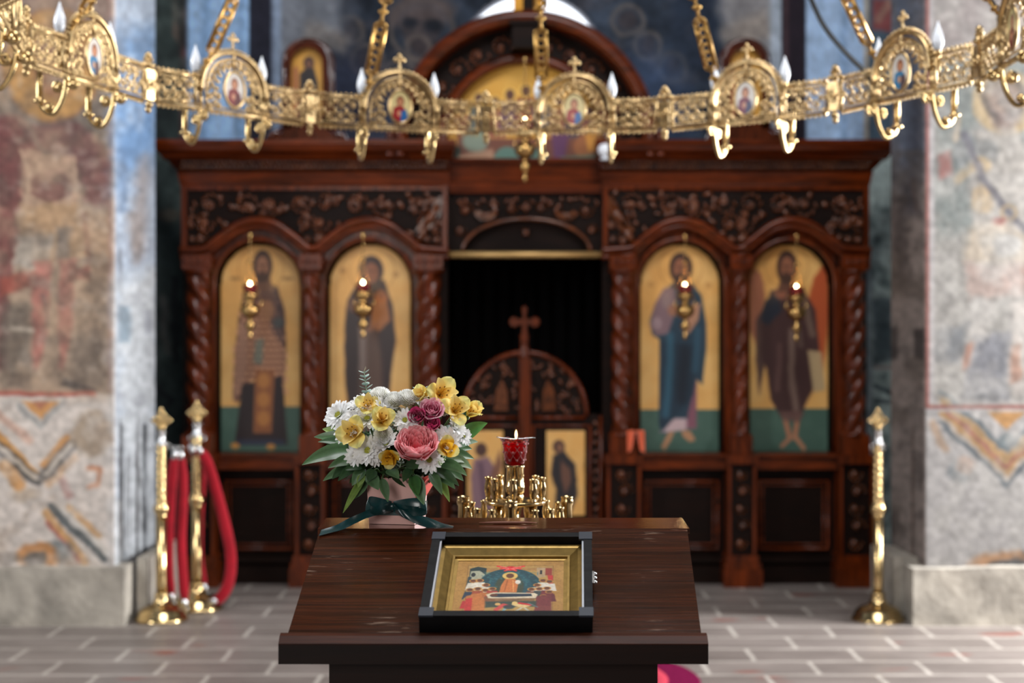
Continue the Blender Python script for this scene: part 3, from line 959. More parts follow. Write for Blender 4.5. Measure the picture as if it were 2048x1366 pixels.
for k in range(13):
    a = PI * k / 12
    rows.append([(0.08 + 3.6 * math.cos(a), y, 4.9 + 1.2 * math.sin(a)) for y in (9.1, 12.0)])
mb.grid(rows)
tag(mb.build('ceiling', M_NAVE), 'vault over the altar', kind='structure')


# ------------------------------------------------------------------ the carved icon screen
DI = 8.85
SCR = thing('icon_screen', (0.08, DI, 0), 'tall carved dark walnut icon screen with twisted columns and arched niches across the altar', 'icon screen')


def ip(u, v, d):
    """a point of the screen: u, v measured on its main plane, d metres towards the altar (minus: forward)"""
    k = DI / FPX
    return Vector(((u - 1024) * k, DI + d, max(0.0, EYE - (v - 683) * k)))


def ibox(mb, x0, y0, x1, y1, d0, d1):
    a = ip(x0, y1, d0); c = ip(x1, y0, d1)
    mb.box((a.x, a.y, a.z), (c.x, c.y, c.z))


def loft(mb, levels):
    """levels: (v, x left, x right, d front), top last; back plane at d=0.12"""
    rows = []
    for v, xl, xr, d in levels:
        rows.append([ip(xl, v, .12), ip(xl, v, d), ip(xr, v, d), ip(xr, v, .12)])
    mb.grid(rows, cu=True, smooth=False)
    n = len(mb.v)
    mb.f.append((n - 4, n - 3, n - 2, n - 1)); mb.s.append(False)
    m = n - 4 * len(rows)
    mb.f.append((m + 3, m + 2, m + 1, m)); mb.s.append(False)


def blob(mb, u, v, d, ln, wd, ang, th=.012):
    """one carved leaf, long axis at ang in the plane of the panel"""
    k = DI / FPX
    c = ip(u, v, d)
    M = Matrix.Rotation(-ang, 4, 'Y')
    mb.ball(c, 1.0, (ln * k, th, wd * k), M, seg=8, rings=5)


def scroll(mb, u, v, r, d, s=1, ok=None, n=11):
    for k in range(n):
        a = s * (k * .62)
        q = r * (1 - .075 * k)
        x, y = u + q * math.cos(a), v - q * math.sin(a)
        if ok is None or ok(x, y):
            blob(mb, x, y, d, r * .34 * (1 - .04 * k), r * .13, a + s * (PI / 2 - .5), .014 + .008 * rng.rand())
    if ok is None or ok(u, v):
        mb.ball(ip(u, v, d), .022, (1, .7, 1), seg=8, rings=5)


def arch_line(pts):
    xs = [p[0] for p in pts]; ys = [p[1] for p in pts]
    return lambda x: float(np.interp(x, xs, ys))


def smooth_path(pts, n=6):
    """Catmull-Rom through 2D or 3D points"""
    p = [Vector((*q, 0)) if len(q) == 2 else Vector(q) for q in pts]
    out = []
    for i in range(len(p) - 1):
        a, b_, c, d = p[max(i - 1, 0)], p[i], p[i + 1], p[min(i + 2, len(p) - 1)]
        for k in range(n):
            t = k / n
            out.append(.5 * ((2 * b_) + (c - a) * t + (2 * a - 5 * b_ + 4 * c - d) * t * t + (3 * b_ - a - 3 * c + d) * t ** 3))
    out.append(p[-1])
    return out


def twisted_column(u, v0, v1, r, hand):
    mb = MB()
    c = ip(u, v0, -.055)
    k = DI / FPX
    z0, z1 = ip(u, v1, 0).z, ip(u, v0, 0).z
    rr = r * k
    rows = []
    nz, nt = 110, 26
    for i in range(nz + 1):
        z = z0 + (z1 - z0) * i / nz
        row = []
        for j in range(nt):
            t = 2 * PI * j / nt
            w = abs(math.sin(1.5 * (t + hand * 2 * PI * (z - z0) / .43)))
            q = rr * (.58 + .46 * w ** .6)
            row.append((c.x + q * math.cos(t), c.y + q * math.sin(t), z))
        rows.append(row)
    mb.grid(rows, cu=True)
    col = mb.build('twisted_column', M_WOODV, SCR)
    for s in (0, 1):
        mb = MB()
        zz = z0 if s == 0 else z1
        mb.lathe([(rr * 1.25, zz - .012), (rr * 1.3, zz), (rr * 1.05, zz + .014)] if s == 0 else [(rr * 1.05, zz - .014), (rr * 1.3, zz), (rr * 1.25, zz + .012)], (c.x, c.y, 0), 20)
        mb.build('column_ring', M_WOODV, col)
    return col


def bay(xl, xr, icons, cols, S):
    """S: horizontal mirror sign (+1 left bay, -1 right bay)"""
    inner = xr if S > 0 else xl
    outer = xl if S > 0 else xr
    # backing boards behind the niches
    mb = MB()
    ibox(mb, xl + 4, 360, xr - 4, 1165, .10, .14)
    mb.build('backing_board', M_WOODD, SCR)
    # cornice and carved band under it
    mb = MB()
    e0 = 44 if S > 0 else 18
    e1 = 18 if S > 0 else 46
    loft(mb, [(374, xl, xr, -.03), (368, xl - 3, xr + 3, -.04), (352, xl - 5, xr + 5, -.05), (346, xl - 8, xr + 8, -.055)])
    loft(mb, [(347, xl - 4, xr + 4, -.02), (322, xl - 12 * e0 / 20, xr + 12 * e1 / 20, -.06)])
    loft(mb, [(324, xl - e0 * .62, xr + e1 * .62, -.12), (316, xl - e0 * .72, xr + e1 * .72, -.15), (308, xl - e0 * .9, xr + e1 * .9, -.2), (300, xl - e0 * .95, xr + e1 * .95, -.215), (298, xl - e0, xr + e1, -.23), (289, xl - e0, xr + e1, -.23)])
    mb.build('cornice', M_WOOD, SCR)
    mb = MB()
    x = xl + 2
    i = 0
    while x < xr - 4:
        blob(mb, x, 336, -.062, 7, 4, 1.1 if i % 2 else 2.0, .014)
        blob(mb, x + 4, 327, -.08, 6, 3.5, 2.1 if i % 2 else .9, .014)
        x += 9; i += 1
    mb.build('carved_band', M_CARVE, SCR)
    # arch string
    pts = [(xl - 2, 502), (xl + 34, 501)] if S > 0 else [(xl - 2, 502), (xl + 28, 500)]
    for a, c in icons:
        m = (a + c) / 2; h = (c - a) / 2
        pts += [(m - h - 22, 497), (m - h - 8, 486), (m - h * .78, 466), (m - h * .45, 449), (m, 441), (m + h * .45, 449), (m + h * .78, 466), (m + h + 8, 486), (m + h + 22, 497)]
    pts += [(xr - 28, 500), (xr + 3, 502)]
    clean = [pts[0]]
    for p in pts[1:]:
        if p[0] > clean[-1][0] + 4:
            clean.append(p)
        else:
            clean[-1] = ((p[0] + clean[-1][0]) / 2, 500)
    sp = smooth_path(clean, 5)
    line = [(p.x, p.y) for p in sp]
    al = arch_line(line)
    mb = MB()
    mb.tube([ip(x, y, -.05) for x, y in line], .024, 8)
    mb.tube([ip(x, y + 13, -.035) for x, y in line], .018, 8)
    mb.build('arch_moulding', M_WOOD, SCR)
    # frieze plate above the string, with border fillets
    mb = MB()
    mb.strip2([(x, 372) for x, y in line], [(x, y + 4) for x, y in line], -.012, .10, ip)
    frz = mb.build('frieze_panel', M_WOODD, SCR)
    mb = MB()
    ok = lambda x, y: xl + 14 < x < xr - 14 and 384 < y < al(x) - 13
    for a, c in icons:
        m = (a + c) / 2
        scroll(mb, m - 24, 412, 24, -.02, 1, ok); scroll(mb, m + 24, 412, 24, -.02, -1, ok)
    gap = [xl + 30, (icons[0][1] + icons[1][0]) / 2, xr - 30]
    for g in gap:
        for sx in (-1, 1):
            scroll(mb, g + sx * 26, 408, 22, -.02, sx, ok)
            scroll(mb, g + sx * 14, 448, 20, -.02, -sx, ok)
            scroll(mb, g + sx * 10, 480, 14, -.02, sx, ok)
    for k in range(90):
        x, y = rng.uniform(xl + 14, xr - 14), rng.uniform(386, 490)
        if ok(x, y):
            blob(mb, x, y, -.022, rng.uniform(7, 12), rng.uniform(3.5, 6), rng.uniform(0, 3.1), .013)
    # a peacock at the inner end of the frieze
    q = inner - S * 38
    def pk(dx, y): return (q + S * dx, y)
    mb.prism([pk(-26, 462), pk(-10, 440), pk(4, 424), pk(14, 400), pk(26, 392), pk(30, 404), pk(24, 432), pk(12, 450), pk(-6, 466)], -.032, .0, ip)
    mb.tube([ip(*pk(-8, 452), -.03), ip(*pk(6, 436), -.045), ip(*pk(20, 410), -.03)], [.012, .034, .012], 8)
    mb.tube([ip(*pk(-4, 456), -.03), ip(*pk(-16, 474), -.03), ip(*pk(-20, 488), -.03)], [.02, .026, .01], 8)
    mb.build('carved_foliage', M_CARVE, frz)
    mb = MB()
    for x in (xl + 5, xr - 5):
        ibox(mb, x - 5, 372, x + 5, 503, -.035, .1)
    ibox(mb, xl, 372, xr, 381, -.03, .1)
    mb.build('frieze_border', M_WOODV, SCR)
    # the wall of the arcade between string and niches
    mb = MB()
    for a, c in icons:
        m = (a + c) / 2; h = (c - a) / 2 + 9; cy = 487 + (c - a) / 2
        th = np.linspace(PI, 0, 25)
        arcp = [(m + h * math.cos(t), cy - h * math.sin(t)) for t in th]
        lo = [(x, min(y, al(x) + 12 + 400)) for x, y in arcp]
        up = [(x, min(al(x) + 10, y - 1)) for x, y in arcp]
        mb.strip2(up, lo, .01, .08, ip)
        # reveal ring around the icon
        mb.tube([ip(m - h, 904, -.005)] + [ip(x, y, -.005) for x, y in arcp] + [ip(m + h, 904, -.005)], .017, 8)
        # jamb strips
        for s in (-1, 1):
            ibox(mb, m + s * (h + 8) - 7, cy - 30, m + s * (h + 8) + 7, 905, -.02, .08)
    mb.build('niche_frame', M_WOODV, SCR)
    edges = [xl] + [v for ic in icons for v in ic] + [xr]
    mb = MB()
    for k in range(0, len(edges), 2):
        x0, x1 = edges[k] + (0 if k == 0 else 10), edges[k + 1] - (0 if k == len(edges) - 2 else 10)
        y0 = 498
        ibox(mb, x0, y0, x1, 905, .02, .1)
    mb.build('column_backing', M_WOODD, SCR)
    # columns with capital and foot blocks
    for n, (u, r, hand) in enumerate(cols):
        twisted_column(u, 545, 866, r, hand)
        mb = MB()
        ibox(mb, u - r - 5, 512, u + r + 5, 540, -.13, .05)
        for j in range(4):
            blob(mb, u - r + (2 * r) * (j + .5) / 4, 526, -.132, 7, r * .16, PI / 2, .012)
        mb.build('column_capital', M_WOODV, SCR)
        mb = MB()
        ibox(mb, u - r - 5, 868, u + r + 5, 906, -.13, .05)
        mb.build('column_foot', M_WOODV, SCR)
        # pedestal below
        pw = r + 15
        mb = MB()
        ibox(mb, u - pw, 906, u + pw, 924, -.16, .1)
        ibox(mb, u - pw + 3, 924, u - pw + 10, 1106, -.14, .1); ibox(mb, u + pw - 10, 924, u + pw - 3, 1106, -.14, .1)
        ibox(mb, u - pw - 1, 1104, u + pw + 1, 1118, -.16, .1)
        ibox(mb, u - pw - 5, 1118, u + pw + 5, 1130, -.175, .1)
        ibox(mb, u - pw - 7, 1130, u + pw + 7, 1166, -.19, .1)
        pd = mb.build('pedestal', M_WOODV, SCR)
        mb = MB()
        ibox(mb, u - pw + 9, 924, u + pw - 9, 1104, -.115, .1)
        mb.build('pedestal_panel', M_WOODD, pd)
        mb = MB()
        for j in range(5):
            y = 945 + j * 34
            s = 1 if j % 2 else -1
            scroll(mb, u + s * 3, y, min(15, r * .8), -.122, s, None, 8)
        mb.build('carved_foliage', M_CARVE, pd)
    # sill rails and the dark panels of the dado
    xsl = [c[0] for c in cols]; rs = [c[1] + 15 for c in cols]
    for k in range(2):
        x0, x1 = xsl[k] + rs[k] - 4, xsl[k + 1] - rs[k + 1] + 4
        mb = MB()
        ibox(mb, x0, 905, x1, 912, -.10, .1); ibox(mb, x0, 911, x1, 937, -.075, .1)
        mb.build('sill_rail', M_WOOD, SCR)
        mb = MB()
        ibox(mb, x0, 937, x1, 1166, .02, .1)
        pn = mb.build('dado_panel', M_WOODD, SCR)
        mb = MB()
        a, c, t, u = x0 + 14, x1 - 14, 962, 1098
        for q in (0, 9):
            r_ = .014 if q == 0 else .009
            d = .0 if q == 0 else .012
            mb.tube([ip(a + q, t + q, d), ip(c - q, t + q, d), ip(c - q, u - q, d), ip(a + q, u - q, d)], r_, 6, closed=True)
        mb.build('panel_moulding', M_WOOD, pn)
        mb = MB()
        ibox(mb, x0, 1112, x1, 1124, -.03, .1); ibox(mb, x0, 1130, x1, 1166, -.05, .1)
        mb.build('base_board', M_WOODD, SCR)


ICL = [(437, 597), (657, 820)]
ICR = [(1283, 1442), (1503, 1661)]
bay(365, 895, ICL, [(402, 24, 1), (626, 17, 1), (858, 24, -1)], 1)
bay(1205, 1735, ICR, [(1244, 22, 1), (1477, 16, -1), (1703, 22, -1)], -1)

# ---- the middle bay: lintel over the royal doors
mb = MB()
loft(mb, [(386, 893, 1207, .0), (378, 893, 1207, -.01), (366, 893, 1207, -.02), (360, 893, 1207, .02), (328, 893, 1207, .0), (326, 893, 1207, -.03), (318, 893, 1207, -.04)])
mb.build('middle_cornice', M_WOOD, SCR)
th = np.linspace(PI, 0, 25)
arcp = [(1053 + 128 * math.cos(t), 503 - 66 * math.sin(t)) for t in th]
mb = MB()
mb.strip2([(893, 384)] + [(x, 384) for x, y in arcp] + [(1207, 384)], [(893, 503)] + arcp + [(1207, 503)], .03, .1, ip)
ln = mb.build('lintel_panel', M_WOODD, SCR)
mb = MB()
mb.tube([ip(x, y, .02) for x, y in arcp], .014, 8)
for S in (-1, 1):
    c = 1052
    def dk(dx, y): return (c + S * dx, y)
    mb.prism([dk(58, 428), dk(72, 424), dk(84, 426), dk(96, 420), dk(104, 428), dk(92, 440), dk(74, 440), dk(62, 434)], .0, .03, ip)
    mb.tube([ip(*dk(64, 430), .01), ip(*dk(60, 418), .01), ip(*dk(66, 410), .01), ip(*dk(72, 414), .01)], [.02, .014, .016, .006], 8)
    blob(mb, *dk(82, 431), .005, 15, 6, -.1 * S, .02)
    scroll(mb, *dk(30, 416), 12, .02, S, None, 8)
    scroll(mb, *dk(120, 420), 15, .02, -S, None, 8)
    scroll(mb, *dk(132, 460), 12, .02, S, None, 8)
    for k in range(14):
        blob(mb, *dk(rng.uniform(10, 146), rng.uniform(396, 408)), .02, 7, 3, rng.uniform(0, 3), .01)
blob(mb, 1052, 414, .015, 12, 5, 0, .015); blob(mb, 1052, 414, .015, 12, 5, PI / 2, .015)
blob(mb, 1052, 464, .06, 10, 4, .78, .014); blob(mb, 1052, 464, .06, 10, 4, -.78, .014)
mb.build('carved_birds_and_foliage', M_CARVE, ln)
mb = MB()
ibox(mb, 930, 430, 1176, 503, .08, .11)
mb.build('lintel_backing', M_WOODD, SCR)
mb = MB()
a, c = ip(893, 510, -.02), ip(1207, 510, -.02)
mb.tube([a, c], .021, 10)
tag(mb.build('curtain_rail', mat('pale_brass_rail', (196, 158, 100), .4, .6), SCR), 'pale brass rail across the doorway')

# ---- pediment: big round arch over the middle
CX, CY, R1 = 1050, 290, 262
th = np.linspace(PI, 0, 61)
def arc_pts(r, cy=CY): return [(CX + r * math.cos(t), cy - r * math.sin(t)) for t in th]
mb = MB()
mb.strip2([(CX - R1, 318)] + arc_pts(R1) + [(CX + R1, 318)], [(CX - R1 + 30, 318)] + arc_pts(R1 - 30) + [(CX + R1 - 30, 318)], -.12, .12, ip)
mb.tube([ip(CX - R1 + 16, 318, -.12)] + [ip(x, y, -.12) for x, y in arc_pts(R1 - 16)] + [ip(CX + R1 - 16, 318, -.12)], .045, 10)
mb.build('pediment_arch', M_WOOD, SCR)
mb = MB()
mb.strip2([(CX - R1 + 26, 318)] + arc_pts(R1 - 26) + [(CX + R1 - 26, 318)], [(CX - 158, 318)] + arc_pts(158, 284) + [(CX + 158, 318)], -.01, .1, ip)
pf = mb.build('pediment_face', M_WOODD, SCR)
mb = MB()
for k in range(13):
    t = PI * (k + .5) / 13
    scroll(mb, CX + 200 * math.cos(t), CY - 200 * math.sin(t), 22, -.015, 1 if k % 2 else -1, None, 9)
mb.build('carved_foliage', M_CARVE, pf)
mb = MB()
mb.tube([ip(CX - 164, 318, -.03)] + [ip(x, y, -.03) for x, y in arc_pts(164, 284)] + [ip(CX + 164, 318, -.03)], .034, 10)
mb.build('inner_arch_moulding', M_WOOD, SCR)
for s in (-1, 1):
    mb = MB()
    for dx in (246, 266):
        mb.lathe([(.026, 0), (.03, .01), (.024, .03), (.024, .12), (.03, .14), (.026, .15)], ip(CX + s * dx, 320, -.16), 14)
    mb.build('pediment_colonnette', M_WOODV, SCR)
    mb = MB()
    ibox(mb, CX + s * 232 - 34, 286, CX + s * 232 + 34, 322, -.1, .12)
    mb.build('pediment_foot', M_WOODV, SCR)
# block that carries the altar cross
mb = MB()
ibox(mb, 1024, 58, 1086, 108, -.2, .05)
ibox(mb, 1018, 56, 1092, 63, -.22, .06)
mb.build('cross_block', M_WOODD, SCR)

# ---- royal doors: two low leaves with rounded tops, and the post with a cross
thd = np.linspace(PI, 0, 31)
for S in (-1, 1):
    c = 1050
    def dp(dx, y): return (c + S * dx, y)
    q = np.linspace(0, PI / 2, 17)
    top = [(124 * math.sin(t), 828 - 128 * math.cos(t)) for t in q]
    mb = MB()
    A = [dp(x, y) for x, y in top] + [dp(154, 830)]
    B = [dp(x, 1160) for x, y in top] + [dp(154, 1160)]
    mb.strip2(A, B, .03, .075, ip)
    leaf = mb.build('royal_door_leaf', M_WOODD, SCR)
    mb = MB()
    mb.tube([ip(*dp(x, y + 5), .025) for x, y in top], .017, 8)
    mb.tube([ip(*dp(16, 836), .02), ip(*dp(120, 836), .02)], .013, 6)
    mb.tube([ip(*dp(152, 832), .02), ip(*dp(152, 1158), .02)], .014, 6)
    mb.tube([ip(*dp(16, 852), .02), ip(*dp(130, 852), .02), ip(*dp(130, 1042), .02), ip(*dp(16, 1042), .02)], .013, 6, closed=True)
    mb.build('door_moulding', M_WOODV, leaf)
    mb = MB()
    # small keyhole niche and net of foliage in the round top
    mb.prism([dp(34, 822), dp(36, 780), dp(46, 758), dp(58, 780), dp(62, 822)], .0, .04, ip)
    okd = lambda x, y: (x - c) ** 2 / 116 ** 2 + (y - 828) ** 2 / 118 ** 2 < 1
    for k in range(60):
        x, y = c + S * rng.uniform(14, 116), rng.uniform(720, 826)
        if okd(x, y) and not (30 < S * (x - c) < 66 and y > 752):
            blob(mb, x, y, .025, 8, 3, rng.uniform(0, 3), .012)
    for k in range(16):
        blob(mb, c + S * 142, 848 + k * 19, .025, 8, 4, (.8 if k % 2 else 2.3), .012)
    mb.build('carved_foliage', M_CARVE, leaf)
mb = MB()
ibox(mb, 1039, 716, 1061, 1160, -.01, .09)
mb.lathe([(.036, 0), (.04, .02), (.03, .05), (.026, .12), (.034, .14), (.02, .16)], ip(1049, 718, .03), 14)
post = mb.build('door_post', M_WOODV, SCR)
mb = MB()
k = DI / FPX
def cross_poly(cx, cy, s):
    pts = [(-.09, -.52), (-.16, -.62), (-.11, -.8), (0, -.92), (.11, -.8), (.16, -.62), (.09, -.52), (.1, -.14),
           (.44, -.2), (.56, -.29), (.76, -.2), (.86, 0), (.76, .2), (.56, .29), (.44, .2), (.12, .12), (.16, .7), (.22, 1.1),
           (-.22, 1.1), (-.16, .7), (-.12, .12), (-.44, .2), (-.56, .29), (-.76, .2), (-.86, 0), (-.76, -.2), (-.56, -.29), (-.44, -.2), (-.1, -.14)]
    return [(cx + x * s, cy + y * s) for x, y in pts]
mb.prism(cross_poly(1049, 644, 36), -.005, .055, ip)
mb.build('post_cross', M_WOODV, post)

# black sheet added behind the doors for the darkness of the opening
mb = MB()
rows = []
for j in range(2):
    v = 505 if j == 0 else 1165
    rows.append([ip(880 + 340 * i / 60, v, .55 + .03 * math.sin(i * 1.1)) for i in range(61)])
mb.grid(rows)
mb.grid([[p + Vector((0, .006, 0)) for p in r] for r in rows])
tag(mb.build('doorway_dark_sheet', M_DARK, None, ip(1050, 1165, .55)), 'black sheet added for the darkness in the doorway above the low carved gates', 'backdrop')
mb = MB()
ibox(mb, 872, 430, 1228, 508, .53, .62)
ibox(mb, 858, 430, 882, 1166, .14, .62); ibox(mb, 1218, 430, 1242, 1166, .14, .62); ibox(mb, 872, 424, 1228, 440, .1, .62)
mb.build('doorway_lining', M_WOODD, SCR)

# ---- painted panels -------------------------------------------------------
GOLD = (210, 156, 84)


def icon_canvas(x0, y0, x1, y1, green_y=None, step=2.0):
    p = Paint(x0, y0, x1, y1, step, GOLD)
    p.stain((214, 174, 110), 60, .4, .7, .6)
    p.stain((186, 138, 72), 50, .5, .75, .5)
    if green_y:
        p.poly([(x0 - 5, green_y), (x1 + 5, green_y), (x1 + 5, y1 + 5), (x0 - 5, y1 + 5)], (62, 88, 76), 1, 2)
        p.stain((78, 104, 90), 40, .5, .7, .5, (x0, green_y + 6, x1, y1 + 9, 4))
    return p


def arched(p, x0, x1, y0):
    m, h = (x0 + x1) / 2, (x1 - x0) / 2
    cy = y0 + h
    return ((p.Y >= cy) & (abs(p.X - m) <= h + .1)) | (np.hypot(p.X - m, p.Y - cy) <= h)


def imap(d):
    kk = DI / FPX
    def fn(X, Y):
        return (X - 1024) * kk, np.full(X.shape, DI + d), np.maximum(0, EYE - (Y - 683) * kk)
    return fn


def head(p, cx, cy, rx, ry, skin=(122, 74, 50), hair=(52, 32, 24), beard=True):
    p.ell(cx, cy, rx * 1.25, ry * 1.18, hair, 1, 3, 1)
    p.ell(cx, cy + ry * .1, rx * .78, ry * .86, skin, 1, 3, 1)
    p.line([(cx - rx * .45, cy - ry * .08), (cx - rx * .1, cy - ry * .06)], 2.5, (50, 30, 24), .9, 2)
    p.line([(cx + rx * .12, cy - ry * .06), (cx + rx * .48, cy - ry * .08)], 2.5, (50, 30, 24), .9, 2)
    p.line([(cx, cy - ry * .05), (cx + 1, cy + ry * .3)], 2, (84, 48, 34), .8, 2)
    if beard:
        p.ell(cx, cy + ry * .78, rx * .62, ry * .42, hair, .95, 4, 1)
        p.line([(cx - 3, cy + ry * .5), (cx + 4, cy + ry * .5)], 2, (110, 60, 46), .9, 2)


def icon(name, p, x0, x1, y0, y1, label, arch=True):
    keep = arched(p, x0, x1, y0) if arch else None
    o = p.mesh('icon_painting', imap(.07), M_ICON, keep=keep, thick=.03, org=ip((x0 + x1) / 2, y1, .07))
    return tag(o, label, 'icon')


# bishop in a chequered cope
p = icon_canvas(437, 487, 597, 905, 814)
p.ring(518, 535, 46, 46, 2, (150, 104, 48), .7, 2)
p.ell(466, 556, 10, 4, (130, 96, 50), .7, 3); p.ell(572, 556, 12, 4, (130, 96, 50), .7, 3)
p.poly([(488, 574), (530, 566), (552, 574), (566, 620), (570, 720), (562, 806), (548, 800), (530, 740), (500, 760), (472, 806), (462, 800), (466, 700), (474, 630)], (66, 36, 26), 1, 4, 2)
for j in range(18):
    for i in range(9):
        x, y = 466 + i * 12 + (j % 2) * 6, 580 + j * 12
        if abs(x - 516) < 34 + (y - 580) * .14 and y < 800:
            p.ell(x, y, 5.2, 5.2, (206, 150, 112), .85, 3, 1)
p.poly([(474, 640), (492, 650), (486, 760), (468, 806), (462, 800)], (158, 118, 96), .75, 8, 3)
p.poly([(536, 578), (552, 576), (566, 640), (562, 690), (540, 660)], (58, 42, 44), .7, 8, 3)
p.poly([(500, 566), (536, 566), (540, 600), (498, 606)], (84, 62, 58), .8, 6, 2)
p.poly([(480, 770), (560, 752), (572, 890), (466, 890)], (34, 22, 24), 1, 4, 1)
p.poly([(506, 740), (546, 740), (540, 868), (502, 868)], (130, 78, 44), 1, 3)
for y in (762, 800, 838):
    p.ell(523, y, 13, 16, (176, 116, 58), .8, 5)
p.poly([(470, 880), (566, 880), (566, 892), (470, 892)], (38, 44, 64), .9, 3)
p.poly([(508, 680), (524, 676), (520, 730), (502, 726)], (98, 108, 96), .8, 5, 1)
p.ell(530, 620, 16, 20, (146, 104, 74), .8, 5, 1); p.ell(554, 645, 12, 10, (52, 64, 64), .7, 5)
p.ell(466, 893, 9, 6, (190, 132, 66), 1, 3); p.ell(538, 895, 9, 6, (190, 132, 66), 1, 3)
p.poly([(510, 540), (534, 540), (540, 580), (502, 580)], (90, 58, 44), 1, 4, 1)
head(p, 521, 531, 16, 27, (134, 92, 68), (54, 34, 26))
icon('a', p, 437, 597, 487, 905, 'arched icon of a bishop in a chequered cope, leftmost panel of the screen')
# woman in a dark mantle holding a child
p = icon_canvas(657, 487, 820, 905, 816)
p.ring(742, 540, 46, 46, 2, (150, 104, 48), .7, 2); p.ell(683, 540, 6, 6, (150, 108, 56), .6, 3); p.ell(790, 548, 7, 7, (150, 108, 56), .6, 3)
p.ell(740, 540, 25, 30, (44, 28, 26), 1, 4)
p.poly([(716, 560), (766, 560), (784, 610), (790, 680), (778, 780), (770, 880), (700, 880), (688, 760), (686, 660), (692, 600)], (40, 25, 24), 1, 5, 2)
p.ell(740, 545, 15, 21, (124, 76, 52), 1, 4, 1)
p.line([(733, 541), (737, 541)], 2.5, (44, 26, 22), .9, 2); p.line([(744, 541), (748, 541)], 2.5, (44, 26, 22), .9, 2)
p.poly([(716, 650), (750, 640), (764, 740), (760, 880), (716, 880)], (84, 60, 48), .85, 10, 3)
p.line([(724, 650), (722, 740)], 14, (132, 116, 108), .7, 9, 2)
p.ell(760, 596, 13, 16, (166, 96, 46), .95, 5, 1); p.poly([(744, 606), (772, 602), (780, 640), (756, 664), (738, 650)], (150, 92, 48), .95, 6, 2)
p.ell(760, 588, 8, 9, (128, 78, 50), .9, 3); p.line([(735, 660), (752, 650)], 8, (132, 84, 56), .9, 4)
p.ell(704, 610, 12, 14, (110, 72, 50), .7, 6, 2)
icon('b', p, 657, 820, 487, 905, 'arched icon of a veiled woman holding a child, behind the bouquet')
# bearded man in a blue mantle
p = icon_canvas(1283, 487, 1442, 905, 820)
p.ring(1364, 534, 44, 44, 2, (160, 114, 54), .7, 2); p.ell(1304, 568, 6, 6, (164, 118, 60), .6, 3); p.ell(1420, 570, 7, 7, (164, 118, 60), .6, 3)
p.poly([(1346, 566), (1386, 566), (1406, 590), (1416, 650), (1416, 700), (1408, 770), (1396, 760), (1386, 840), (1330, 870), (1322, 850), (1322, 680), (1306, 668), (1302, 640), (1318, 600)], (30, 52, 66), 1, 4, 1)
p.poly([(1330, 576), (1352, 572), (1354, 620), (1340, 668), (1312, 672), (1302, 650), (1312, 606)], (118, 92, 96), 1, 5, 2)
p.ell(1316, 646, 10, 12, (150, 126, 128), .8, 6, 1); p.ell(1336, 600, 10, 16, (142, 120, 112), .6, 6, 2)
p.poly([(1396, 760), (1394, 838), (1330, 850), (1322, 866), (1394, 858)], (142, 108, 116), 1, 4, 1)
p.poly([(1378, 830), (1396, 760), (1396, 858), (1378, 858)], (122, 76, 88), 1, 4, 1)
p.poly([(1324, 852), (1352, 838), (1376, 838), (1374, 862), (1326, 866)], (184, 158, 158), 1, 4, 1)
p.poly([(1322, 680), (1392, 690), (1390, 790), (1326, 866), (1320, 850)], (24, 44, 58), 1, 5)
p.line([(1344, 672), (1340, 780), (1334, 830)], 14, (48, 92, 110), .75, 9, 2)
p.line([(1372, 700), (1366, 800)], 20, (14, 24, 36), .8, 12, 3)
p.line([(1398, 660), (1394, 740)], 12, (44, 80, 98), .7, 8, 2)
p.poly([(1388, 606), (1404, 606), (1400, 640), (1380, 668), (1366, 660)], (176, 126, 96), .95, 4, 1)
p.ell(1350, 620, 12, 12, (152, 100, 68), .8, 6, 1)
p.poly([(1340, 866), (1352, 864), (1342, 886), (1332, 902), (1324, 896)], (168, 122, 88), 1, 3); p.poly([(1366, 862), (1384, 864), (1394, 882), (1382, 886), (1368, 874)], (168, 122, 88), 1, 3)
p.poly([(1353, 545), (1376, 545), (1382, 575), (1348, 578)], (70, 44, 34), 1, 4, 1)
head(p, 1364, 535, 19, 26, (132, 82, 58), (50, 30, 22))
icon('c', p, 1283, 1442, 487, 905, 'arched icon of a bearded man in a blue mantle, just right of the doors')
# winged man in brown
p = icon_canvas(1503, 487, 1661, 905, 818)
p.ring(1578, 532, 44, 44, 2, (160, 114, 54), .7, 2)
p.poly([(1660, 530), (1650, 530), (1632, 556), (1622, 600), (1636, 700), (1648, 760), (1656, 700), (1662, 640)], (164, 74, 36), 1, 6, 2)
p.poly([(1503, 560), (1512, 536), (1526, 546), (1534, 590), (1524, 650), (1516, 690), (1504, 660)], (150, 92, 66), 1, 6, 2)
p.poly([(1516, 640), (1540, 600), (1540, 700), (1522, 790), (1516, 720)], (70, 50, 46), .95, 6, 2)
p.poly([(1545, 580), (1610, 574), (1636, 620), (1644, 700), (1630, 720), (1636, 770), (1620, 800), (1606, 836), (1566, 836), (1546, 800), (1538, 740), (1528, 720), (1526, 650)], (62, 38, 36), 1, 5, 2)
p.poly([(1534, 600), (1560, 586), (1568, 620), (1540, 650), (1526, 640)], (26, 34, 46), .95, 6, 2); p.ell(1566, 586, 12, 12, (150, 90, 64), .8, 6, 1)
p.line([(1590, 660), (1586, 740), (1596, 820)], 12, (128, 106, 92), .8, 9, 3); p.line([(1564, 690), (1560, 780)], 10, (98, 70, 64), .7, 8, 3)
p.line([(1614, 600), (1630, 670)], 12, (132, 112, 92), .6, 8, 3); p.line([(1600, 640), (1606, 690)], 10, (110, 92, 80), .6, 7, 3)
p.poly([(1620, 700), (1648, 704), (1656, 780), (1632, 786)], (170, 146, 108), .95, 4, 1)
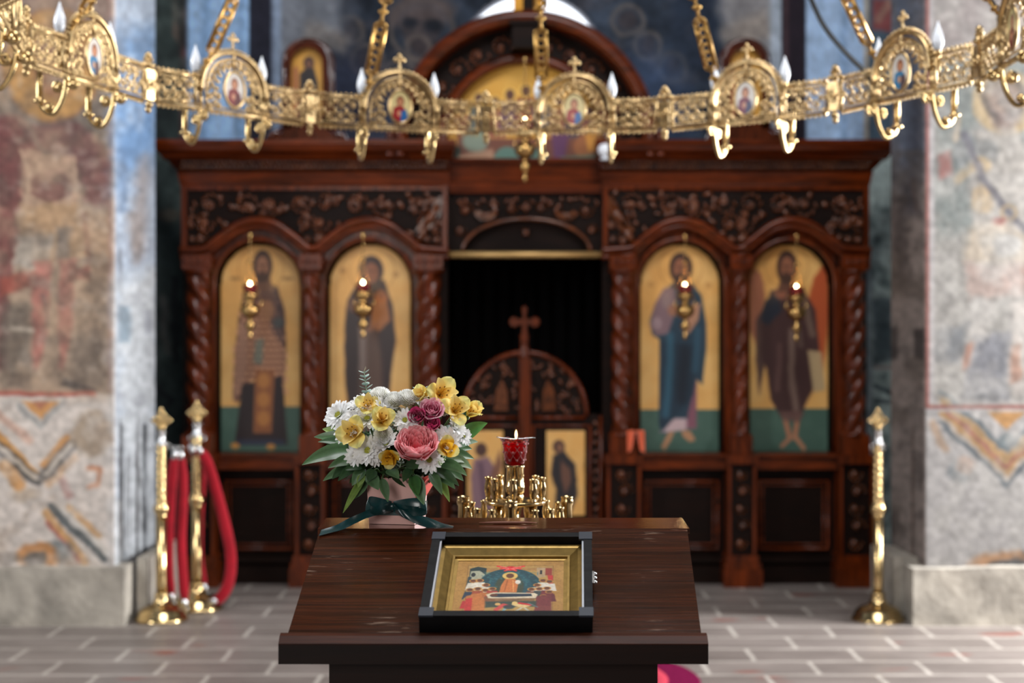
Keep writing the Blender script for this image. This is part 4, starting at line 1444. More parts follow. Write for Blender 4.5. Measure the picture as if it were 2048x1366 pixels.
p.line([(1574, 836), (1584, 878)], 10, (160, 108, 80), 1, 3); p.line([(1600, 836), (1594, 876)], 10, (160, 108, 80), 1, 3)
p.line([(1584, 878), (1568, 894)], 8, (160, 110, 82), 1, 3); p.line([(1594, 874), (1612, 898)], 9, (166, 116, 86), 1, 3)
p.poly([(1562, 824), (1614, 824), (1604, 846), (1570, 842)], (98, 70, 64), .9, 4, 2)
p.poly([(1567, 545), (1590, 545), (1600, 580), (1558, 584)], (84, 50, 38), 1, 4, 1)
head(p, 1578, 533, 17, 28, (130, 82, 58), (54, 32, 24))
icon('d', p, 1503, 1661, 487, 905, 'arched icon of a winged man in brown cloth, rightmost panel of the screen')
# the two small icons of the doors
p = icon_canvas(934, 862, 1006, 1032, None, 1.6)
p.ell(962, 900, 12, 14, (70, 44, 36), 1, 4, 1); p.poly([(948, 920), (975, 914), (992, 940), (984, 1030), (946, 1030), (940, 960)], (122, 92, 100), 1, 6, 2)
p.poly([(980, 950), (1000, 900), (1004, 930), (990, 990)], (110, 70, 54), .9, 6, 2); p.line([(960, 930), (972, 1020)], 10, (76, 52, 66), .7, 6, 2)
o = p.mesh('icon_painting', imap(.014), M_ICON, thick=.014, org=ip(970, 1032, .014))
tag(o, 'small square icon of a figure in mauve on the left gate', 'icon')
p = icon_canvas(1093, 862, 1170, 1032, None, 1.6)
p.ell(1118, 894, 12, 14, (64, 40, 34), 1, 4, 1); p.ell(1120, 896, 6, 9, (140, 98, 70), .8, 3)
p.poly([(1106, 912), (1128, 902), (1150, 930), (1156, 990), (1140, 1032), (1108, 1032), (1112, 980), (1102, 950)], (30, 27, 30), 1, 5, 2)
p.poly([(1122, 920), (1140, 940), (1144, 975), (1130, 990), (1122, 960)], (104, 68, 52), .9, 5, 2); p.line([(1150, 960), (1138, 985)], 10, (34, 28, 30), .9, 4)
o = p.mesh('icon_painting', imap(.014), M_ICON, thick=.014, org=ip(1131, 1032, .014))
tag(o, 'small square icon of a bowed figure in black on the right gate', 'icon')
# supper scene in the pediment
p = Paint(886, 122, 1214, 326, 2.0, (206, 152, 56))
p.stain((224, 176, 84), 50, .45, .7, .6); p.stain((160, 104, 40), 60, .5, .75, .5)
for i, (x, y) in enumerate(((925, 216), (958, 196), (990, 204), (1020, 188), (1052, 180), (1084, 192), (1118, 200), (1150, 206), (1180, 222))):
    p.ell(x, y, 15, 15, (222, 178, 84), .9, 3); p.ell(x, y, 9, 11, (84, 50, 36), 1, 3)
    cl = ((120, 60, 40), (70, 84, 84), (140, 78, 60), (84, 56, 84), (110, 42, 36), (62, 72, 90), (130, 84, 56), (74, 60, 70), (104, 60, 50))[i]
    p.poly([(x - 16, y + 14), (x + 16, y + 14), (x + 24, y + 70), (x - 24, y + 70)], cl, .95, 5, 2)
p.poly([(886, 276), (1214, 276), (1214, 330), (886, 330)], (104, 58, 42), 1, 3)
p.poly([(886, 250), (914, 250), (914, 292), (886, 292)], (206, 150, 54), 1, 2); p.poly([(886, 292), (920, 292), (920, 326), (886, 326)], (34, 56, 48), 1, 2)
p.ell(950, 280, 26, 24, (122, 140, 124), .9, 8, 3); p.poly([(916, 310), (985, 296), (990, 326), (916, 326)], (190, 150, 120), .8, 6, 2)
p.ell(1014, 320, 27, 28, (84, 116, 104), 1, 3); p.ell(1078, 322, 20, 27, (84, 116, 104), 1, 3)
p.poly([(1100, 262), (1140, 262), (1130, 312), (1108, 316)], (86, 46, 84), .95, 6, 3); p.ell(1170, 292, 22, 24, (150, 92, 50), .9, 6, 3)
p.poly([(1168, 250), (1196, 250), (1196, 300), (1176, 300)], (208, 146, 54), .8, 4); p.poly([(1120, 312), (1214, 306), (1214, 328), (1120, 328)], (84, 108, 92), .8, 5, 2)
kp = (np.hypot(p.X - 1050, p.Y - 284) < 160) | ((p.Y >= 284) & (abs(p.X - 1050) < 160))
o = p.mesh('icon_painting', imap(.03), M_ICON, keep=kp, thick=.02, org=ip(1050, 326, .03))
tag(o, 'half-round gold icon of figures at a green table under the big arch', 'icon')

# ---- round-headed small icons standing on the cornice, each on a scrolled foot
M_VARN = wood('varnished_dark_walnut', (34, 12, 5), (92, 40, 18), 0.08, (20, 20, 4), coat=0.8)
for nm, cx, S, lab in (('l', 617, 1, 'small round-topped icon in a dark frame standing on the left cornice'), ('r', 1488, -1, 'small round-topped icon in a dark frame on the right cornice, behind the chandelier')):
    D = -.05
    T = thing('standing_icon', ip(cx, 289, D), lab, 'icon')
    y0, ybot = 82, 262
    h = 49
    def outl(w, yt, yb):
        return [(cx + w, yb)] + [(cx + w * math.cos(a), yt + w - w * math.sin(a)) for a in np.linspace(0, PI, 21)] + [(cx - w, yb)]
    mb = MB()
    mb.strip2(outl(h, y0, ybot), outl(h - 18, y0 + 18, ybot), D - .03, D + .05, ip)
    ibox(mb, cx - h, 236, cx + h, ybot, D - .03, D + .05)
    mb.tube([ip(x, y, D - .03) for x, y in outl(h - 3, y0 + 3, ybot)], .012, 8)
    mb.tube([ip(x, y, D + .035) for x, y in outl(h, y0, ybot)], .016, 10)
    fr = mb.build('frame', M_VARN, T)
    p = Paint(cx - 32, y0 + 16, cx + 32, 240, 2.0, (200, 146, 58))
    p.ell(cx + 2, 128, 11, 13, (50, 30, 24), 1, 3); p.poly([(cx - 16, 150), (cx - 4, 138), (cx + 12, 138), (cx + 20, 170), (cx + 16, 236), (cx - 18, 236)], (32, 24, 24), 1, 4, 1)
    p.ell(cx + 2, 130, 6, 8, (116, 74, 52), .9, 3)
    p.line([(cx - 24, 140), (cx - 24, 236)], 9, (150, 84, 66), .8, 4)
    kp = ((np.hypot(p.X - cx, p.Y - (y0 + h)) < 32) | (p.Y >= y0 + h))
    p.mesh('painting', imap(D + .02), M_ICON, keep=kp, thick=.01, parent=T)
    mb = MB()
    mb.prism([(cx - 80, 289), (cx - 74, 276), (cx - 52, 272), (cx - 40, 262), (cx + 40, 262), (cx + 52, 272), (cx + 74, 276), (cx + 80, 289)], D - .05, D + .07, ip)
    ft = mb.build('foot', M_VARN, T)
    for s in (-1, 1):
        mb = MB()
        mb.tube([ip(cx + s * 50, 262, D - .03), ip(cx + s * 60, 270, D - .045), ip(cx + s * 72, 276, D - .05), ip(cx + s * 78, 288, D - .04)], [.012, .018, .02, .014], 8)
        mb.build('scroll', M_VARN, ft)

# altar cross on the pediment block, only its foot shows
T = thing('altar_cross', ip(1056, 57, -.08), 'gold edged cross standing on the block at the top of the arch', 'cross')
mb = MB()
for x in (1036, 1076):
    ibox(mb, x - 9, -330, x + 9, 40, -.12, -.06)
    mb.ball(ip(x, 47, -.09), .034, (1, .7, .8))
for y in (-340, -120):
    ibox(mb, 1056 - (30 if y < -200 else 130), y - 9, 1056 + (30 if y < -200 else 130), y + 9, -.12, -.06)
mb.ball(ip(1056, 50, -.09), .03, (1.4, .7, .6))
mb.build('gilt_edge', mat('gilded_wood', (190, 134, 44), .35, .6, var=.2, vscale=20), T)
mb = MB()
ibox(mb, 1040, -330, 1072, 57, -.1, -.07)
ibox(mb, 930, -126, 1182, -114, -.1, -.07)
mb.build('cross_panel', M_WOODD, T)

# white globe on the middle cornice, folded orange red patch on a column foot
mb = MB()
mb.ball(ip(1206, 308, -.2), .046, seg=18, rings=12)
mb.lathe([(.03, -.06), (.03, -.05), (.014, -.045), (.014, -.03)], ip(1206, 309, -.2), 14)
tag(mb.build('glass_globe', M_BULB, None, ip(1206, 318, -.2)), 'small white glass globe on the cornice right of the supper icon', 'globe lamp')
mb = MB()
rows = []
for i in range(13):
    u = i / 12
    x = 1250 + 34 * u
    bot = 900 - 44 * math.exp(-((u - .5) / .17) ** 2)
    rows.append([ip(x, 858 + (bot - 858) * j / 8, -.145 - .012 * math.cos(u * 12) - .004 * j) for j in range(9)])
mb.grid(rows)
mb.grid([[q + Vector((0, .006, 0)) for q in r] for r in rows])
tag(mb.build('folded_patch', mat('orange_red_patch', (206, 92, 52), .6, sheen=.3), None, ip(1267, 900, -.14)), 'small folded orange red patch on the column foot right of the doors', 'cloth')


# ------------------------------------------------------------------ vigil lamps in front of the icons
M_REDGL = mat('ruby_glass', (150, 12, 14), 0.08, trans=0.7, coat=.3)


def warm_light(parent, loc, power, r=.012, name='flame_light'):
    l = bpy.data.lights.new(name, 'POINT')
    l.energy = power; l.color = (1, .62, .28); l.shadow_soft_size = r
    o = bpy.data.objects.new(name, l)
    COL.objects.link(o)
    o.parent = parent; o.location = Vector(loc)
    return o


def vigil_lamp(px, pyf, D, hang_py, label, s=1.0, seg=18):
    """pyf: the flame, hang_py: where the chain is hooked"""
    f = P(px, pyf, D)
    k = D / FPX * s
    T = thing('vigil_lamp', f - Vector((0, 0, 95 * k)), label, 'vigil lamp', 'hanging vigil lamps of the screen')
    mb = MB()
    # brass body from the drop finial up to the cup
    prof = [(0, -98), (3, -96), (5, -90), (3, -85), (3, -80), (7, -76), (10, -70), (8, -64), (4, -60), (4, -56), (9, -53), (16, -48), (19, -40), (18, -33), (11, -28), (7, -24), (8, -20), (13, -16), (15, -10), (14, -4)]
    mb.lathe([(r * k, z * k) for r, z in prof], f - Vector((0, 0, 12 * k)), seg)
    body = mb.build('lamp_body', M_BRASS, T)
    for a in range(3):
        mb = MB()
        t = a * 2 * PI / 3 + .4
        mb.tube([f + Vector((18 * k * math.cos(t), 18 * k * math.sin(t), -44 * k)), f + Vector((24 * k * math.cos(t), 24 * k * math.sin(t), -40 * k)), f + Vector((22 * k * math.cos(t), 22 * k * math.sin(t), -32 * k))], 2.2 * k, 6)
        mb.build('hook', M_BRASS, body)
    mb = MB()
    mb.lathe([(9 * k, -16 * k), (14 * k, -6 * k), (15 * k, 2 * k), (14 * k, 2 * k), (12.5 * k, -5 * k), (8 * k, -14 * k)], f - Vector((0, 0, 3 * k)), seg)
    mb.build('glass_cup', M_REDGL, T)
    mb = MB()
    mb.lathe([(0, -2.5 * k), (2.0 * k, -1 * k), (2.4 * k, 1.2 * k), (1.2 * k, 4 * k), (0, 6.5 * k)], f, 10)
    mb.build('flame', M_FLAME, T)
    top = P(px, hang_py, D)
    mb = MB()
    can = P(px, pyf - 46, D) if hang_py < pyf - 80 else P(px, pyf - 30, D)
    for a in range(3):
        t = a * 2 * PI / 3 + .4
        b_ = f + Vector((22 * k * math.cos(t), 22 * k * math.sin(t), -32 * k))
        n = 14
        for i in range(n):
            q = b_.lerp(can, (i + .5) / n)
            mb.ball(q, 1.3 * k, (1, 1, 1.6), seg=6, rings=4)
    n = max(4, int((top - can).length / (4 * k)))
    for i in range(n):
        mb.ball(can.lerp(top, (i + .5) / n), 1.5 * k, (1, 1, 1.5), seg=6, rings=4)
    mb.build('chain', M_BRASS, T)
    mb = MB()
    mb.lathe([(0, 0), (7 * k, 1 * k), (5 * k, 5 * k), (2 * k, 8 * k), (0, 9 * k)], can - Vector((0, 0, 4 * k)), 14)
    mb.ball(top, 4 * k, (1, .6, 1)); mb.ball(top - Vector((0, 0, 5 * k)), 3 * k)
    mb.build('canopy', M_BRASS, T)
    warm_light(T, f - T.location + Vector((0, -.015, .01)), .55 * s)
    return T


vigil_lamp(500, 569, 8.52, 470, 'brass vigil lamp with a flame hanging before the chequered bishop icon')
vigil_lamp(726, 567, 8.52, 470, 'brass vigil lamp with a flame hanging before the veiled woman icon')
vigil_lamp(1370, 570, 8.52, 472, 'brass vigil lamp with a flame hanging before the blue mantle icon')
vigil_lamp(1593, 574, 8.52, 472, 'brass vigil lamp with a flame hanging before the winged figure icon')
vigil_lamp(1050, 242, 8.40, 118, 'larger brass lamp hanging in the middle in front of the supper icon', 1.12)

# ------------------------------------------------------------------ ring chandelier
HC = Vector((.005 * 5.2 * 1.2, 3.85, 0))
HR, HZ = 1.36, EYE + .764 + .05     # HZ: middle of the band
NS = 13
CH = thing('ring_chandelier', (HC.x, HC.y, HZ), 'big pierced brass ring chandelier with little domed icons and candle bulbs', 'chandelier')
SEG = 2 * HR * math.sin(PI / NS)
BH = .052                            # half height of the band
ap = HR * math.cos(PI / NS)


def radial(i, dx=0):
    """matrix of the i-th side: x along the side, y outward, z up"""
    th = math.radians(8.5 + i * 360.0 / NS)
    o = Vector((math.sin(th), math.cos(th), 0)); t = Vector((math.cos(th), -math.sin(th), 0))
    M = Matrix((t.to_4d(), o.to_4d(), Vector((0, 0, 1, 0)), Vector((0, 0, 0, 1)))).transposed()
    M = Matrix(((t.x, o.x, 0, 0), (t.y, o.y, 0, 0), (0, 0, 1, 0), (0, 0, 0, 1)))
    # x to the right as seen from the inside keeps the frame left-handed free: y outward
    return M


def torus(mb, c, R, r, ax='y', seg=14, s2=6, sc=(1, 1)):
    pts = []
    for k in range(seg):
        a = 2 * PI * k / seg
        pts.append(Vector(c) + Vector((R * sc[0] * math.cos(a), 0, R * sc[1] * math.sin(a))))
    mb.tube(pts, r, s2, closed=True)


def curl(mb, c, r, s, th=.0032, turns=1.4, n=14):
    pts = []
    for k in range(n):
        a = turns * 2 * PI * k / (n - 1)
        q = r * (1 - .78 * k / (n - 1))
        pts.append(Vector(c) + Vector((s * q * math.cos(a), 0, q * math.sin(a))))
    mb.tube(pts, [th * (1 - .3 * k / (n - 1)) for k in range(n)], 6)
    mb.ball(pts[-1], th * 2.1, seg=8, rings=5)


# one side of the band: two beaded rails, end posts, scrollwork between
mb = MB()
hw = SEG / 2 - .028
for z in (-BH, BH):
    for x0, x1 in (((-hw, -.125), (.125, hw)) if z > 0 else ((-hw, hw),)):
        mb.tube([(x0, 0, z), (x1, 0, z)], .0055, 8)
        zz = z - .012 * (1 if z > 0 else -1)
        nb = int((x1 - x0) / .011)
        for k in range(nb):
            mb.ball((x0 + (x1 - x0) * (k + .5) / nb, -.004, zz), .0042, (1.2, 1, 1), seg=7, rings=4)
    for k in range(32):
        if z > 0 and abs(-hw + 2 * hw * (k + .5) / 32) < .135:
            continue
        mb.ball((-hw + 2 * hw * (k + .5) / 32, 0, z + (.008 if z > 0 else -.008)), .0062, (1, .8, 1), seg=7, rings=4)
for s in (-1, 1):
    mb.tube([(s * hw, 0, -BH), (s * hw, 0, BH)], .0065, 8)
    mb.tube([(s * .145, 0, -BH), (s * .145, 0, BH)], .005, 8)
    for k in range(8):
        mb.ball((s * (hw - .011), -.004, -BH + 2 * BH * (k + .5) / 8), .0045, seg=7, rings=4)
    for x in (.175, .215, .255):
        for z, f in ((.021, 1), (-.021, -1)):
            curl(mb, (s * x, 0, z), .018, s * f)
        mb.ball((s * (x + .019), -.003, 0), .0075, (1, .7, 1.5), seg=8, rings=5)
    for x in (.195, .235):
        mb.ball((s * x, -.004, .034), .008, (1.5, .6, .8), seg=8, rings=5); mb.ball((s * x, -.004, -.034), .008, (1.5, .6, .8), seg=8, rings=5)
me_band = mb.mesh('band_side', M_GILT)
# domed plaque
mb = MB()
RD = .128
DZ = .02
th = np.linspace(-.1, PI + .1, 29)
for y in (-.006, .006):
    mb.tube([(RD * math.cos(a), y, DZ + RD * math.sin(a)) for a in th], .0075, 8)
mb.tube([((RD - .02) * math.cos(a), -.004, DZ + (RD - .02) * math.sin(a)) for a in th], .0045, 6)
for s in (-1, 1):
    mb.tube([(s * RD, 0, DZ), (s * RD, 0, -BH)], .0075, 8)
    mb.tube([(s * (RD - .02), -.004, DZ), (s * (RD - .02), -.004, -BH)], .0045, 6)
for a in np.linspace(.02, PI - .02, 27):
    mb.ball(((RD + .011) * math.cos(a), 0, DZ + (RD + .011) * math.sin(a)), .0066, seg=7, rings=4)
for a in np.linspace(.12, PI - .12, 10):
    c = (.09 * math.cos(a), -.002, DZ + .088 * math.sin(a))
    curl(mb, c, .0165, 1 if a < PI / 2 else -1)
    mb.ball((.071 * math.cos(a + .16), -.006, DZ + .006 + .076 * math.sin(a + .16)), .0085, (.8, .5, 1.5), Matrix.Rotation(-(a - PI / 2), 4, 'Y'), 8, 5)
    mb.ball((.1 * math.cos(a + .16), -.004, DZ + .098 * math.sin(a + .16)), .006, (.9, .6, 1.3), Matrix.Rotation(-(a - PI / 2), 4, 'Y'), 8, 5)
for s in (-1, 1):
    for z in (-.034, -.004):
        curl(mb, (s * .062, -.002, z), .015, s)
        curl(mb, (s * .09, -.002, z - .004), .014, -s)
        mb.ball((s * .076, -.006, z + .012), .0075, (1, .6, 1.2), seg=8, rings=5)
mb.tube([(0, -.008, .09), (0, -.006, DZ + RD)], .005, 6)
me_dome = mb.mesh('icon_dome', M_GILT)
mb = MB()
mb.tube([(0, 0, DZ + RD), (0, 0, .2)], .0046, 6)
mb.ball((0, 0, .156), .009, seg=8, rings=5)
for dx, z in ((0, .21), (-.015, .195), (.015, .195), (0, .195)):
    mb.ball((dx, 0, z), .0085, (1, .6, 1), seg=8, rings=5)
me_dcross = mb.mesh('dome_cross', M_GILT)
mb = MB()
torus(mb, (0, -.010, .026), .045, .005, sc=(.92, 1.32), seg=28)
me_mring = mb.mesh('medallion_ring', M_GILT)
# joint between two sides: cast post with trefoil finials
mb = MB()
mb.box((-.017, -.012, -BH + .004), (.017, .012, BH - .004))
for s in (-1, 1):
    mb.tube([(s * .024, -.004, -BH + .01), (s * .03, -.004, 0), (s * .024, -.004, BH - .01)], .007, 6)
    mb.ball((s * .03, -.004, 0), .012, seg=8, rings=5)
for sg in (-1, 1):
    z0 = sg * BH
    mb.ball((0, -.004, z0 + sg * .01), .013, seg=8, rings=6)
    if sg > 0:
        mb.ball((-.02, 0, z0 + .012), .01, seg=8, rings=5); mb.ball((.02, 0, z0 + .012), .01, seg=8, rings=5)
        mb.tube([(0, 0, z0), (0, 0, z0 + .035)], .006, 6)
        mb.ball((0, 0, z0 + .042), .012, seg=9, rings=6)
        mb.ball((-.012, 0, z0 + .03), .008, seg=8, rings=5); mb.ball((.012, 0, z0 + .03), .008, seg=8, rings=5)
    else:
        mb.ball((0, 0, z0 - .026), .01, (1, 1, 1.3), seg=8, rings=6)
torus(mb, (0, -.012, 0), .016, .005)
mb.ball((0, -.016, 0), .008, seg=8, rings=5)
me_joint = mb.mesh('joint_finial', M_GILT)
# scrolled arm with a brass sleeve (in the plane across the band)
mb = MB()
pts = [(0, 0, -BH), (0, .004, -.085), (0, .016, -.125), (0, .04, -.158), (0, .066, -.155), (0, .086, -.135), (0, .09, -.122)]
sp = smooth_path(pts, 4)
mb.tube(sp, [.0085 - .003 * i / len(sp) for i in range(len(sp))], 8)
pts = [Vector((0, .03 - .018 * math.cos(a) * (1 - a / 12), -.08 - .018 * math.sin(a) * (1 - a / 12))) for a in np.linspace(0, 7, 14)]
mb.tube(pts, .006, 7); mb.ball(pts[-1], .012, seg=9, rings=6)
pts = [Vector((0, -.022 + .016 * math.cos(a) * (1 - a / 12), -.075 - .016 * math.sin(a) * (1 - a / 12))) for a in np.linspace(0, 7, 14)]
mb.tube(pts, .006, 7); mb.ball(pts[-1], .013, seg=9, rings=6)
mb.ball((0, .055, -.14), .013, seg=9, rings=6)
me_arm = mb.mesh('candle_arm', M_BRASSB)
mb = MB()
mb.lathe([(.012, -.128), (.02, -.122), (.012, -.116), (.0095, -.112), (.0095, -.03), (.011, -.028)], (0, .09, 0), 14)
me_cup = mb.mesh('brass_sleeve', M_BRASSB)
# upright sleeve with the candle bulb
mb = MB()
mb.lathe([(.007, -.03), (.007, .02), (.013, .025), (.009, .03), (.0085, .068), (.01, .070)], (0, .02, 0), 12)
me_sock = mb.mesh('candle_socket', M_BRASSB)
mb = MB()
mb.lathe([(.0085, .069), (.012, .076), (.0165, .09), (.0175, .102), (.015, .117), (.0095, .134), (.005, .147), (.002, .158), (0, .162)], (0, .02, 0), 16)
me_bulb = mb.mesh('candle_bulb', M_BULB)
# chain of one flat pierced plate per step
mb = MB()
M_CHAIN = mat('aged_gilt_chain', (190, 150, 88), .3, 1.0, var=.3, vscale=40)
def flat_plate(L):
    q = MB()
    for s in (-1, 1):
        q.box((s * .021 - .004, -.004, 0), (s * .021 + .004, .004, L))
    for z in (0, L):
        q.tube([(.021 * math.cos(a), 0, z + .012 * math.sin(a) * (1 if z else -1)) for a in np.linspace(0, PI, 9)], .0045, 6)
    n = 6
    for i in range(n):
        z = L * (i + .5) / n
        torus(q, (0, 0, z), .015, .0045, seg=10)
        q.ball((0, -.003, z + L / n / 2), .006, seg=7, rings=4)
    return q

apex = Vector((0, 0, 2.82 + EYE - HZ))


def medallion(i):
    p = Paint(-40, -50, 40, 50, 2.0, (214, 206, 196) if i % 3 else (214, 196, 140))
    c1, c2 = (((150, 40, 44), (50, 100, 160)), ((110, 40, 60), (60, 60, 90)), ((60, 120, 160), (90, 70, 70)), ((120, 40, 40), (90, 40, 40)))[i % 4]
    p.poly([(-22, 4), (0, -6), (14, 4), (24, 50), (-30, 50)], c1, 1, 4, 1)
    p.poly([(2, 14), (20, 8), (30, 50), (0, 50)], c2, 1, 4, 1)
    p.ell(0, -16, 13, 16, (120, 70, 50), 1, 4); p.ell(0, -13, 9, 12, (190, 130, 96), 1, 3); p.ell(-4, 20, 7, 9, (206, 150, 114), .9, 3)
    return p


for i in range(NS):
    M = radial(i)
    th = 8.5 + i * 360.0 / NS
    th = (th + 180) % 360 - 180
    side = M @ Matrix.Translation((0, ap, 0))
    place('band_side', me_band, CH, side)
    dm = place('icon_dome', me_dome, CH, side)
    place('dome_cross', me_dcross, dm, Matrix.Identity(4))
    place('medallion_ring', me_mring, dm, Matrix.Identity(4))
    p = medallion(i)
    kp = np.hypot(p.X / 38, p.Y / 48) <= 1
    md = p.mesh('medallion', lambda X, Y: (X * .00108, np.full(X.shape, -.010), .026 - Y * .00120), M_ENAMEL, keep=kp, thick=.003)
    md.parent = dm
    j = Matrix.Rotation(math.radians(-180.0 / NS), 4, 'Z')
    th2 = math.radians(8.5 + (i + .5) * 360.0 / NS)
    o_ = Vector((math.sin(th2), math.cos(th2), 0)); t_ = Vector((math.cos(th2), -math.sin(th2), 0))
    place('joint_finial', me_joint, CH, Matrix(((t_.x, o_.x, 0, o_.x * HR), (t_.y, o_.y, 0, o_.y * HR), (0, 0, 1, 0), (0, 0, 0, 1))))
    for s in ((-1, 1) if abs(th) < 118 else ()):
        am = place('candle_arm', me_arm, CH, side @ Matrix.Translation((s * .128, 0, 0)))
        place('brass_sleeve', me_cup, am, Matrix.Identity(4))
        sk = place('candle_socket', me_sock, CH, side @ Matrix.Translation((s * .134, 0, 0)))
        place('candle_bulb', me_bulb, sk, Matrix.Identity(4))
    # the chain that carries this side: hooked at the left edge of the dome
    a = side @ Vector((-.118, .0, BH + .02))
    d = (apex - a); Ltot = d.length; d.normalize()
    mbc = MB()
    z = 0.0
    q = d.to_track_quat('Z', 'Y').to_matrix().to_4x4()
    # plates lie flat towards the middle of the ring
    xax = Vector((-a.y, a.x, 0)).normalized(); yax = d.cross(xax)
    Rm = Matrix(((xax.x, yax.x, d.x, 0), (xax.y, yax.y, d.y, 0), (xax.z, yax.z, d.z, 0), (0, 0, 0, 1)))
    fp = flat_plate(.17)
    while z < Ltot - .3:
        for e in range(4):
            c = a + d * (z + .012 + e * .016)
            mbc.ball(c, .007, (1, .6, 1.4), Rm, 7, 5)
        mbc.ball(a + d * (z + .04), .012, (1.6, .6, .7), Rm, 8, 5)
        z += .082
        T_ = Matrix.Translation(a + d * z) @ Rm
        mbc.add([T_ @ Vector(p) for p in fp.v], fp.f, True)
        z += .182
    mbc2 = mbc.mesh('hanging_chain', M_CHAIN)
    place('hanging_chain', mbc2, CH, Matrix.Identity(4))
mb = MB()
mb.lathe([(0, -.08), (.05, -.07), (.09, -.02), (.06, .03), (.03, .08), (.02, .5)], apex + Vector((HC.x, HC.y, HZ)), 20)
mb.build('chain_crown', M_GILT, CH)

# the lamp's black supply cable
sp = smooth_path([P(1560, -190, 4.7), P(1600, -60, 4.72), P(1628, 12, 4.72), P(1652, 58, 4.7), P(1690, 104, 4.66), P(1728, 142, 4.6), P(1748, 168, 4.56)], 6)
mb = MB()
mb.tube(sp, .0085, 8)
tag(mb.build('power_cable', M_CABLE, None, sp[-1]), 'dark cable slanting down to the chandelier at the upper right', 'cable')
# loose dark chain at the right edge
sp = [P(1940, -60, 4.2), P(2025, 62, 4.1)]
mb = MB()
for k in range(12):
    c = sp[0].lerp(sp[1], k / 11.0)
    d = (sp[1] - sp[0]).normalized()
    up = Vector((0, 1, 0)) if k % 2 else d.cross(Vector((0, 1, 0)))
    side = d.cross(up)
    if k == 9:
        mb.tube([c + d * .02 * math.cos(a) + d.cross(Vector((0, 1, 0))) * .02 * math.sin(a) for a in np.linspace(0, 2 * PI, 15)[:-1]], .005, 6, closed=True)
    else:
        mb.tube([c + d * .013 * math.cos(a) + side * .008 * math.sin(a) for a in np.linspace(0, 2 * PI, 11)[:-1]], .0035, 6, closed=True)
tag(mb.build('chain', mat('blackened_iron', (58, 48, 40), .4, .9), None, sp[0]), 'thin dark chain slanting in at the upper right corner', 'chain')

# ------------------------------------------------------------------ brass rope stands
def rope_stand(px, py_base, D, py_top, label):
    base = P(px, py_base, D); base.z = 0
    H = P(px, py_top, D).z
    T = thing('rope_stand', base, label, 'stanchion', 'brass rope stands')
    b0 = Vector((base.x, base.y, 0))
    mb = MB()
    mb.lathe([(.142, 0), (.142, .012), (.135, .02), (.128, .026), (.12, .05), (.1, .068), (.07, .08), (.05, .09), (.04, .11), (.034, .13), (.04, .14), (.03, .15)], b0, 36)
    mb.build('foot', M_BRASSB, T)
    mb = MB()
    zb = H * .52
    mb.lathe([(.026, .145), (.027, .2), (.027, zb - .04)], b0, 24)
    mb.build('lower_shaft', M_BRASSB, T)
    mb = MB()
    mb.lathe([(.03, zb - .045), (.034, zb - .035), (.028, zb - .03), (.04, zb - .018), (.045, zb), (.04, zb + .018), (.028, zb + .03), (.034, zb + .036), (.028, zb + .045)], b0, 24)
    mb.build('knop', M_BRASSB, T)
    z0, z1 = zb + .04, H - .2
    rows = []
    for i in range(141):
        z = z0 + (z1 - z0) * i / 140
        row = []
        for j in range(24):
            t = 2 * PI * j / 24
            q = .0225 + .006 * abs(math.sin(1.5 * (t + 2 * PI * z / .11)))
            row.append((b0.x + q * math.cos(t), b0.y + q * math.sin(t), z))
        rows.append(row)
    mb = MB()
    mb.grid(rows, cu=True)
    mb.build('twisted_shaft', M_BRASSB, T)
    mb = MB()
    mb.lathe([(.029, z1 - .01), (.031, z1), (.024, z1 + .012), (.02, z1 + .015), (.02, z1 + .05), (.026, z1 + .056), (.022, z1 + .064)], b0, 20)
    for k in range(4):
        t = k * PI / 2 + .3
        c = b0 + Vector((.036 * math.cos(t), .036 * math.sin(t), z1 - .02))
        mb.tube([c + Vector((math.cos(t), math.sin(t), 0)) * .012 * math.cos(a) + Vector((0, 0, .014 * math.sin(a))) for a in np.linspace(0, 2 * PI, 11)[:-1]], .003, 6, closed=True)
    mb.build('ring_collar', M_STEEL, T)
    # pierced trefoil finial
    mb = MB()
    c = b0 + Vector((0, 0, z1 + .064))
    mb.lathe([(.012, 0), (.018, .012), (.03, .022), (.018, .034), (.014, .04)], c, 16)
    for dx, dz, r in ((-.026, .058, .017), (.026, .058, .017), (0, .088, .017), (0, .06, .02)):
        mb.tube([c + Vector((dx + r * math.cos(a), 0, dz + r * math.sin(a))) for a in np.linspace(0, 2 * PI, 15)[:-1]], .008, 8, closed=True)
    mb.ball(c + Vector((0, 0, .115)), .011, (1, .8, 1.4)); mb.ball(c + Vector((-.05, 0, .058)), .009); mb.ball(c + Vector((.05, 0, .058)), .009); mb.ball(c + Vector((0, 0, .06)), .012)
    mb.build('trefoil_finial', M_BRASSB, T)
    return b0, z1


SA = rope_stand(323, 1236, 7.66, 812, 'brass rope stand at the left pier, nearest of the two at the left')
SB = rope_stand(394, 1213, 7.98, 798, 'brass rope stand at the left, hung with red ropes, the further back of two')
SCc = rope_stand(1756, 1237, 7.66, 812, 'lone brass rope stand at the right pier')
M_VELV = mat('crimson_velvet', (148, 8, 26), .8, sheen=.15, spec=.2, var=.2, vscale=12)


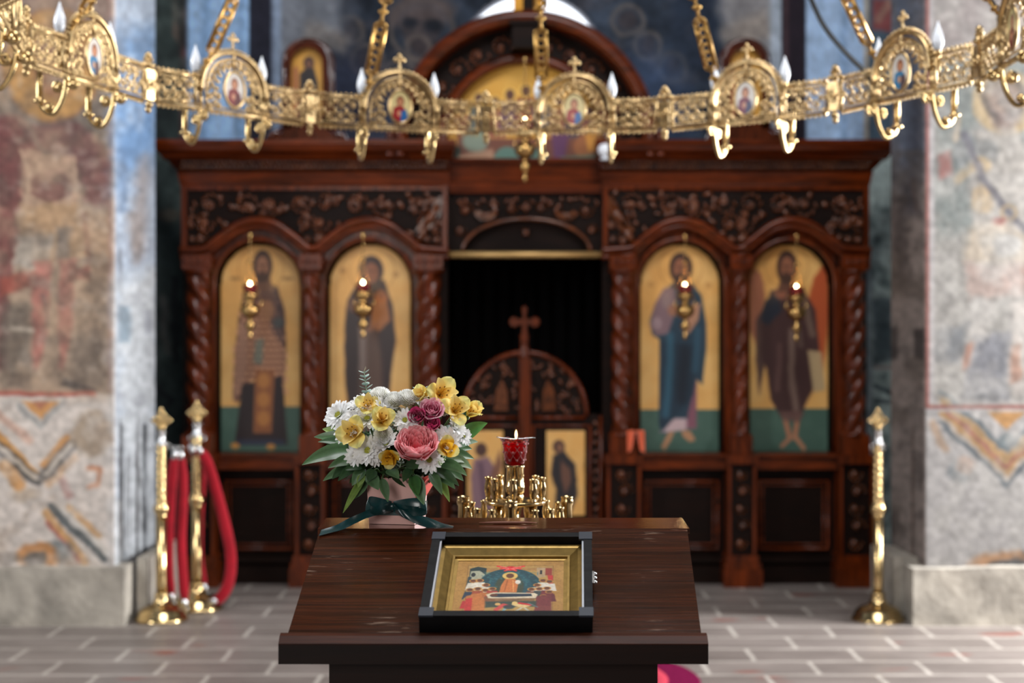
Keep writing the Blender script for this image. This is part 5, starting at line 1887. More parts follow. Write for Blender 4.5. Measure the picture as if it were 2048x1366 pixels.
def rope(pts, r, label, flat=.45, n=8):
    sp = smooth_path(pts, n)
    mb = MB()
    m = len(sp)
    rr = [r * (.55 + .45 * min(1, min(i, m - 1 - i) / 5.0)) for i in range(m)]
    mb.tube(sp, rr, 12, flat=(Vector((0, 1, 0)), flat))
    ob = mb.build('velvet_rope', M_VELV, None, sp[0])
    tag(ob, label, 'rope', 'red ropes of the rope stands')
    for e, nx in ((0, 1), (-1, -2)):
        q = MB()
        d = (sp[nx] - sp[e]).normalized()
        q.tube([sp[e] - d * .02, sp[e] + d * .03], r * .62, 12)
        q.tube([sp[e] - d * .03 + Vector((.012 * math.cos(a), 0, .012 * math.sin(a))) for a in np.linspace(0, 2 * PI, 11)[:-1]], .004, 6, closed=True)
        q.build('end_cap', M_STEEL, ob)
    return ob


def RP(px, py, D): return P(px, py, D)


rope([RP(350, 908, 7.85), RP(344, 960, 7.84), RP(338, 1060, 7.84), RP(338, 1150, 7.84), RP(344, 1196, 7.86)], .027, 'red velvet rope hanging straight down between the two brass stands, left one')
rope([RP(362, 908, 7.78), RP(366, 980, 7.76), RP(362, 1080, 7.74), RP(366, 1160, 7.72), RP(370, 1208, 7.72)], .028, 'red velvet rope hanging down just left of the rear brass stand')
rope([RP(385, 900, 7.93), RP(402, 940, 8.05), RP(398, 1040, 8.1), RP(398, 1120, 8.12), RP(410, 1176, 8.12)], .027, 'red velvet rope falling behind the rear brass stand')
rope([RP(398, 898, 7.96), RP(416, 930, 7.96), RP(440, 1010, 7.95), RP(458, 1085, 7.93), RP(462, 1130, 7.92), RP(456, 1170, 7.9), RP(440, 1196, 7.9), RP(424, 1203, 7.9)], .031, 'red velvet rope curving out to the right of the rear brass stand')

# round crimson rug behind the lectern
mb = MB()
rc = Vector((.18, 6.30, 0))
mb.lathe([(.65, .0), (.652, .006), (.64, .011), (.0, .011)], rc, 72)
rug = mb.build('round_rug', mat('crimson_pile', (92, 20, 50), .95, spec=0.0, var=.2, vscale=60), None, rc)
tag(rug, 'round crimson rug on the floor behind the lectern', 'rug')
mb = MB()
mb.lathe([(.51, .0105), (.505, .014), (.44, .014), (.435, .0105)], rc, 72, cap=False)
mb.build('pink_border', mat('rose_pile', (170, 60, 74), .95, spec=0.0), rug)
mb = MB()
mb.lathe([(.434, .0105), (.43, .0145), (.0, .0145)], rc, 72, cap=False)
mb.build('pale_centre', mat('cream_pile', (206, 190, 184), .95, sheen=.4, var=.2, vscale=40), rug)


# ------------------------------------------------------------------ the lectern
LX = -.012
ZT, YT = 1.2304, 2.05          # front edge of the flat ledge
YB_, ZB = 1.815, 1.1244        # foot of the slope
YK = 2.178                     # back edge of the ledge
WL = .53
LE = thing('lectern', (LX, 2.0, 0), 'dark varnished wooden lectern with a sloping top in the foreground', 'lectern')
ln_ = math.hypot(YT - YB_, ZT - ZB)
SD = Vector((0, (YT - YB_) / ln_, (ZT - ZB) / ln_))      # up the slope
SN = Vector((0, -SD.z, SD.y))                            # out of the slope


def wedge(mb, w0, w1, prof0, prof1):
    pass


def bevel_box(mb, pts_a, pts_b, smooth=False):
    """prism between two equal outlines (lists of Vector)"""
    n = len(pts_a)
    mb.add(list(pts_a) + list(pts_b), [tuple(range(n))[::-1], tuple(range(n, 2 * n))] + [(i, (i + 1) % n, (i + 1) % n + n, i + n) for i in range(n)])


h2 = WL / 2
mb = MB()
def sl(x, s, t): return Vector((LX - .0105 * (1 - s / ln_) + x, YB_, ZB)) + SD * s + SN * t
c = .0006
prof = [(0, -.022), (ln_, -.022), (ln_, -c), (ln_ - c, 0), (0, 0)]
bevel_box(mb, [sl(-h2 + (c if t > -.001 else 0), s, t) for s, t in prof], [sl(h2 - (c if t > -.001 else 0), s, t) for s, t in prof])
board = mb.build('sloping_board', M_LECT, LE)
mb = MB()
hb = h2 + .003
def lg(x, y, z): return Vector((LX + x, y, z))
for_ = [(YT - .0004, ZT - .024), (YT - .0004, ZT - .0006), (YT, ZT), (YK - .003, ZT), (YK, ZT - .003), (YK, ZT - .024)]
bevel_box(mb, [lg(-hb - (.004 if y > YT + .05 else 0), y, z) for y, z in for_], [lg(hb + (.004 if y > YT + .05 else 0), y, z) for y, z in for_])
mb.build('flat_ledge', M_LEDGE, LE)
# the lip that stops books at the foot of the slope
mb = MB()
hl = .2712
def lipx(prof): bevel_box(mb, [Vector((LX - .0115 - hl, YB_ + y, ZB + z - .001)) for y, z in prof], [Vector((LX - .0115 + hl, YB_ + y, ZB + z - .001)) for y, z in prof])
lipx([(0, -.022), (0, .002), (.002, .004), (-.003, .0055), (-.012, .0035), (-.0215, -.0045), (-.0215, -.0055), (-.010, -.022)])
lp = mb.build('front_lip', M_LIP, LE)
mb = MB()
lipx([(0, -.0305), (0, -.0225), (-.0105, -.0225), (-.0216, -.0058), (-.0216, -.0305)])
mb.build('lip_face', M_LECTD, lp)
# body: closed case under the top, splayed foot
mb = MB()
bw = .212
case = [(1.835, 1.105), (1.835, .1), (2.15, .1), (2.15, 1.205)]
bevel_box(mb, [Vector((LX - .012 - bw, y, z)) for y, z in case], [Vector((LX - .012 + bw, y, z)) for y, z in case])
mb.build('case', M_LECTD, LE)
mb = MB()
mb.box((LX - .26, 1.79, 0), (LX + .26, 2.19, .06)); mb.box((LX - .235, 1.815, .06), (LX + .235, 2.165, .105))
mb.build('foot', M_LECTD, LE)

# ------------------------------------------------------------------ black framed icon case lying on the slope
FW, FL, FT = .221, .198, .029
fx = (1012 - 1024) * 1.84 / FPX
fo = Vector((fx, YB_, ZB)) + SD * .002 + SN * .0005     # lower edge, middle
fo.x = fx
IC = thing('icon_case', fo, 'black glazed case with a painted icon in a gilt frame, lying on the lectern slope', 'framed icon')


def fp(x, s, t):
    return fo + Vector((1, 0, 0)) * (x + s * .042) + SD * s + SN * t


def frame_ring(mb, w0, l0, w1, l1, t00, t01, t10, t11, smooth=False):
    """ring between an outer and an inner rectangle (centred): heights bottom/top at the outer and inner edge"""
    cy = FL / 2
    def rect(w, l, t): return [fp(-w / 2, cy - l / 2, t), fp(w / 2, cy - l / 2, t), fp(w / 2, cy + l / 2, t), fp(-w / 2, cy + l / 2, t)]
    a, b_, c_, d = rect(w0, l0, t00), rect(w0, l0, t01), rect(w1, l1, t11), rect(w1, l1, t10)
    mb.grid([a, b_, c_, d], cu=True, cv=True, smooth=False)


mb = MB()
frame_ring(mb, FW, FL, FW - .022, FL - .022, 0, FT, 0, FT)
case_o = mb.build('black_case', M_BLACK, IC)
M_CORN = mat('blue_black_lacquer', (18, 28, 42), .4)
cy = FL / 2
for sx in (-1, 1):
    for sy in (-1, 1):
        x, y = sx * (FW / 2 - .0085), cy + sy * (FL / 2 - .0085)
        a = [fp(x - .0092, y - .0092, FT - .002), fp(x + .0092, y - .0092, FT - .002), fp(x + .0092, y + .0092, FT - .002), fp(x - .0092, y + .0092, FT - .002)]
        b_ = [p + SN * .0028 for p in a]
        mb = MB()
        bevel_box(mb, a, b_)
        mb.build('corner_block', M_CORN, case_o)
mb = MB()
a = [fp(-FW / 2 + .01, .01, .0), fp(FW / 2 - .01, .01, .0), fp(FW / 2 - .01, FL - .01, .0), fp(-FW / 2 + .01, FL - .01, .0)]
bevel_box(mb, a, [p + SN * .004 for p in a])
mb.build('back_board', M_BLACK, case_o)
# gilt moulding stepping down to the picture
M_GLD = mat('dull_gold_leaf', (150, 122, 66), .34, .75, var=.2, vscale=90)
mb = MB()
w0, l0 = FW - .026, FL - .026
frame_ring(mb, w0, l0, w0 - .012, l0 - .012, .004, .0175, .004, .016)
frame_ring(mb, w0 - .012, l0 - .012, w0 - .034, l0 - .034, .004, .016, .004, .0095)
frame_ring(mb, w0 - .034, l0 - .034, w0 - .04, l0 - .04, .004, .011, .004, .011)
frame_ring(mb, w0 - .04, l0 - .04, w0 - .05, l0 - .05, .004, .008, .004, .0075)
mb.build('gilt_moulding', M_GLD, IC)
M_GLINT = mat('pale_glint_strip', (190, 196, 204), .3, .7)  # pale strips put the glint along the case's inner edges into the colour
for s in (-1, 1):
    mb = MB()
    x = s * (FW / 2 - .0125)
    q = [fp(x - .0012, .014, .012), fp(x + .0012, .014, .012), fp(x + .0012, FL - .014, .012), fp(x - .0012, FL - .014, .012)]
    bevel_box(mb, q, [p + SN * .015 for p in q])
    mb.build('glint_edge', M_GLINT, IC)
mb = MB()
q = [fp(FW / 2, FL * .44, .008), fp(FW / 2 + .003, FL * .44, .008), fp(FW / 2 + .003, FL * .58, .008), fp(FW / 2, FL * .58, .008)]
bevel_box(mb, q, [p + SN * .012 for p in q])
for e in (.46, .51, .56):
    mb.ball(fp(FW / 2 + .004, FL * e, .018), .003)
mb.build('hinge', M_STEEL, IC)
# the painting: a burial scene, figures round a bier under a blue glory
PW, PL = w0 - .046, l0 - .046
p = Paint(0, 0, 200, 205, 1.0, (164, 120, 58))
p.stain((184, 142, 78), 30, .4, .7, .5)
p.poly([(22, 22), (178, 22), (178, 205), (22, 205)], (170, 134, 74), 1, 1.5)
p.line([(22, 22), (178, 22), (178, 205), (22, 205), (22, 22)], 1.5, (120, 82, 40), .7, 1)
p.poly([(24, 34), (176, 30), (176, 60), (150, 40), (60, 46), (24, 60)], (150, 104, 60), .6, 6, 3)
# buildings
p.poly([(26, 50), (26, 34), (40, 26), (56, 32), (56, 66), (26, 66)], (24, 48, 50), 1, 1.5); p.poly([(28, 44), (44, 42), (54, 56), (54, 84), (26, 84)], (158, 158, 134), 1, 1.5); p.ell(33, 58, 4, 8, (22, 34, 40), 1, 1)
p.poly([(24, 66), (30, 66), (30, 120), (22, 120)], (30, 50, 60), .9, 2)
p.poly([(148, 30), (164, 30), (164, 66), (148, 70)], (172, 144, 108), 1, 1.5); p.poly([(164, 32), (176, 32), (176, 60), (164, 60)], (140, 54, 42), 1, 1.5); p.poly([(154, 40), (158, 40), (158, 56), (154, 56)], (30, 30, 34), 1, 1)
p.poly([(168, 60), (178, 60), (178, 105), (172, 105)], (186, 40, 42), .9, 2)
# the glory
p.ell(100, 96, 56, 62, (22, 62, 70), 1, 2); p.ell(100, 102, 40, 56, (28, 74, 84), .9, 3); p.ell(100, 106, 26, 50, (56, 62, 44), .9, 4)
p.stain((60, 110, 112), 5, .58, .7, .5, (48, 44, 152, 110, 4))
# red seraph
p.ell(100, 33, 11, 9, (196, 34, 38), 1, 1.5)
for dx, dy in ((-24, -8), (24, -8), (-18, 2), (18, 2), (-10, 10), (10, 10)):
    p.line([(100, 34), (100 + dx, 32 + dy)], 5, (206, 44, 44), 1, 1.5); p.line([(100, 33), (100 + dx * .8, 31 + dy * .8)], 1.2, (240, 170, 150), .8, 1)
# standing figure in orange
p.ell(100, 62, 14, 14, (206, 170, 92), 1, 1.5); p.ell(100, 62, 7, 9, (96, 56, 36), 1, 1.5); p.poly([(92, 74), (110, 74), (116, 92), (114, 126), (82, 126), (86, 96)], (190, 110, 56), 1, 1.5, 1)
p.line([(96, 80), (92, 122)], 2, (140, 74, 36), .8, 1.5); p.line([(106, 80), (108, 122)], 2, (224, 160, 92), .8, 1.5)
p.ell(115, 86, 5, 8, (216, 206, 190), 1, 1.5)
# groups at both sides
def folk(x, y, robe, halo=True, s=1.0):
    p.poly([(x - 9 * s, y + 8), (x + 9 * s, y + 8), (x + 13 * s, y + 36 * s), (x - 13 * s, y + 36 * s)], robe, 1, 1.5, 1)
    if halo: p.ell(x, y, 7.5 * s, 6.5 * s, (184, 128, 62), 1, 1.5)
    p.ell(x, y + 1, 5 * s, 5 * s, (116, 66, 42), 1, 1.5)
    p.ell(x, y - 2, 4.5 * s, 2.6 * s, (70, 42, 30), .8, 1.5)
for x, y, c_ in ((34, 82, (206, 196, 176)), (46, 80, (214, 204, 186)), (58, 98, (200, 190, 170)), (160, 80, (206, 198, 180)), (172, 84, (210, 200, 184)), (150, 98, (196, 184, 164))):
    folk(x, y, c_)
for x, y, c_ in ((30, 116, (36, 52, 70)), (44, 112, (150, 70, 44)), (58, 118, (170, 100, 54)), (70, 112, (160, 60, 50)), (140, 114, (120, 66, 50)), (154, 112, (56, 62, 60)), (168, 110, (110, 40, 44)), (172, 124, (96, 34, 40)), (40, 138, (186, 106, 52)), (28, 150, (176, 40, 44)), (162, 140, (104, 40, 42)), (66, 134, (120, 76, 50))):
    folk(x, y, c_)
p.poly([(24, 140), (50, 128), (62, 165), (58, 205), (24, 205)], (186, 110, 56), .9, 2, 1); p.poly([(24, 150), (36, 146), (36, 205), (24, 205)], (184, 44, 44), .9, 2, 1)
p.poly([(150, 140), (176, 134), (177, 205), (146, 205)], (112, 42, 44), .9, 2, 1)
# bier
p.poly([(60, 134), (72, 126), (146, 128), (152, 134), (148, 148), (80, 154), (64, 148)], (206, 190, 160), 1, 1.5); p.poly([(66, 138), (76, 130), (140, 131), (142, 140), (84, 144), (70, 143)], (20, 40, 58), 1, 1.5)
p.ell(74, 136, 7, 5, (92, 52, 34), 1, 1.5); p.poly([(64, 148), (148, 147), (146, 160), (70, 164)], (120, 84, 54), .8, 2, 1)
p.poly([(60, 160), (150, 158), (150, 178), (60, 182)], (40, 58, 54), .9, 4, 2)
# small figures at the front
p.line([(80, 190), (92, 172), (104, 178)], 9, (190, 70, 64), 1, 2); p.ell(82, 170, 5, 5, (206, 160, 96), 1, 1.5); p.line([(96, 186), (90, 200)], 5, (130, 160, 160), 1, 1.5)
p.line([(112, 170), (126, 178), (136, 172)], 11, (206, 176, 120), 1, 2); p.line([(120, 166), (140, 172)], 6, (190, 40, 44), 1, 1.5); p.ell(112, 165, 5, 5, (214, 180, 110), 1, 1.5); p.line([(124, 184), (112, 198)], 4, (176, 170, 150), 1, 1); p.line([(130, 184), (140, 198)], 4, (176, 170, 150), 1, 1)
p.line([(136, 166), (152, 180)], 3, (90, 110, 110), .9, 1); p.ell(102, 180, 10, 8, (26, 50, 56), .8, 3)
p.poly([(24, 196), (176, 196), (176, 205), (24, 205)], (92, 76, 48), .7, 4, 2)
p.grain(.10, 3)


def pic(X, Y):
    u = X / 200.0 - .5; w = 1 - Y / 205.0
    o = fo + SN * .0065
    s = (FL - PL) / 2 + w * PL
    return o.x + u * PW + s * .042, o.y + SD.y * s, o.z + SD.z * s


p.mesh('painting', pic, attr_mat('tempera', .4, coat=.25, fine=.05, fscale=200), parent=IC)

# thin brown stick on the ledge
mb = MB()
a, c_ = P(958, 1048.5, 2.098), P(1074, 1048.5, 2.098)
a.z = c_.z = ZT + .0022
pts = [a.lerp(c_, t) for t in np.linspace(0, 1, 9)]
mb.tube(pts, [.0006, .0014, .002, .0022, .0022, .0022, .002, .0014, .0006], 8)
tag(mb.build('thin_stick', mat('brown_twig', (112, 64, 44), .6), None, a), 'thin pointed brown stick lying on the flat ledge of the lectern', 'stick')

# ------------------------------------------------------------------ brass candle stand behind the lectern
CD = 2.52
kx = CD / FPX
cc = P(1030, 1000, CD)
CS = thing('candle_stand', (cc.x, CD, 0), 'polished brass candle stand with rings of small empty cups behind the lectern', 'candle stand')
z_t = cc.z                              # top of the upper disc
z_l = P(1030, 1055, CD).z               # lower disc
mb = MB()
mb.lathe([(0, z_t - .007), (.052, z_t - .007), (.055, z_t - .005), (.0555, z_t - .001), (.053, z_t), (.03, z_t + .0005), (.028, z_t + .002), (.0, z_t + .002)], (cc.x, CD, 0), 48)
mb.build('upper_disc', M_BRASSB, CS)
mb = MB()
mb.lathe([(0, z_l - .012), (.1, z_l - .012), (.106, z_l - .008), (.106, z_l - .002), (.1, z_l), (0, z_l)], (cc.x, CD, 0), 56)
mb.build('lower_disc', M_BRASSB, CS)
mb = MB()
mb.lathe([(.16, 0), (.16, .02), (.12, .05), (.05, .09), (.03, .14), (.024, .2), (.024, .5), (.036, .52), (.036, .56), (.024, .58), (.02, .9), (.03, z_l - .03), (.06, z_l - .012)], (cc.x, CD, 0), 32)
mb.build('stem', M_BRASSB, CS)
mb = MB()
mb.lathe([(.012, z_l), (.02, z_l + .004), (.012, z_l + .012), (.009, z_l + .02), (.013, z_l + .035), (.009, z_l + .045), (.008, z_t - .02), (.012, z_t - .008)], (cc.x, CD, 0), 24)
for k in range(3):
    t = k * 2 * PI / 3 + .5
    mb.lathe([(.008, z_l), (.0095, z_l + .006), (.006, z_l + .02), (.009, z_l + .04), (.007, z_t - .012), (.01, z_t - .006)], (cc.x + .036 * math.cos(t), CD + .036 * math.sin(t), 0), 14)
mb.build('disc_support', M_BRASSB, CS)
# middle holder
mb = MB()
zc = P(1030, 975, CD).z
mb.lathe([(.012, z_t), (.016, z_t + .004), (.009, z_t + .01), (.008, z_t + .014), (.013, zc - .012), (.0165, zc - .008), (.0172, zc), (.0168, zc + .0045), (.0155, zc + .006), (.0155, zc + .034), (.0172, zc + .036), (.0172, zc + .04), (.0145, zc + .04), (.0145, zc + .02), (0, zc + .02)], (cc.x, CD, 0), 32)
mb.build('lamp_holder', M_BRASSB, CS)
mb = MB()
cup_prof = [(.0075, 0), (.0082, .001), (.0062, .004), (.0056, .008), (.0078, .016), (.0092, .025), (.0086, .034), (.0066, .043), (.0064, .048), (.0084, .0515), (.0088, .0535), (.0078, .0555), (.0062, .055), (.0056, .046), (0, .046)]
mb.lathe([(r_ * .78, z_ * .74) for r_, z_ in cup_prof], (0, 0, 0), 18)
me_cc = mb.mesh('candle_cup', M_BRASSB)
mb = MB()
mb.lathe([(r_, z_ * .77) for r_, z_ in ((.010, 0), (.0105, .002), (.0092, .006), (.0092, .05), (.0108, .053), (.0116, .058), (.0108, .064), (.0102, .066), (.0108, .068), (.0112, .071), (.0088, .072), (.0085, .06), (0, .06))], (0, 0, 0), 22)
me_big = mb.mesh('large_candle_cup', M_BRASSB)


def cup(px, py_top, me, disc_z, big=0):
    """py_top: the rim as seen, used once to find where on the disc the cup stands"""
    h = .0555 if me is me_cc else .072
    z = disc_z + h
    D = (EYE - z) * FPX / (py_top - 683)
    x = (px - 1024) * D / FPX
    place('large_candle_cup' if me is me_big else 'candle_cup', me, CS, Matrix.Translation((x - cc.x, D - CD, disc_z)))


def cup_at(r, deg, me, z):
    t = math.radians(deg)
    place('large_candle_cup' if me is me_big else 'candle_cup', me, CS, Matrix.Translation((r * math.sin(t), -r * math.cos(t), z)))


for deg in (-4, 41, 85, 130, 168, -145, -97, -48):
    cup_at(.048, deg, me_cc, z_t)
for deg in (0 - 6, 92, -92):
    cup_at(.092 if abs(deg) > 20 else .07, deg, me_big, z_l)
for deg in (-27, -48, -68, 23, 44, 64, -118, -140, 118, 140, 165, -165):
    cup_at(.088, deg, me_cc, z_l)

# ------------------------------------------------------------------ red glass oil lamp in the middle holder
gz = zc + .0392
GT = thing('oil_lamp', (cc.x, CD, gz), 'red cut-glass oil lamp with a scalloped rim and a small flame on the brass stand', 'oil lamp')
M_CLEAR, nt_, b_ = newmat('pink_clear_glass')
b_.inputs['Base Color'].default_value = rgba((250, 170, 175)); b_.inputs['Roughness'].default_value = .05; b_.inputs['Transmission Weight'].default_value = 1.0; b_.inputs['IOR'].default_value = 1.3
M_OIL, nt_, b_ = newmat('red_oil')
b_.inputs['Base Color'].default_value = rgba((214, 16, 30)); b_.inputs['Roughness'].default_value = .12; b_.inputs['Transmission Weight'].default_value = .3; b_.inputs['IOR'].default_value = 1.2
_tr = M_OIL.node_tree.nodes.new('ShaderNodeBsdfTranslucent'); _tr.inputs['Color'].default_value = rgba((240, 24, 40))
_mx = M_OIL.node_tree.nodes.new('ShaderNodeMixShader'); _mx.inputs[0].default_value = .65
M_OIL.node_tree.links.new(b_.outputs[0], _mx.inputs[1]); M_OIL.node_tree.links.new(_tr.outputs[0], _mx.inputs[2]); M_OIL.node_tree.links.new(_mx.outputs[0], M_OIL.node_tree.nodes['Material Output'].inputs['Surface'])
GH = .047
rad = lambda h: .0158 + .0075 * (h / GH) ** .8 if h < .9 * GH else .0158 + .0075 * (h / GH) ** .8 + .0035 * ((h / GH - .9) / .1)
rows = []
for i in range(25):
    h = GH * i / 24
    row = []
    for k in range(56):
        t = 2 * PI * k / 56
        e = max(0, (h / GH - .8) / .2)
        bot = .55 + .45 * min(1, h / .004)
        q = rad(h) * bot * (1 + .035 * e * math.cos(9 * t))
        row.append((cc.x + q * math.cos(t), CD + q * math.sin(t), gz + h + .0022 * e * math.cos(9 * t)))
    rows.append(row)
mb = MB()
mb.grid(rows, cu=True)
n = len(rows)
inn = [[(cc.x + (p_[0] - cc.x) * .94, CD + (p_[1] - CD) * .94, p_[2]) for p_ in r] for r in rows[1:]]
mb.grid([rows[-1]] + inn[::-1], cu=True)
mb.build('glass_cup', M_CLEAR, GT)
mb = MB()
mb.lathe([(0, gz + .002)] + [(rad(h) * (.93 if h > .003 else .8), gz + h) for h in np.linspace(.002, GH * .84, 14)] + [(0, gz + GH * .84)], (cc.x, CD, 0), 40)
mb.build('red_oil', M_OIL, GT)
# cut diamonds: raised pale lines and dots
mb = MB()
for s in (-1, 1):
    for k in range(9):
        pts = []
        for i in range(13):
            h = .008 + (GH * .72 - .008) * i / 12
            t = 2 * PI * k / 9 + s * 2 * PI / 9 * 1.25 * i / 12
            q = rad(h) * 1.012
            pts.append((cc.x + q * math.cos(t), CD + q * math.sin(t), gz + h))
        mb.tube(pts, .00045, 5)
for k in range(9):
    for h in (.010, .024, .0385):
        t = 2 * PI * (k + (.5 if h == .024 else 0)) / 9
        q = rad(h) * 1.0
        mb.ball((cc.x + q * math.cos(t), CD + q * math.sin(t), gz + h), .0022, seg=8, rings=6)
mb.build('cut_pattern', mat('frosted_pink_glass', (232, 140, 140), .35, trans=.4), GT)
mb = MB()
zr = gz + GH + .002
mb.tube([(cc.x - .033, CD, zr + .0015), (cc.x - .028, CD, zr), (cc.x - .02, CD, zr - .001), (cc.x, CD, zr - .003), (cc.x + .02, CD, zr - .001), (cc.x + .03, CD, zr), (cc.x + .036, CD, zr)], .0009, 6)
mb.lathe([(.005, zr - .005), (.005, zr - .002), (.002, zr)], (cc.x + .002, CD, 0), 12)
mb.build('wick_holder', M_STEEL, GT)
mb = MB()
mb.lathe([(.0012, zr), (.0022, zr + .003), (.0024, zr + .006), (.0014, zr + .0105), (0, zr + .0145)], (cc.x + .002, CD, 0), 12)
mb.build('flame', emit('oil_flame', (255, 208, 140), 9.0), GT)
warm_light(GT, (0, 0, GH + .012), .08, .004)


# ------------------------------------------------------------------ the bouquet
BD = 2.115
kb = BD / FPX
BX = P(793, 1048, BD).x
M_PETW = attr_mat('white_petal', .55, spec=.3, translucent=.25, sheen=.1)
M_PETY = attr_mat('yellow_petal', .5, spec=.3, translucent=.25)
M_PETR = attr_mat('rose_petal', .5, spec=.3, translucent=.2, sheen=.2)
M_LEAF = attr_mat('green_leaf', .34, spec=.5, fine=.15, fscale=140, translucent=.12)
M_EUC = attr_mat('eucalyptus_leaf', .55, spec=.3, translucent=.15)
M_STEM = mat('green_stem', (86, 112, 58), .5)
M_EYE = attr_mat('flower_eye', .7)


def cmix(a, b_, t):
    a, b_ = srgb(a), srgb(b_)
    return tuple(float(x) for x in a * (1 - t) + b_ * t)


def petal(mb, M, L, W, cup, tipw, col, n=7, m=4, curl=0.0, fold=0.0, ruffle=0.0, ph=0.0, pos=.55, ex=.75):
    """petal from the origin along +x of M, curving towards +z; col(s, u) gives its colour"""
    rows, cols = [], []
    for i in range(n + 1):
        s = i / n
        w = W * (max(0.0, math.sin(PI * min(1, s ** pos * .93 + .04))) ** ex) * (1 if s < .8 else 1 - tipw * (s - .8) / .2)
        a = cup * s + curl * s * s
        # arc length integration of the bend
        x = 0; z = 0
        for q in range(8):
            b2 = cup * (s * (q + .5) / 8) + curl * (s * (q + .5) / 8) ** 2
            x += math.cos(b2) * s * L / 8; z += math.sin(b2) * s * L / 8
        row = []
        for j in range(m + 1):
            u = -1 + 2 * j / m
            zz = fold * abs(u) * w + ruffle * W * math.sin(5 * u + ph + 6 * s) * s
            row.append(M @ Vector((x - math.sin(a) * zz, u * w / 2, z + math.cos(a) * zz)))
            cols.append(col(s, u))
        rows.append(row)
    n0 = len(mb.v)
    mb.grid(rows)
    mb.c.extend([(1, 1, 1)] * (n0 - len(mb.c)))
    mb.c = mb.c[:n0] + cols


def rot(az, el, off=(0, 0, 0), roll=0):
    """x axis to azimuth az, lifted by el towards +z"""
    return Matrix.Translation(off) @ Matrix.Rotation(az, 4, 'Z') @ Matrix.Rotation(-el, 4, 'Y') @ Matrix.Rotation(roll, 4, 'X')


def cball(mb, c, r, sc, col, seg=8, rings=5):
    n0 = len(mb.v)
    mb.c.extend([(1, 1, 1)] * (n0 - len(mb.c)))
    mb.ball(c, r, sc, seg=seg, rings=rings)
    mb.c = mb.c[:n0] + [col] * (len(mb.v) - n0)


# --- kinds, unit radius 1 = petal length about 0.022 m: built in metres at their usual size, facing +z
def kind_daisy(seed, open_=.25, n1=17, R=.022):
    r = np.random.RandomState(seed)
    mb = MB()
    for ring, (n, el, f) in enumerate(((n1, open_, 1.0), (n1 - 2, open_ + .28, .86), (9, open_ + .62, .6))):
        for k in range(n):
            a = 2 * PI * (k + .5 * (ring % 2)) / n + r.uniform(-.09, .09)
            e = el + r.uniform(-.13, .13)
            d = r.uniform(.88, 1.06)
            petal(mb, rot(a, e, (.003 * math.cos(a), .003 * math.sin(a), .001 * ring), r.uniform(-.25, .25)), R * f * d, R * .32, -.1, .0,
                  lambda s, u: cmix((206, 214, 184), (250, 250, 250), min(1, .3 + s * 1.6)), 7, 4, curl=r.uniform(-.5, .2), fold=.12, pos=1.35, ex=.6)
    me = mb.mesh('petals', M_PETW)
    mb = MB()
    cball(mb, (0, 0, .0035), .0048, (1, 1, .6), cmix((150, 160, 60), (150, 160, 60), 0), 12, 7)
    for k in range(26):
        a = k * 2.4; q = .0044 * math.sqrt(k / 26)
        cball(mb, (q * math.cos(a), q * math.sin(a), .0062 - q * q * 60), .0009, (1, 1, 1), cmix((196, 190, 84), (150, 160, 60), r.rand()), 6, 4)
    return me, mb.mesh('flower_eye', M_EYE)


def kind_pom(seed, R=.0165):
    r = np.random.RandomState(seed)
    mb = MB()
    n = 260
    for k in range(n):
        t = (k + .5) / n
        el = PI / 2 - math.acos(1 - t * 1.18)
        a = k * 2.399963
        d = Vector((math.cos(a) * math.cos(el), math.sin(a) * math.cos(el), math.sin(el) * .8))
        petal(mb, rot(a, el, d * R * .6, r.uniform(-.4, .4)), R * .46, R * .2, .35, .2, lambda s, u: cmix((206, 204, 176), (255, 255, 252), min(1, s * 1.6)), 3, 2, fold=.25, curl=.3)
    cball(mb, (0, 0, 0), R * .68, (1, 1, .8), cmix((190, 190, 160), (0, 0, 0), .0), 14, 9)
    return mb.mesh('petals', M_PETW), None


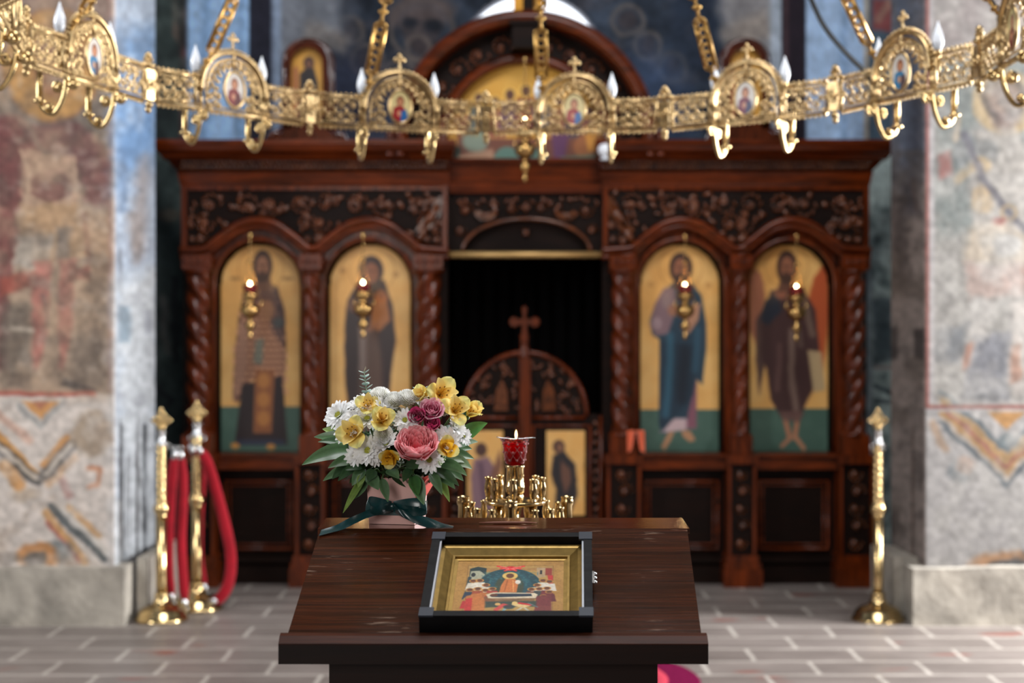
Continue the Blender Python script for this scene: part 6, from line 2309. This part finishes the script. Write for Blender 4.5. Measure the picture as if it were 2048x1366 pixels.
def kind_alstro(seed, deep=0.0, R=.028, openness=.85):
    r = np.random.RandomState(seed)
    mb = MB()
    base, tip = ((240, 206, 74), (250, 236, 158)) if deep < .5 else ((214, 150, 24), (238, 196, 66))
    def outer(s, u): return cmix(base, tip if s < .8 else (230, 226, 150), min(1, s * 1.1) * (.75 + .25 * (1 - abs(u))))
    def inner(s, u):
        if .3 < s < .86 and abs(u) > .05 and (int(s * 34) % 3 == 0) and (abs(u) * 7 % 2) < 1.0:
            return cmix((120, 62, 24), base, .25)
        return cmix((226, 166, 30), tip, s * .8)
    for k in range(3):
        a = 2 * PI * k / 3 + .2 + r.uniform(-.1, .1)
        petal(mb, rot(a, openness + r.uniform(-.12, .12), (0, 0, 0), r.uniform(-.15, .15)), R, R * .80, .0, .0, outer, 10, 8, curl=-.65 + r.uniform(-.2, .2), fold=.06, ruffle=.05, ph=k, pos=1.25, ex=.6)
    for k in range(3):
        a = 2 * PI * (k + .5) / 3 + .2 + r.uniform(-.1, .1)
        petal(mb, rot(a, openness + .2 + r.uniform(-.1, .1), (0, 0, .001)), R * .98, R * .5, .0, .3, inner, 13, 8, curl=-.35 + r.uniform(-.2, .2), fold=.2, pos=1.15, ex=.65)
    n0 = len(mb.v)
    me = mb.mesh('petals', M_PETY)
    mb = MB()
    for k in range(6):
        a = k * PI / 3 + .5
        pts = [Vector((0, 0, 0)), Vector((.003 * math.cos(a), .003 * math.sin(a), .009)), Vector((.006 * math.cos(a), .006 * math.sin(a), .017))]
        n0 = len(mb.v); mb.c.extend([(1, 1, 1)] * (n0 - len(mb.c)))
        mb.tube(pts, .0004, 5)
        mb.c = mb.c[:n0] + [cmix((226, 190, 70), (0, 0, 0), 0)] * (len(mb.v) - n0)
        cball(mb, pts[-1], .001, (1, 1, 1.8), cmix((140, 100, 40), (0, 0, 0), 0), 6, 4)
    return me, mb.mesh('stamens', M_EYE)


def kind_rose(seed, R, rim, deepc, rings, open_=.6, name='petals'):
    """cabbage rose facing +z: layers of cupped, overlapping petals round a dark hollow"""
    r = np.random.RandomState(seed)
    mb = MB()
    for k, (rr, h, n, lean, wf) in enumerate(rings):
        for j in range(n):
            a0 = 2 * PI * (j + .37 * k) / n + r.uniform(-.12, .12)
            wang = 2 * PI / n * wf
            hh = h * r.uniform(.93, 1.06)
            rows, cols = [], []
            N, Mm = 7, 10
            ph = r.uniform(0, 6)
            for i in range(N + 1):
                s = i / N
                row = []
                for q in range(Mm + 1):
                    u = -1 + 2 * q / Mm
                    edge = 1 - .30 * abs(u) ** 3
                    a = a0 + u * wang / 2 * (.55 + .45 * math.sin(PI * min(1, s * .8 + .1)))
                    # bowl: narrow at the foot, widest at two thirds, rim rolling with lean
                    rad_ = rr * (.35 + .65 * math.sin(PI / 2 * min(1, s * 1.25))) + lean * max(0, s - .62) ** 2 * R * 3 + R * .02 * math.sin(6 * u + ph) * s
                    z = hh * s * edge - abs(lean) * max(0, s - .7) * R * .3 + R * .02 * math.sin(9 * u + ph * 2) * s
                    row.append(Vector((rad_ * math.cos(a), rad_ * math.sin(a), z)))
                    t = min(1, max(0, (s - .45) / .5)) * (.5 + .5 * abs(math.sin(4 * u + ph)))
                    cols.append(cmix(deepc, rim, t * (0.7 + .3 * k / (len(rings) - 1))))
                rows.append(row)
            n0 = len(mb.v)
            mb.c.extend([(1, 1, 1)] * (n0 - len(mb.c)))
            mb.grid(rows)
            mb.c = mb.c[:n0] + cols
    return mb.mesh(name, M_PETR), None


DAISY = [kind_daisy(3, .18), kind_daisy(5, .42, 15), kind_daisy(9, .7, 14), kind_daisy(12, .3, 19)]
POM = [kind_pom(2), kind_pom(4)]
ALS = [kind_alstro(3), kind_alstro(8, 0, openness=1.15), kind_alstro(14, 1, openness=1.05), kind_alstro(21, 0, openness=.8)]
ROSE = kind_rose(4, .033, (255, 214, 216), (238, 92, 106),
                 [(.0095, .020, 5, -.05, 1.5), (.013, .025, 6, -.05, 1.5), (.016, .029, 6, -.02, 1.5), (.019, .0325, 7, .0, 1.5), (.022, .035, 7, .0, 1.5), (.0247, .037, 8, .02, 1.5), (.0272, .0375, 8, .05, 1.5), (.0295, .0365, 7, .1, 1.45), (.0315, .034, 6, .18, 1.45), (.033, .029, 5, .35, 1.4)])
SPR = [kind_rose(31, .015, (246, 206, 216), (198, 20, 100), [(.003, .013, 4, -.05, 1.5), (.0055, .0145, 5, -.02, 1.5), (.008, .015, 5, .05, 1.5), (.0105, .0145, 5, .25, 1.45), (.013, .0125, 5, .5, 1.4)]),
       kind_rose(33, .012, (214, 70, 130), (150, 8, 60), [(.0025, .012, 4, -.05, 1.5), (.0045, .0135, 5, -.03, 1.5), (.007, .014, 5, 0, 1.5), (.0095, .013, 5, .2, 1.4)])]

BCX, BCY = 795.0, 892.0
RXp, RYp = 178.0, 124.0
FOOT = Vector((BX, 2.13, P(0, 985, BD).z))


def bloom(kind, name, px, py, size, label, group, usual, seed, deptho=0.0, tilt=None, spin=None, stem=True, lift=.25):
    """size: width in pixels of the photograph"""
    r = np.random.RandomState(seed)
    ux, uy = (px - BCX) / RXp, (py - BCY) / RYp
    n2 = min(1.0, ux * ux + uy * uy)
    fwd = math.sqrt(1 - n2 * .92)
    D = 2.135 - .088 * fwd + deptho
    nrm = Vector((ux * .95, -fwd - .25, -uy * .8 + lift)) if tilt is None else Vector(tilt)
    nrm.normalize()
    loc = P(px, py, D)
    sc = size * D / FPX / usual
    T = thing(name, loc, label, 'flower', group)
    q = nrm.to_track_quat('Z', 'Y').to_matrix().to_4x4() @ Matrix.Rotation(r.uniform(0, 6.28) if spin is None else spin, 4, 'Z') @ Matrix.Scale(sc, 4)
    place('petals', kind[0], T, q)
    if kind[1] is not None:
        place('stamens' if 'stamen' in kind[1].name else 'flower_eye', kind[1], T, q)
    if stem:
        a = loc - nrm * .002
        b_ = FOOT.lerp(loc, .25)
        mid = a.lerp(b_, .45) - nrm * .022
        sp = smooth_path([a, mid, b_], 5)
        mb = MB()
        mb.tube(sp, .0014 if size < 80 else .0022, 6)
        # little green cup under the head
        mb.ball(a - nrm * .002, .0045 * min(1.6, size / 55), (1, 1, .8), seg=8, rings=5)
        mb.build('stem', M_STEM, T)
    return T


G = 'white daisies of the bouquet'
for px, py, sz, kd, lab, kw in (
    (679, 832, 62, 3, 'white double daisy at the upper left edge of the bouquet', {}),
    (697, 862, 58, 1, 'white daisy under the upper left daisy, above the left leaves', {}),
    (722, 812, 52, 1, 'white daisy near the top left of the bouquet, left of a pale yellow lily', {'tilt': (-.3, -.7, .8)}),
    (712, 838, 42, 2, 'small half-open white daisy wedged between two left daisies', {'tilt': (-.2, -.6, .7)}),
    (735, 840, 58, 1, 'white daisy in the upper left middle, above the left yellow lily', {'tilt': (-.1, -.8, .75)}),
    (766, 818, 52, 2, 'white daisy seen from the side under the button flowers', {'tilt': (.45, -.45, .6)}),
    (737, 902, 62, 3, 'white daisy at the lower left front of the bouquet', {'tilt': (-.25, -1, .35)}),
    (712, 912, 44, 1, 'small white daisy lowest at the left front', {'tilt': (-.3, -1, .1)}),
    (771, 890, 60, 2, 'white daisy just left of the big pink rose', {'tilt': (.0, -.75, .75)}),
    (752, 912, 40, 1, 'half hidden white daisy below the daisy left of the rose', {'tilt': (.1, -1, .1)}),
    (810, 841, 48, 0, 'white daisy with an open yellow eye in the middle of the bouquet', {'tilt': (0, -1, .35), 'stem': True}),
    (858, 919, 54, 0, 'white daisy in front below the big pink rose', {'tilt': (.12, -1, -.02)}),
    (893, 882, 60, 3, 'white daisy at the right, above the deep yellow lily', {'tilt': (.25, -1, .3)}),
    (907, 857, 50, 2, 'white daisy at the right edge under the yellow lilies', {'tilt': (.6, -.6, .5)}),
    (925, 873, 38, 1, 'small white daisy furthest to the right', {'tilt': (.7, -.7, .35)}),
    (834, 799, 44, 1, 'white daisy at the top beside the button flowers', {'tilt': (.2, -.5, .8)}),
):
    bloom(DAISY[kd], 'daisy', px, py, sz, lab, G, .044, int(px * 7 + py), **kw)
G = 'white button flowers of the bouquet'
for px, py, sz, kd, lab, t in (
    (760, 795, 52, 0, 'white button flower at the top, first from the left', (-.05, -.35, 1)),
    (789, 803, 48, 1, 'white button flower at the top, second from the left', (0, -.4, 1)),
    (814, 800, 52, 0, 'white button flower at the top, third from the left', (.05, -.35, 1)),
    (767, 869, 44, 1, 'cream button flower in the left middle, under the yellow lily', (0, -1, .5)),
    (886, 822, 32, 1, 'small cream button flower between the pink rose and the right lilies', (.1, -.7, .8)),
):
    bloom(POM[kd], 'button_flower', px, py, sz, lab, G, .036, int(px * 3 + py), tilt=t)
G = 'yellow lilies of the bouquet'
for px, py, sz, kd, lab, t, sp_ in (
    (714, 868, 72, 0, 'yellow lily flower at the left, facing the viewer', (-.35, -1, .25), 1.0),
    (762, 846, 72, 1, 'yellow lily flower in the left middle, cupped', (.15, -.9, .45), 2.1),
    (738, 818, 54, 3, 'pale yellow lily flower at the top left among daisies', (-.1, -.75, .6), .4),
    (878, 792, 74, 0, 'yellow lily flower at the top right, facing the viewer', (.35, -.85, .35), .7),
    (852, 798, 56, 1, 'yellow lily flower at the top, turned left, next to the button flowers', (-.5, -.6, .5), 1.7),
    (908, 825, 66, 3, 'yellow lily flower at the upper right', (.3, -.8, .4), 2.6),
    (936, 832, 60, 1, 'pale yellow lily flower furthest right, opening upwards', (.55, -.5, .65), .2),
    (891, 898, 58, 2, 'deep yellow lily flower right of the big pink rose', (.2, -1, .25), 1.3),
    (783, 909, 54, 2, 'deep orange yellow lily flower below the rose at the left, facing down', (-.15, -1, -.35), 2.4),
):
    bloom(ALS[kd], 'lily', px, py, sz, lab, G, .044, int(px + 5 * py), tilt=t, spin=sp_)
bloom(ROSE, 'garden_rose', 834, 905, 80, 'big full pink garden rose at the front of the bouquet', None, .068, 5, tilt=(.03, -.85, .9), spin=.4, deptho=-.004)
bloom(SPR[0], 'spray_rose', 863, 826, 46, 'small rose with pale pink rims at the upper right middle', 'small pink roses of the bouquet', .029, 6, tilt=(.1, -.8, .6))
bloom(SPR[1], 'spray_rose', 836, 838, 38, 'small magenta rose beside the middle daisy', 'small pink roses of the bouquet', .022, 7, tilt=(-.1, -.9, .5))
bloom(SPR[1], 'spray_rose', 863, 857, 36, 'small dark crimson rosebud just above the big pink rose', 'small pink roses of the bouquet', .022, 8, tilt=(.1, -.7, .7))


# --- leaves
def leaf_strip(mb, a, b_, w, sag=.0, twist=0.0, cola=(40, 66, 36), colb=(92, 124, 78), side=None, n=12, m=4):
    a, b_ = Vector(a), Vector(b_)
    L = (b_ - a).length
    mid = a.lerp(b_, .5) + Vector((0, 0, sag * L))
    t0 = (b_ - a).normalized()
    view = Vector((0, -1, .55)).normalized() if side is None else Vector(side).normalized()
    rows, cols = [], []
    for i in range(n + 1):
        s = i / n
        p_ = a * (1 - s) ** 2 + mid * 2 * s * (1 - s) + b_ * s * s
        tg = ((mid - a) * (1 - s) + (b_ - mid) * s).normalized()
        sd = tg.cross(view)
        if sd.length < 1e-4: sd = tg.orthogonal()
        sd.normalize()
        nn = sd.cross(tg)
        ang = twist * (s - .3)
        sd2 = sd * math.cos(ang) + nn * math.sin(ang)
        nn2 = nn * math.cos(ang) - sd * math.sin(ang)
        ww = w * (math.sin(PI * min(1, .06 + .94 * s ** .75)) ** .85) + .0006
        row = []
        for j in range(m + 1):
            u = -1 + 2 * j / m
            row.append(p_ + sd2 * (u * ww / 2) + nn2 * (abs(u) * ww * .16))
            v = .25 + .5 * s + (.25 if j in (0, m) else 0) + (.2 if j == m // 2 else 0)
            cols.append(cmix(cola, colb, min(1, v)))
        rows.append(row)
    n0 = len(mb.v)
    mb.c.extend([(1, 1, 1)] * (n0 - len(mb.c)))
    mb.grid(rows)
    mb.c = mb.c[:n0] + cols


DK, MD, LT = ((22, 46, 26), (66, 98, 62)), ((34, 66, 34), (104, 138, 96)), ((70, 106, 46), (150, 178, 90))


def sprig(label, base, leaves):
    """base pixel and depth; leaves: (x0, y0, x1, y1, width px, depth0, depth1, sag, twist, colours)"""
    mb = MB()
    b0 = P(base[0], base[1], base[2])
    for (x0, y0, x1, y1, w, d0, d1, sag, tw, cl) in leaves:
        a, c_ = P(x0, y0, d0), P(x1, y1, d1)
        leaf_strip(mb, a, c_, w * kb, sag, tw, cl[0], cl[1])
        n0 = len(mb.v); mb.c.extend([(1, 1, 1)] * (n0 - len(mb.c)))
        mb.tube(smooth_path([b0, b0.lerp(a, .5) + Vector((0, 0, .004)), a], 3), .0011, 5)
        mb.c = mb.c[:n0] + [cmix((64, 92, 46), (0, 0, 0), 0)] * (len(mb.v) - n0)
    ob = mb.build('leaf_sprig', M_LEAF, None, b0)
    return tag(ob, label, 'leaves', 'leaf sprigs of the bouquet')


sprig('large drooping leaves reaching furthest left of the bouquet', (742, 935, 2.12), [
    (712, 903, 604, 930, 34, 2.11, 2.07, .16, .3, MD), (714, 893, 636, 884, 22, 2.12, 2.10, .12, -.3, DK), (718, 910, 640, 915, 24, 2.12, 2.12, .1, .4, DK), (716, 884, 628, 874, 26, 2.11, 2.12, .1, .2, MD)])
sprig('short light green leaves at the upper left under the daisies', (738, 900, 2.14), [
    (706, 880, 645, 858, 26, 2.14, 2.14, .1, .2, LT), (704, 872, 652, 872, 24, 2.13, 2.12, .12, .5, DK), (700, 888, 650, 894, 22, 2.13, 2.11, .1, .2, DK)])
sprig('dark leaves hanging at the lower left of the bouquet', (750, 950, 2.12), [
    (722, 918, 664, 958, 30, 2.11, 2.09, .14, .2, DK), (712, 934, 646, 962, 24, 2.11, 2.09, .12, -.2, MD), (728, 930, 690, 940, 26, 2.10, 2.07, .1, .4, DK)])
sprig('narrow curling leaves hanging left of the pink box', (756, 955, 2.10), [
    (730, 952, 686, 1026, 14, 2.09, 2.06, .06, .5, LT), (734, 955, 704, 1000, 24, 2.09, 2.08, -.02, .3, MD), (726, 950, 716, 975, 16, 2.08, 2.06, .05, .2, LT)])
sprig('broad leaf lying over the upper left corner of the pink box', (760, 945, 2.08), [(738, 948, 757, 980, 26, 2.075, 2.055, -.02, .1, MD), (748, 940, 736, 962, 22, 2.07, 2.06, .05, .1, DK)])
sprig('slender leaf hanging down the front of the pink box', (770, 950, 2.075), [(764, 958, 776, 1004, 18, 2.06, 2.045, .02, .2, MD)])
sprig('dark leaves at the front under the daisies', (790, 945, 2.08), [
    (776, 938, 798, 958, 22, 2.06, 2.04, .1, .1, MD), (820, 938, 806, 964, 18, 2.06, 2.045, .05, .2, DK), (800, 930, 770, 936, 20, 2.06, 2.05, .1, .2, DK), (812, 928, 842, 936, 22, 2.06, 2.05, .1, -.2, DK)])
sprig('glossy leaves hanging over the right corner of the pink box', (820, 945, 2.085), [
    (828, 950, 848, 1010, 28, 2.065, 2.05, .0, .2, MD), (826, 952, 836, 992, 24, 2.06, 2.045, .0, -.1, ((30, 70, 34), (70, 120, 56)))])
sprig('pointed leaves hanging at the lower right of the bouquet', (845, 940, 2.10), [
    (868, 945, 910, 978, 24, 2.10, 2.07, .12, .2, MD), (864, 938, 900, 968, 18, 2.10, 2.08, .1, .1, LT), (878, 955, 899, 1004, 16, 2.09, 2.07, .05, .4, LT), (872, 930, 927, 962, 28, 2.11, 2.09, .18, .1, MD)])
sprig('striped leaves at the right middle of the bouquet', (860, 925, 2.12), [
    (886, 922, 944, 938, 28, 2.12, 2.09, .18, .1, ((52, 84, 48), (150, 172, 134))), (890, 910, 948, 918, 24, 2.12, 2.11, .14, .2, MD), (896, 900, 944, 898, 22, 2.13, 2.13, .1, .1, MD), (876, 936, 914, 930, 14, 2.11, 2.09, .1, .1, LT)])
sprig('large glossy green leaves at the right edge of the bouquet', (880, 900, 2.15), [
    (918, 880, 975, 846, 32, 2.15, 2.15, .1, .2, ((34, 76, 34), (90, 140, 66))), (912, 892, 956, 884, 18, 2.13, 2.12, .12, .3, ((70, 104, 76), (168, 190, 168))), (914, 878, 950, 866, 26, 2.15, 2.15, .06, .3, DK)])
sprig('dark leaves standing up behind the yellow lilies at the right', (870, 880, 2.19), [
    (926, 838, 944, 805, 20, 2.18, 2.19, .02, .2, DK), (915, 830, 932, 812, 18, 2.18, 2.18, .04, .2, ((90, 116, 92), (140, 160, 140))), (888, 800, 908, 790, 16, 2.18, 2.19, .06, .2, MD), (900, 850, 896, 880, 18, 2.17, 2.15, .02, .1, DK)])

sprig('long leaves fanning out at the left below the daisies', (742, 930, 2.11), [
    (716, 920, 656, 936, 24, 2.10, 2.06, .12, .3, MD), (720, 926, 676, 962, 22, 2.10, 2.08, .1, .2, DK), (706, 900, 648, 902, 20, 2.12, 2.13, .12, -.2, LT), (726, 940, 704, 972, 22, 2.09, 2.06, .08, .3, MD)])
sprig('long leaves fanning out at the right below the daisies', (850, 930, 2.11), [
    (880, 928, 934, 952, 24, 2.10, 2.06, .16, .2, MD), (884, 916, 938, 926, 22, 2.11, 2.10, .14, .3, ((52, 84, 48), (150, 172, 134))), (872, 940, 918, 972, 20, 2.09, 2.07, .12, .1, DK), (862, 945, 884, 990, 20, 2.08, 2.05, .05, .3, MD)])
# eucalyptus
def euc(label, pts, D, pairs, size, seed, tip=True):
    r = np.random.RandomState(seed)
    sp = smooth_path([P(x, y, D) for x, y in pts], 8)
    mb = MB()
    n0 = 0
    mb.tube(sp, [.0011 - .0005 * i / len(sp) for i in range(len(sp))], 6)
    mb.c = [cmix((150, 168, 140), (0, 0, 0), 0)] * len(mb.v)
    for k in range(pairs):
        t = .08 + .86 * k / (pairs - 1)
        i = min(len(sp) - 2, int(t * (len(sp) - 1)))
        c = sp[i]; tg = (sp[i + 1] - sp[i]).normalized()
        R = size * kb * (1.05 - .35 * t)
        az = (k % 2) * 1.2 + r.uniform(-.3, .3)
        for s in (0, PI):
            d = Vector((math.cos(az + s), math.sin(az + s) * .8, 0))
            d = (d - tg * d.dot(tg)).normalized()
            M = Matrix.Translation(c + d * .001)
            y_ = tg.cross(d)
            e = .35
            xx = d * math.cos(e) + tg * math.sin(e); zz = tg * math.cos(e) - d * math.sin(e)
            M = M @ Matrix(((xx.x, y_.x, zz.x, 0), (xx.y, y_.y, zz.y, 0), (xx.z, y_.z, zz.z, 0), (0, 0, 0, 1)))
            petal(mb, M, R, R * .95, .1, .1, lambda s_, u: cmix((120, 150, 140), (196, 214, 206), min(1, s_ * .7 + .3 * abs(u))), 6, 4, curl=.4, fold=.12, pos=.8)
    if tip:
        petal(mb, Matrix.Translation(sp[-1]) @ Matrix.Rotation(2.0, 4, 'Y') @ Matrix.Rotation(PI, 4, 'Y'), .008, .003, .2, .3, lambda s_, u: cmix((190, 200, 170), (220, 220, 190), s_), 5, 2)
        petal(mb, Matrix.Translation(sp[-1]) @ Matrix.Rotation(-.9, 4, 'Y'), .007, .003, .2, .3, lambda s_, u: cmix((200, 190, 140), (224, 204, 150), s_), 5, 2)
    ob = mb.build('eucalyptus_sprig', M_EUC, None, sp[0])
    return tag(ob, label, 'leaves', 'eucalyptus of the bouquet')


euc('tall upright eucalyptus sprig sticking out at the top left of the bouquet', [(737, 815), (734, 790), (731, 765), (728, 742)], 2.16, 9, 17, 3)
euc('eucalyptus leaves at the top behind the yellow lilies', [(838, 812), (842, 798), (841, 780)], 2.17, 3, 24, 5, False)
euc('grey green eucalyptus leaves between the big rose and the right daisies', [(868, 890), (876, 876), (880, 862)], 2.07, 4, 13, 7, False)
euc('eucalyptus tips below the big rose at its left', [(800, 935), (802, 922), (806, 908)], 2.045, 4, 11, 9, False)


def buds(label, spots, D, cola, colb, r0, seed):
    r = np.random.RandomState(seed)
    mb = MB()
    for x, y in spots:
        c = P(x, y, D + r.uniform(-.01, .01))
        n0 = len(mb.v); mb.c.extend([(1, 1, 1)] * (n0 - len(mb.c)))
        mb.tube([FOOT.lerp(c, .4), FOOT.lerp(c, .75) + Vector((.004, 0, 0)), c], .0007, 5)
        mb.c = mb.c[:n0] + [cmix((70, 92, 56), (0, 0, 0), 0)] * (len(mb.v) - n0)
        for k in range(14):
            v = Vector(r.normal(size=3)); v.normalize()
            cball(mb, c + v * r0 * 1.6, r0 * r.uniform(.45, .8), (1, 1, 1), cmix(cola, colb, r.rand()), 7, 5)
    ob = mb.build('bud_sprig', M_EYE, None, FOOT)
    return tag(ob, label, 'filler flowers', 'small buds of the bouquet')


buds('dark blue and cream buds left of the middle daisy', [(787, 832), (780, 846), (792, 852), (796, 822), (784, 818)], 2.08, (64, 66, 96), (206, 200, 160), .0028, 3)
buds('small blue grey buds between the pink rose and the top right lilies', [(878, 815), (888, 808), (872, 806)], 2.10, (70, 78, 110), (150, 160, 160), .0028, 5)
buds('pale green buds above the big pink rose', [(815, 860), (828, 852), (846, 856), (822, 846)], 2.075, (110, 136, 80), (206, 210, 170), .0024, 7)
buds('pale buds at the lower right under the deep yellow lily', [(878, 925), (886, 916)], 2.065, (120, 150, 90), (190, 206, 170), .0026, 9)

# the mass of dark leaves inside, nobody could count them
mb = MB()
r = np.random.RandomState(77)
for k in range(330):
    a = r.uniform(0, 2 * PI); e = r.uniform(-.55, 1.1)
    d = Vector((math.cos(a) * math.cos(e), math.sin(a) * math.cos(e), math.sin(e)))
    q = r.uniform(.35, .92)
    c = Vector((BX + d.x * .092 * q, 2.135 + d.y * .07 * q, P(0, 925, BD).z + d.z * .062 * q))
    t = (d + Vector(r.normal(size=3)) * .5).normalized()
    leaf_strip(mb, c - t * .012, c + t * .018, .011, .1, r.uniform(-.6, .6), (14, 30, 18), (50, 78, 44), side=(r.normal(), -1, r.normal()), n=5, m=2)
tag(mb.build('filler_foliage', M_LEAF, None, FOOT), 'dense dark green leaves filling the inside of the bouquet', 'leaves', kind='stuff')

# --- pink box with its ribbon
BOXR = math.radians(-10)
bz = ZT + .0005
BC = Vector((P(796, 1048, 2.135).x, 2.128, bz))
PB = thing('flower_box', BC, 'pale pink square paper box holding the bouquet, tied with a dark green ribbon', 'flower box')
Rb = Matrix.Rotation(BOXR, 4, 'Z')
def bp(x, y, z): return BC + Rb @ Vector((x, y, z))
hw0, hw1, hz = .0345, .0375, .068
mb = MB()
o0 = [(-hw0, -hw0), (hw0, -hw0), (hw0, hw0), (-hw0, hw0)]
def ringp(w, z): return [bp(sx * w, sy * w, z) for sx, sy in ((-1, -1), (1, -1), (1, 1), (-1, 1))]
mb.grid([ringp(hw0, 0), ringp(hw1, hz), ringp(hw1 - .0015, hz), ringp(hw0 - .0015, .002)], cu=True, smooth=False)
mb.add(ringp(hw0, 0) + ringp(hw0 - .0015, .002), [(3, 2, 1, 0), (4, 5, 6, 7)])
M_PINK = mat('pale_pink_card', (232, 182, 174), .6, var=.06, vscale=30)
mb.build('box', M_PINK, PB)
# coral lining that opens out at the right
mb = MB()
A = [bp(hw1 - .002, -hw1, hz - .004), bp(hw1 + .020, -hw1 - .006, hz + .006), bp(hw1 + .022, hw1, hz + .006), bp(hw1 - .002, hw1, hz - .004)]
B = [bp(hw0 + .0018, -hw0, .036), bp(hw0 + .0018, hw0, .036)]
mb.add([A[0], A[1], A[2], A[3], B[0], B[1]], [(0, 4, 1), (4, 5, 2, 1), (5, 3, 2)])
off = Rb @ Vector((-.0012, .0006, -.0004))
mb.add([p_ + off for p_ in (A[0], A[1], A[2], A[3], B[0], B[1])], [(1, 4, 0), (1, 2, 5, 4), (2, 3, 5)])
mb.build('coral_lining', mat('coral_card', (226, 92, 80), .55), PB)
M_RIB = mat('dark_teal_satin', (6, 54, 56), .26, sheen=.1, spec=.6, coat=.15)


def ribbon(mb, pts, w, wid, n=8):
    """pts: centre points; wid: width vector (or one per point)"""
    sp = smooth_path(pts, n)
    ws = smooth_path(wid, n) if isinstance(wid, list) else [Vector(wid)] * len(sp)
    rows = []
    for i, (p_, d) in enumerate(zip(sp, ws)):
        t = sp[min(i + 1, len(sp) - 1)] - sp[max(i - 1, 0)]
        d = d.normalized()
        nn = t.cross(d)
        if nn.length > 1e-9: nn.normalize()
        rows.append([p_ + d * (w * (u - .5)) + nn * (.0009 * math.sin(PI * u)) for u in (0, .2, .4, .6, .8, 1)])
    mb.grid(rows)
    mb.grid([[q + Vector((0, .0005, .0003)) for q in r_] for r_ in rows])


zr = P(0, 1020, 2.095).z - bz
rw = hw0 + (hw1 - hw0) * zr / hz + .0012
mb = MB()
mb.grid([[bp(sx * (rw + .0005 * k), sy * (rw + .0005 * k), zr + dz) for sx, sy in ((-1, -1), (1, -1), (1, 1), (-1, 1))] for k, dz in ((0, -.0075), (0, .0075))], cu=True, smooth=False)
band = mb.build('ribbon_band', M_RIB, PB)
RD0 = 2.082
kn = P(785, 1013, RD0)
mb = MB()
mb.ball(kn, .0062, (1.0, .7, .9), seg=12, rings=8)
mb.build('knot', M_RIB, band)
mb = MB()
ribbon(mb, [P(783, 1013, RD0), P(762, 1007, 2.066), P(738, 1003, 2.062), P(734, 1012, 2.06), P(742, 1022, 2.058), P(764, 1020, 2.064), P(783, 1014, RD0)], .0145,
       [Vector((0, .1, 1)), Vector((.1, .2, 1)), Vector((.25, .3, 1)), Vector((.3, .1, 1)), Vector((.3, -.3, 1)), Vector((.1, -.2, 1)), Vector((0, 0, 1))])
mb.build('bow_loop', M_RIB, band)
mb = MB()
ribbon(mb, [P(787, 1013, RD0), P(812, 1008, 2.068), P(838, 1006, 2.064), P(852, 1012, 2.066), P(846, 1022, 2.064), P(820, 1022, 2.064), P(788, 1015, RD0)], .0145,
       [Vector((0, .1, 1)), Vector((-.1, .2, 1)), Vector((-.2, .3, 1)), Vector((-.2, .1, 1)), Vector((-.2, -.2, 1)), Vector((-.1, -.2, 1)), Vector((0, 0, 1))])
mb.build('bow_loop', M_RIB, band)
mb = MB()
ribbon(mb, [P(781, 1015, RD0), P(752, 1022, 2.062), P(722, 1034, 2.05), P(694, 1047, 2.044), P(670, 1057, 2.043), P(640, 1066, 2.034)], .0165,
       [Vector((.2, .1, 1)), Vector((.5, .2, 1)), Vector((.55, .3, 1)), Vector((.3, .7, 1)), Vector((.2, 1, .6)), Vector((.1, 1, .4))])
mb.build('ribbon_tail', M_RIB, band)
mb = MB()
ribbon(mb, [P(788, 1016, RD0), P(806, 1028, 2.066), P(830, 1038, 2.064), P(858, 1046, 2.066), P(884, 1053, 2.066), P(906, 1056, 2.06)], .0165,
       [Vector((-.3, .1, 1)), Vector((-.6, .2, 1)), Vector((-.4, .3, 1)), Vector((-.1, .7, 1)), Vector((0, 1, .5)), Vector((.1, 1, .2))])
mb.build('ribbon_tail', M_RIB, band)
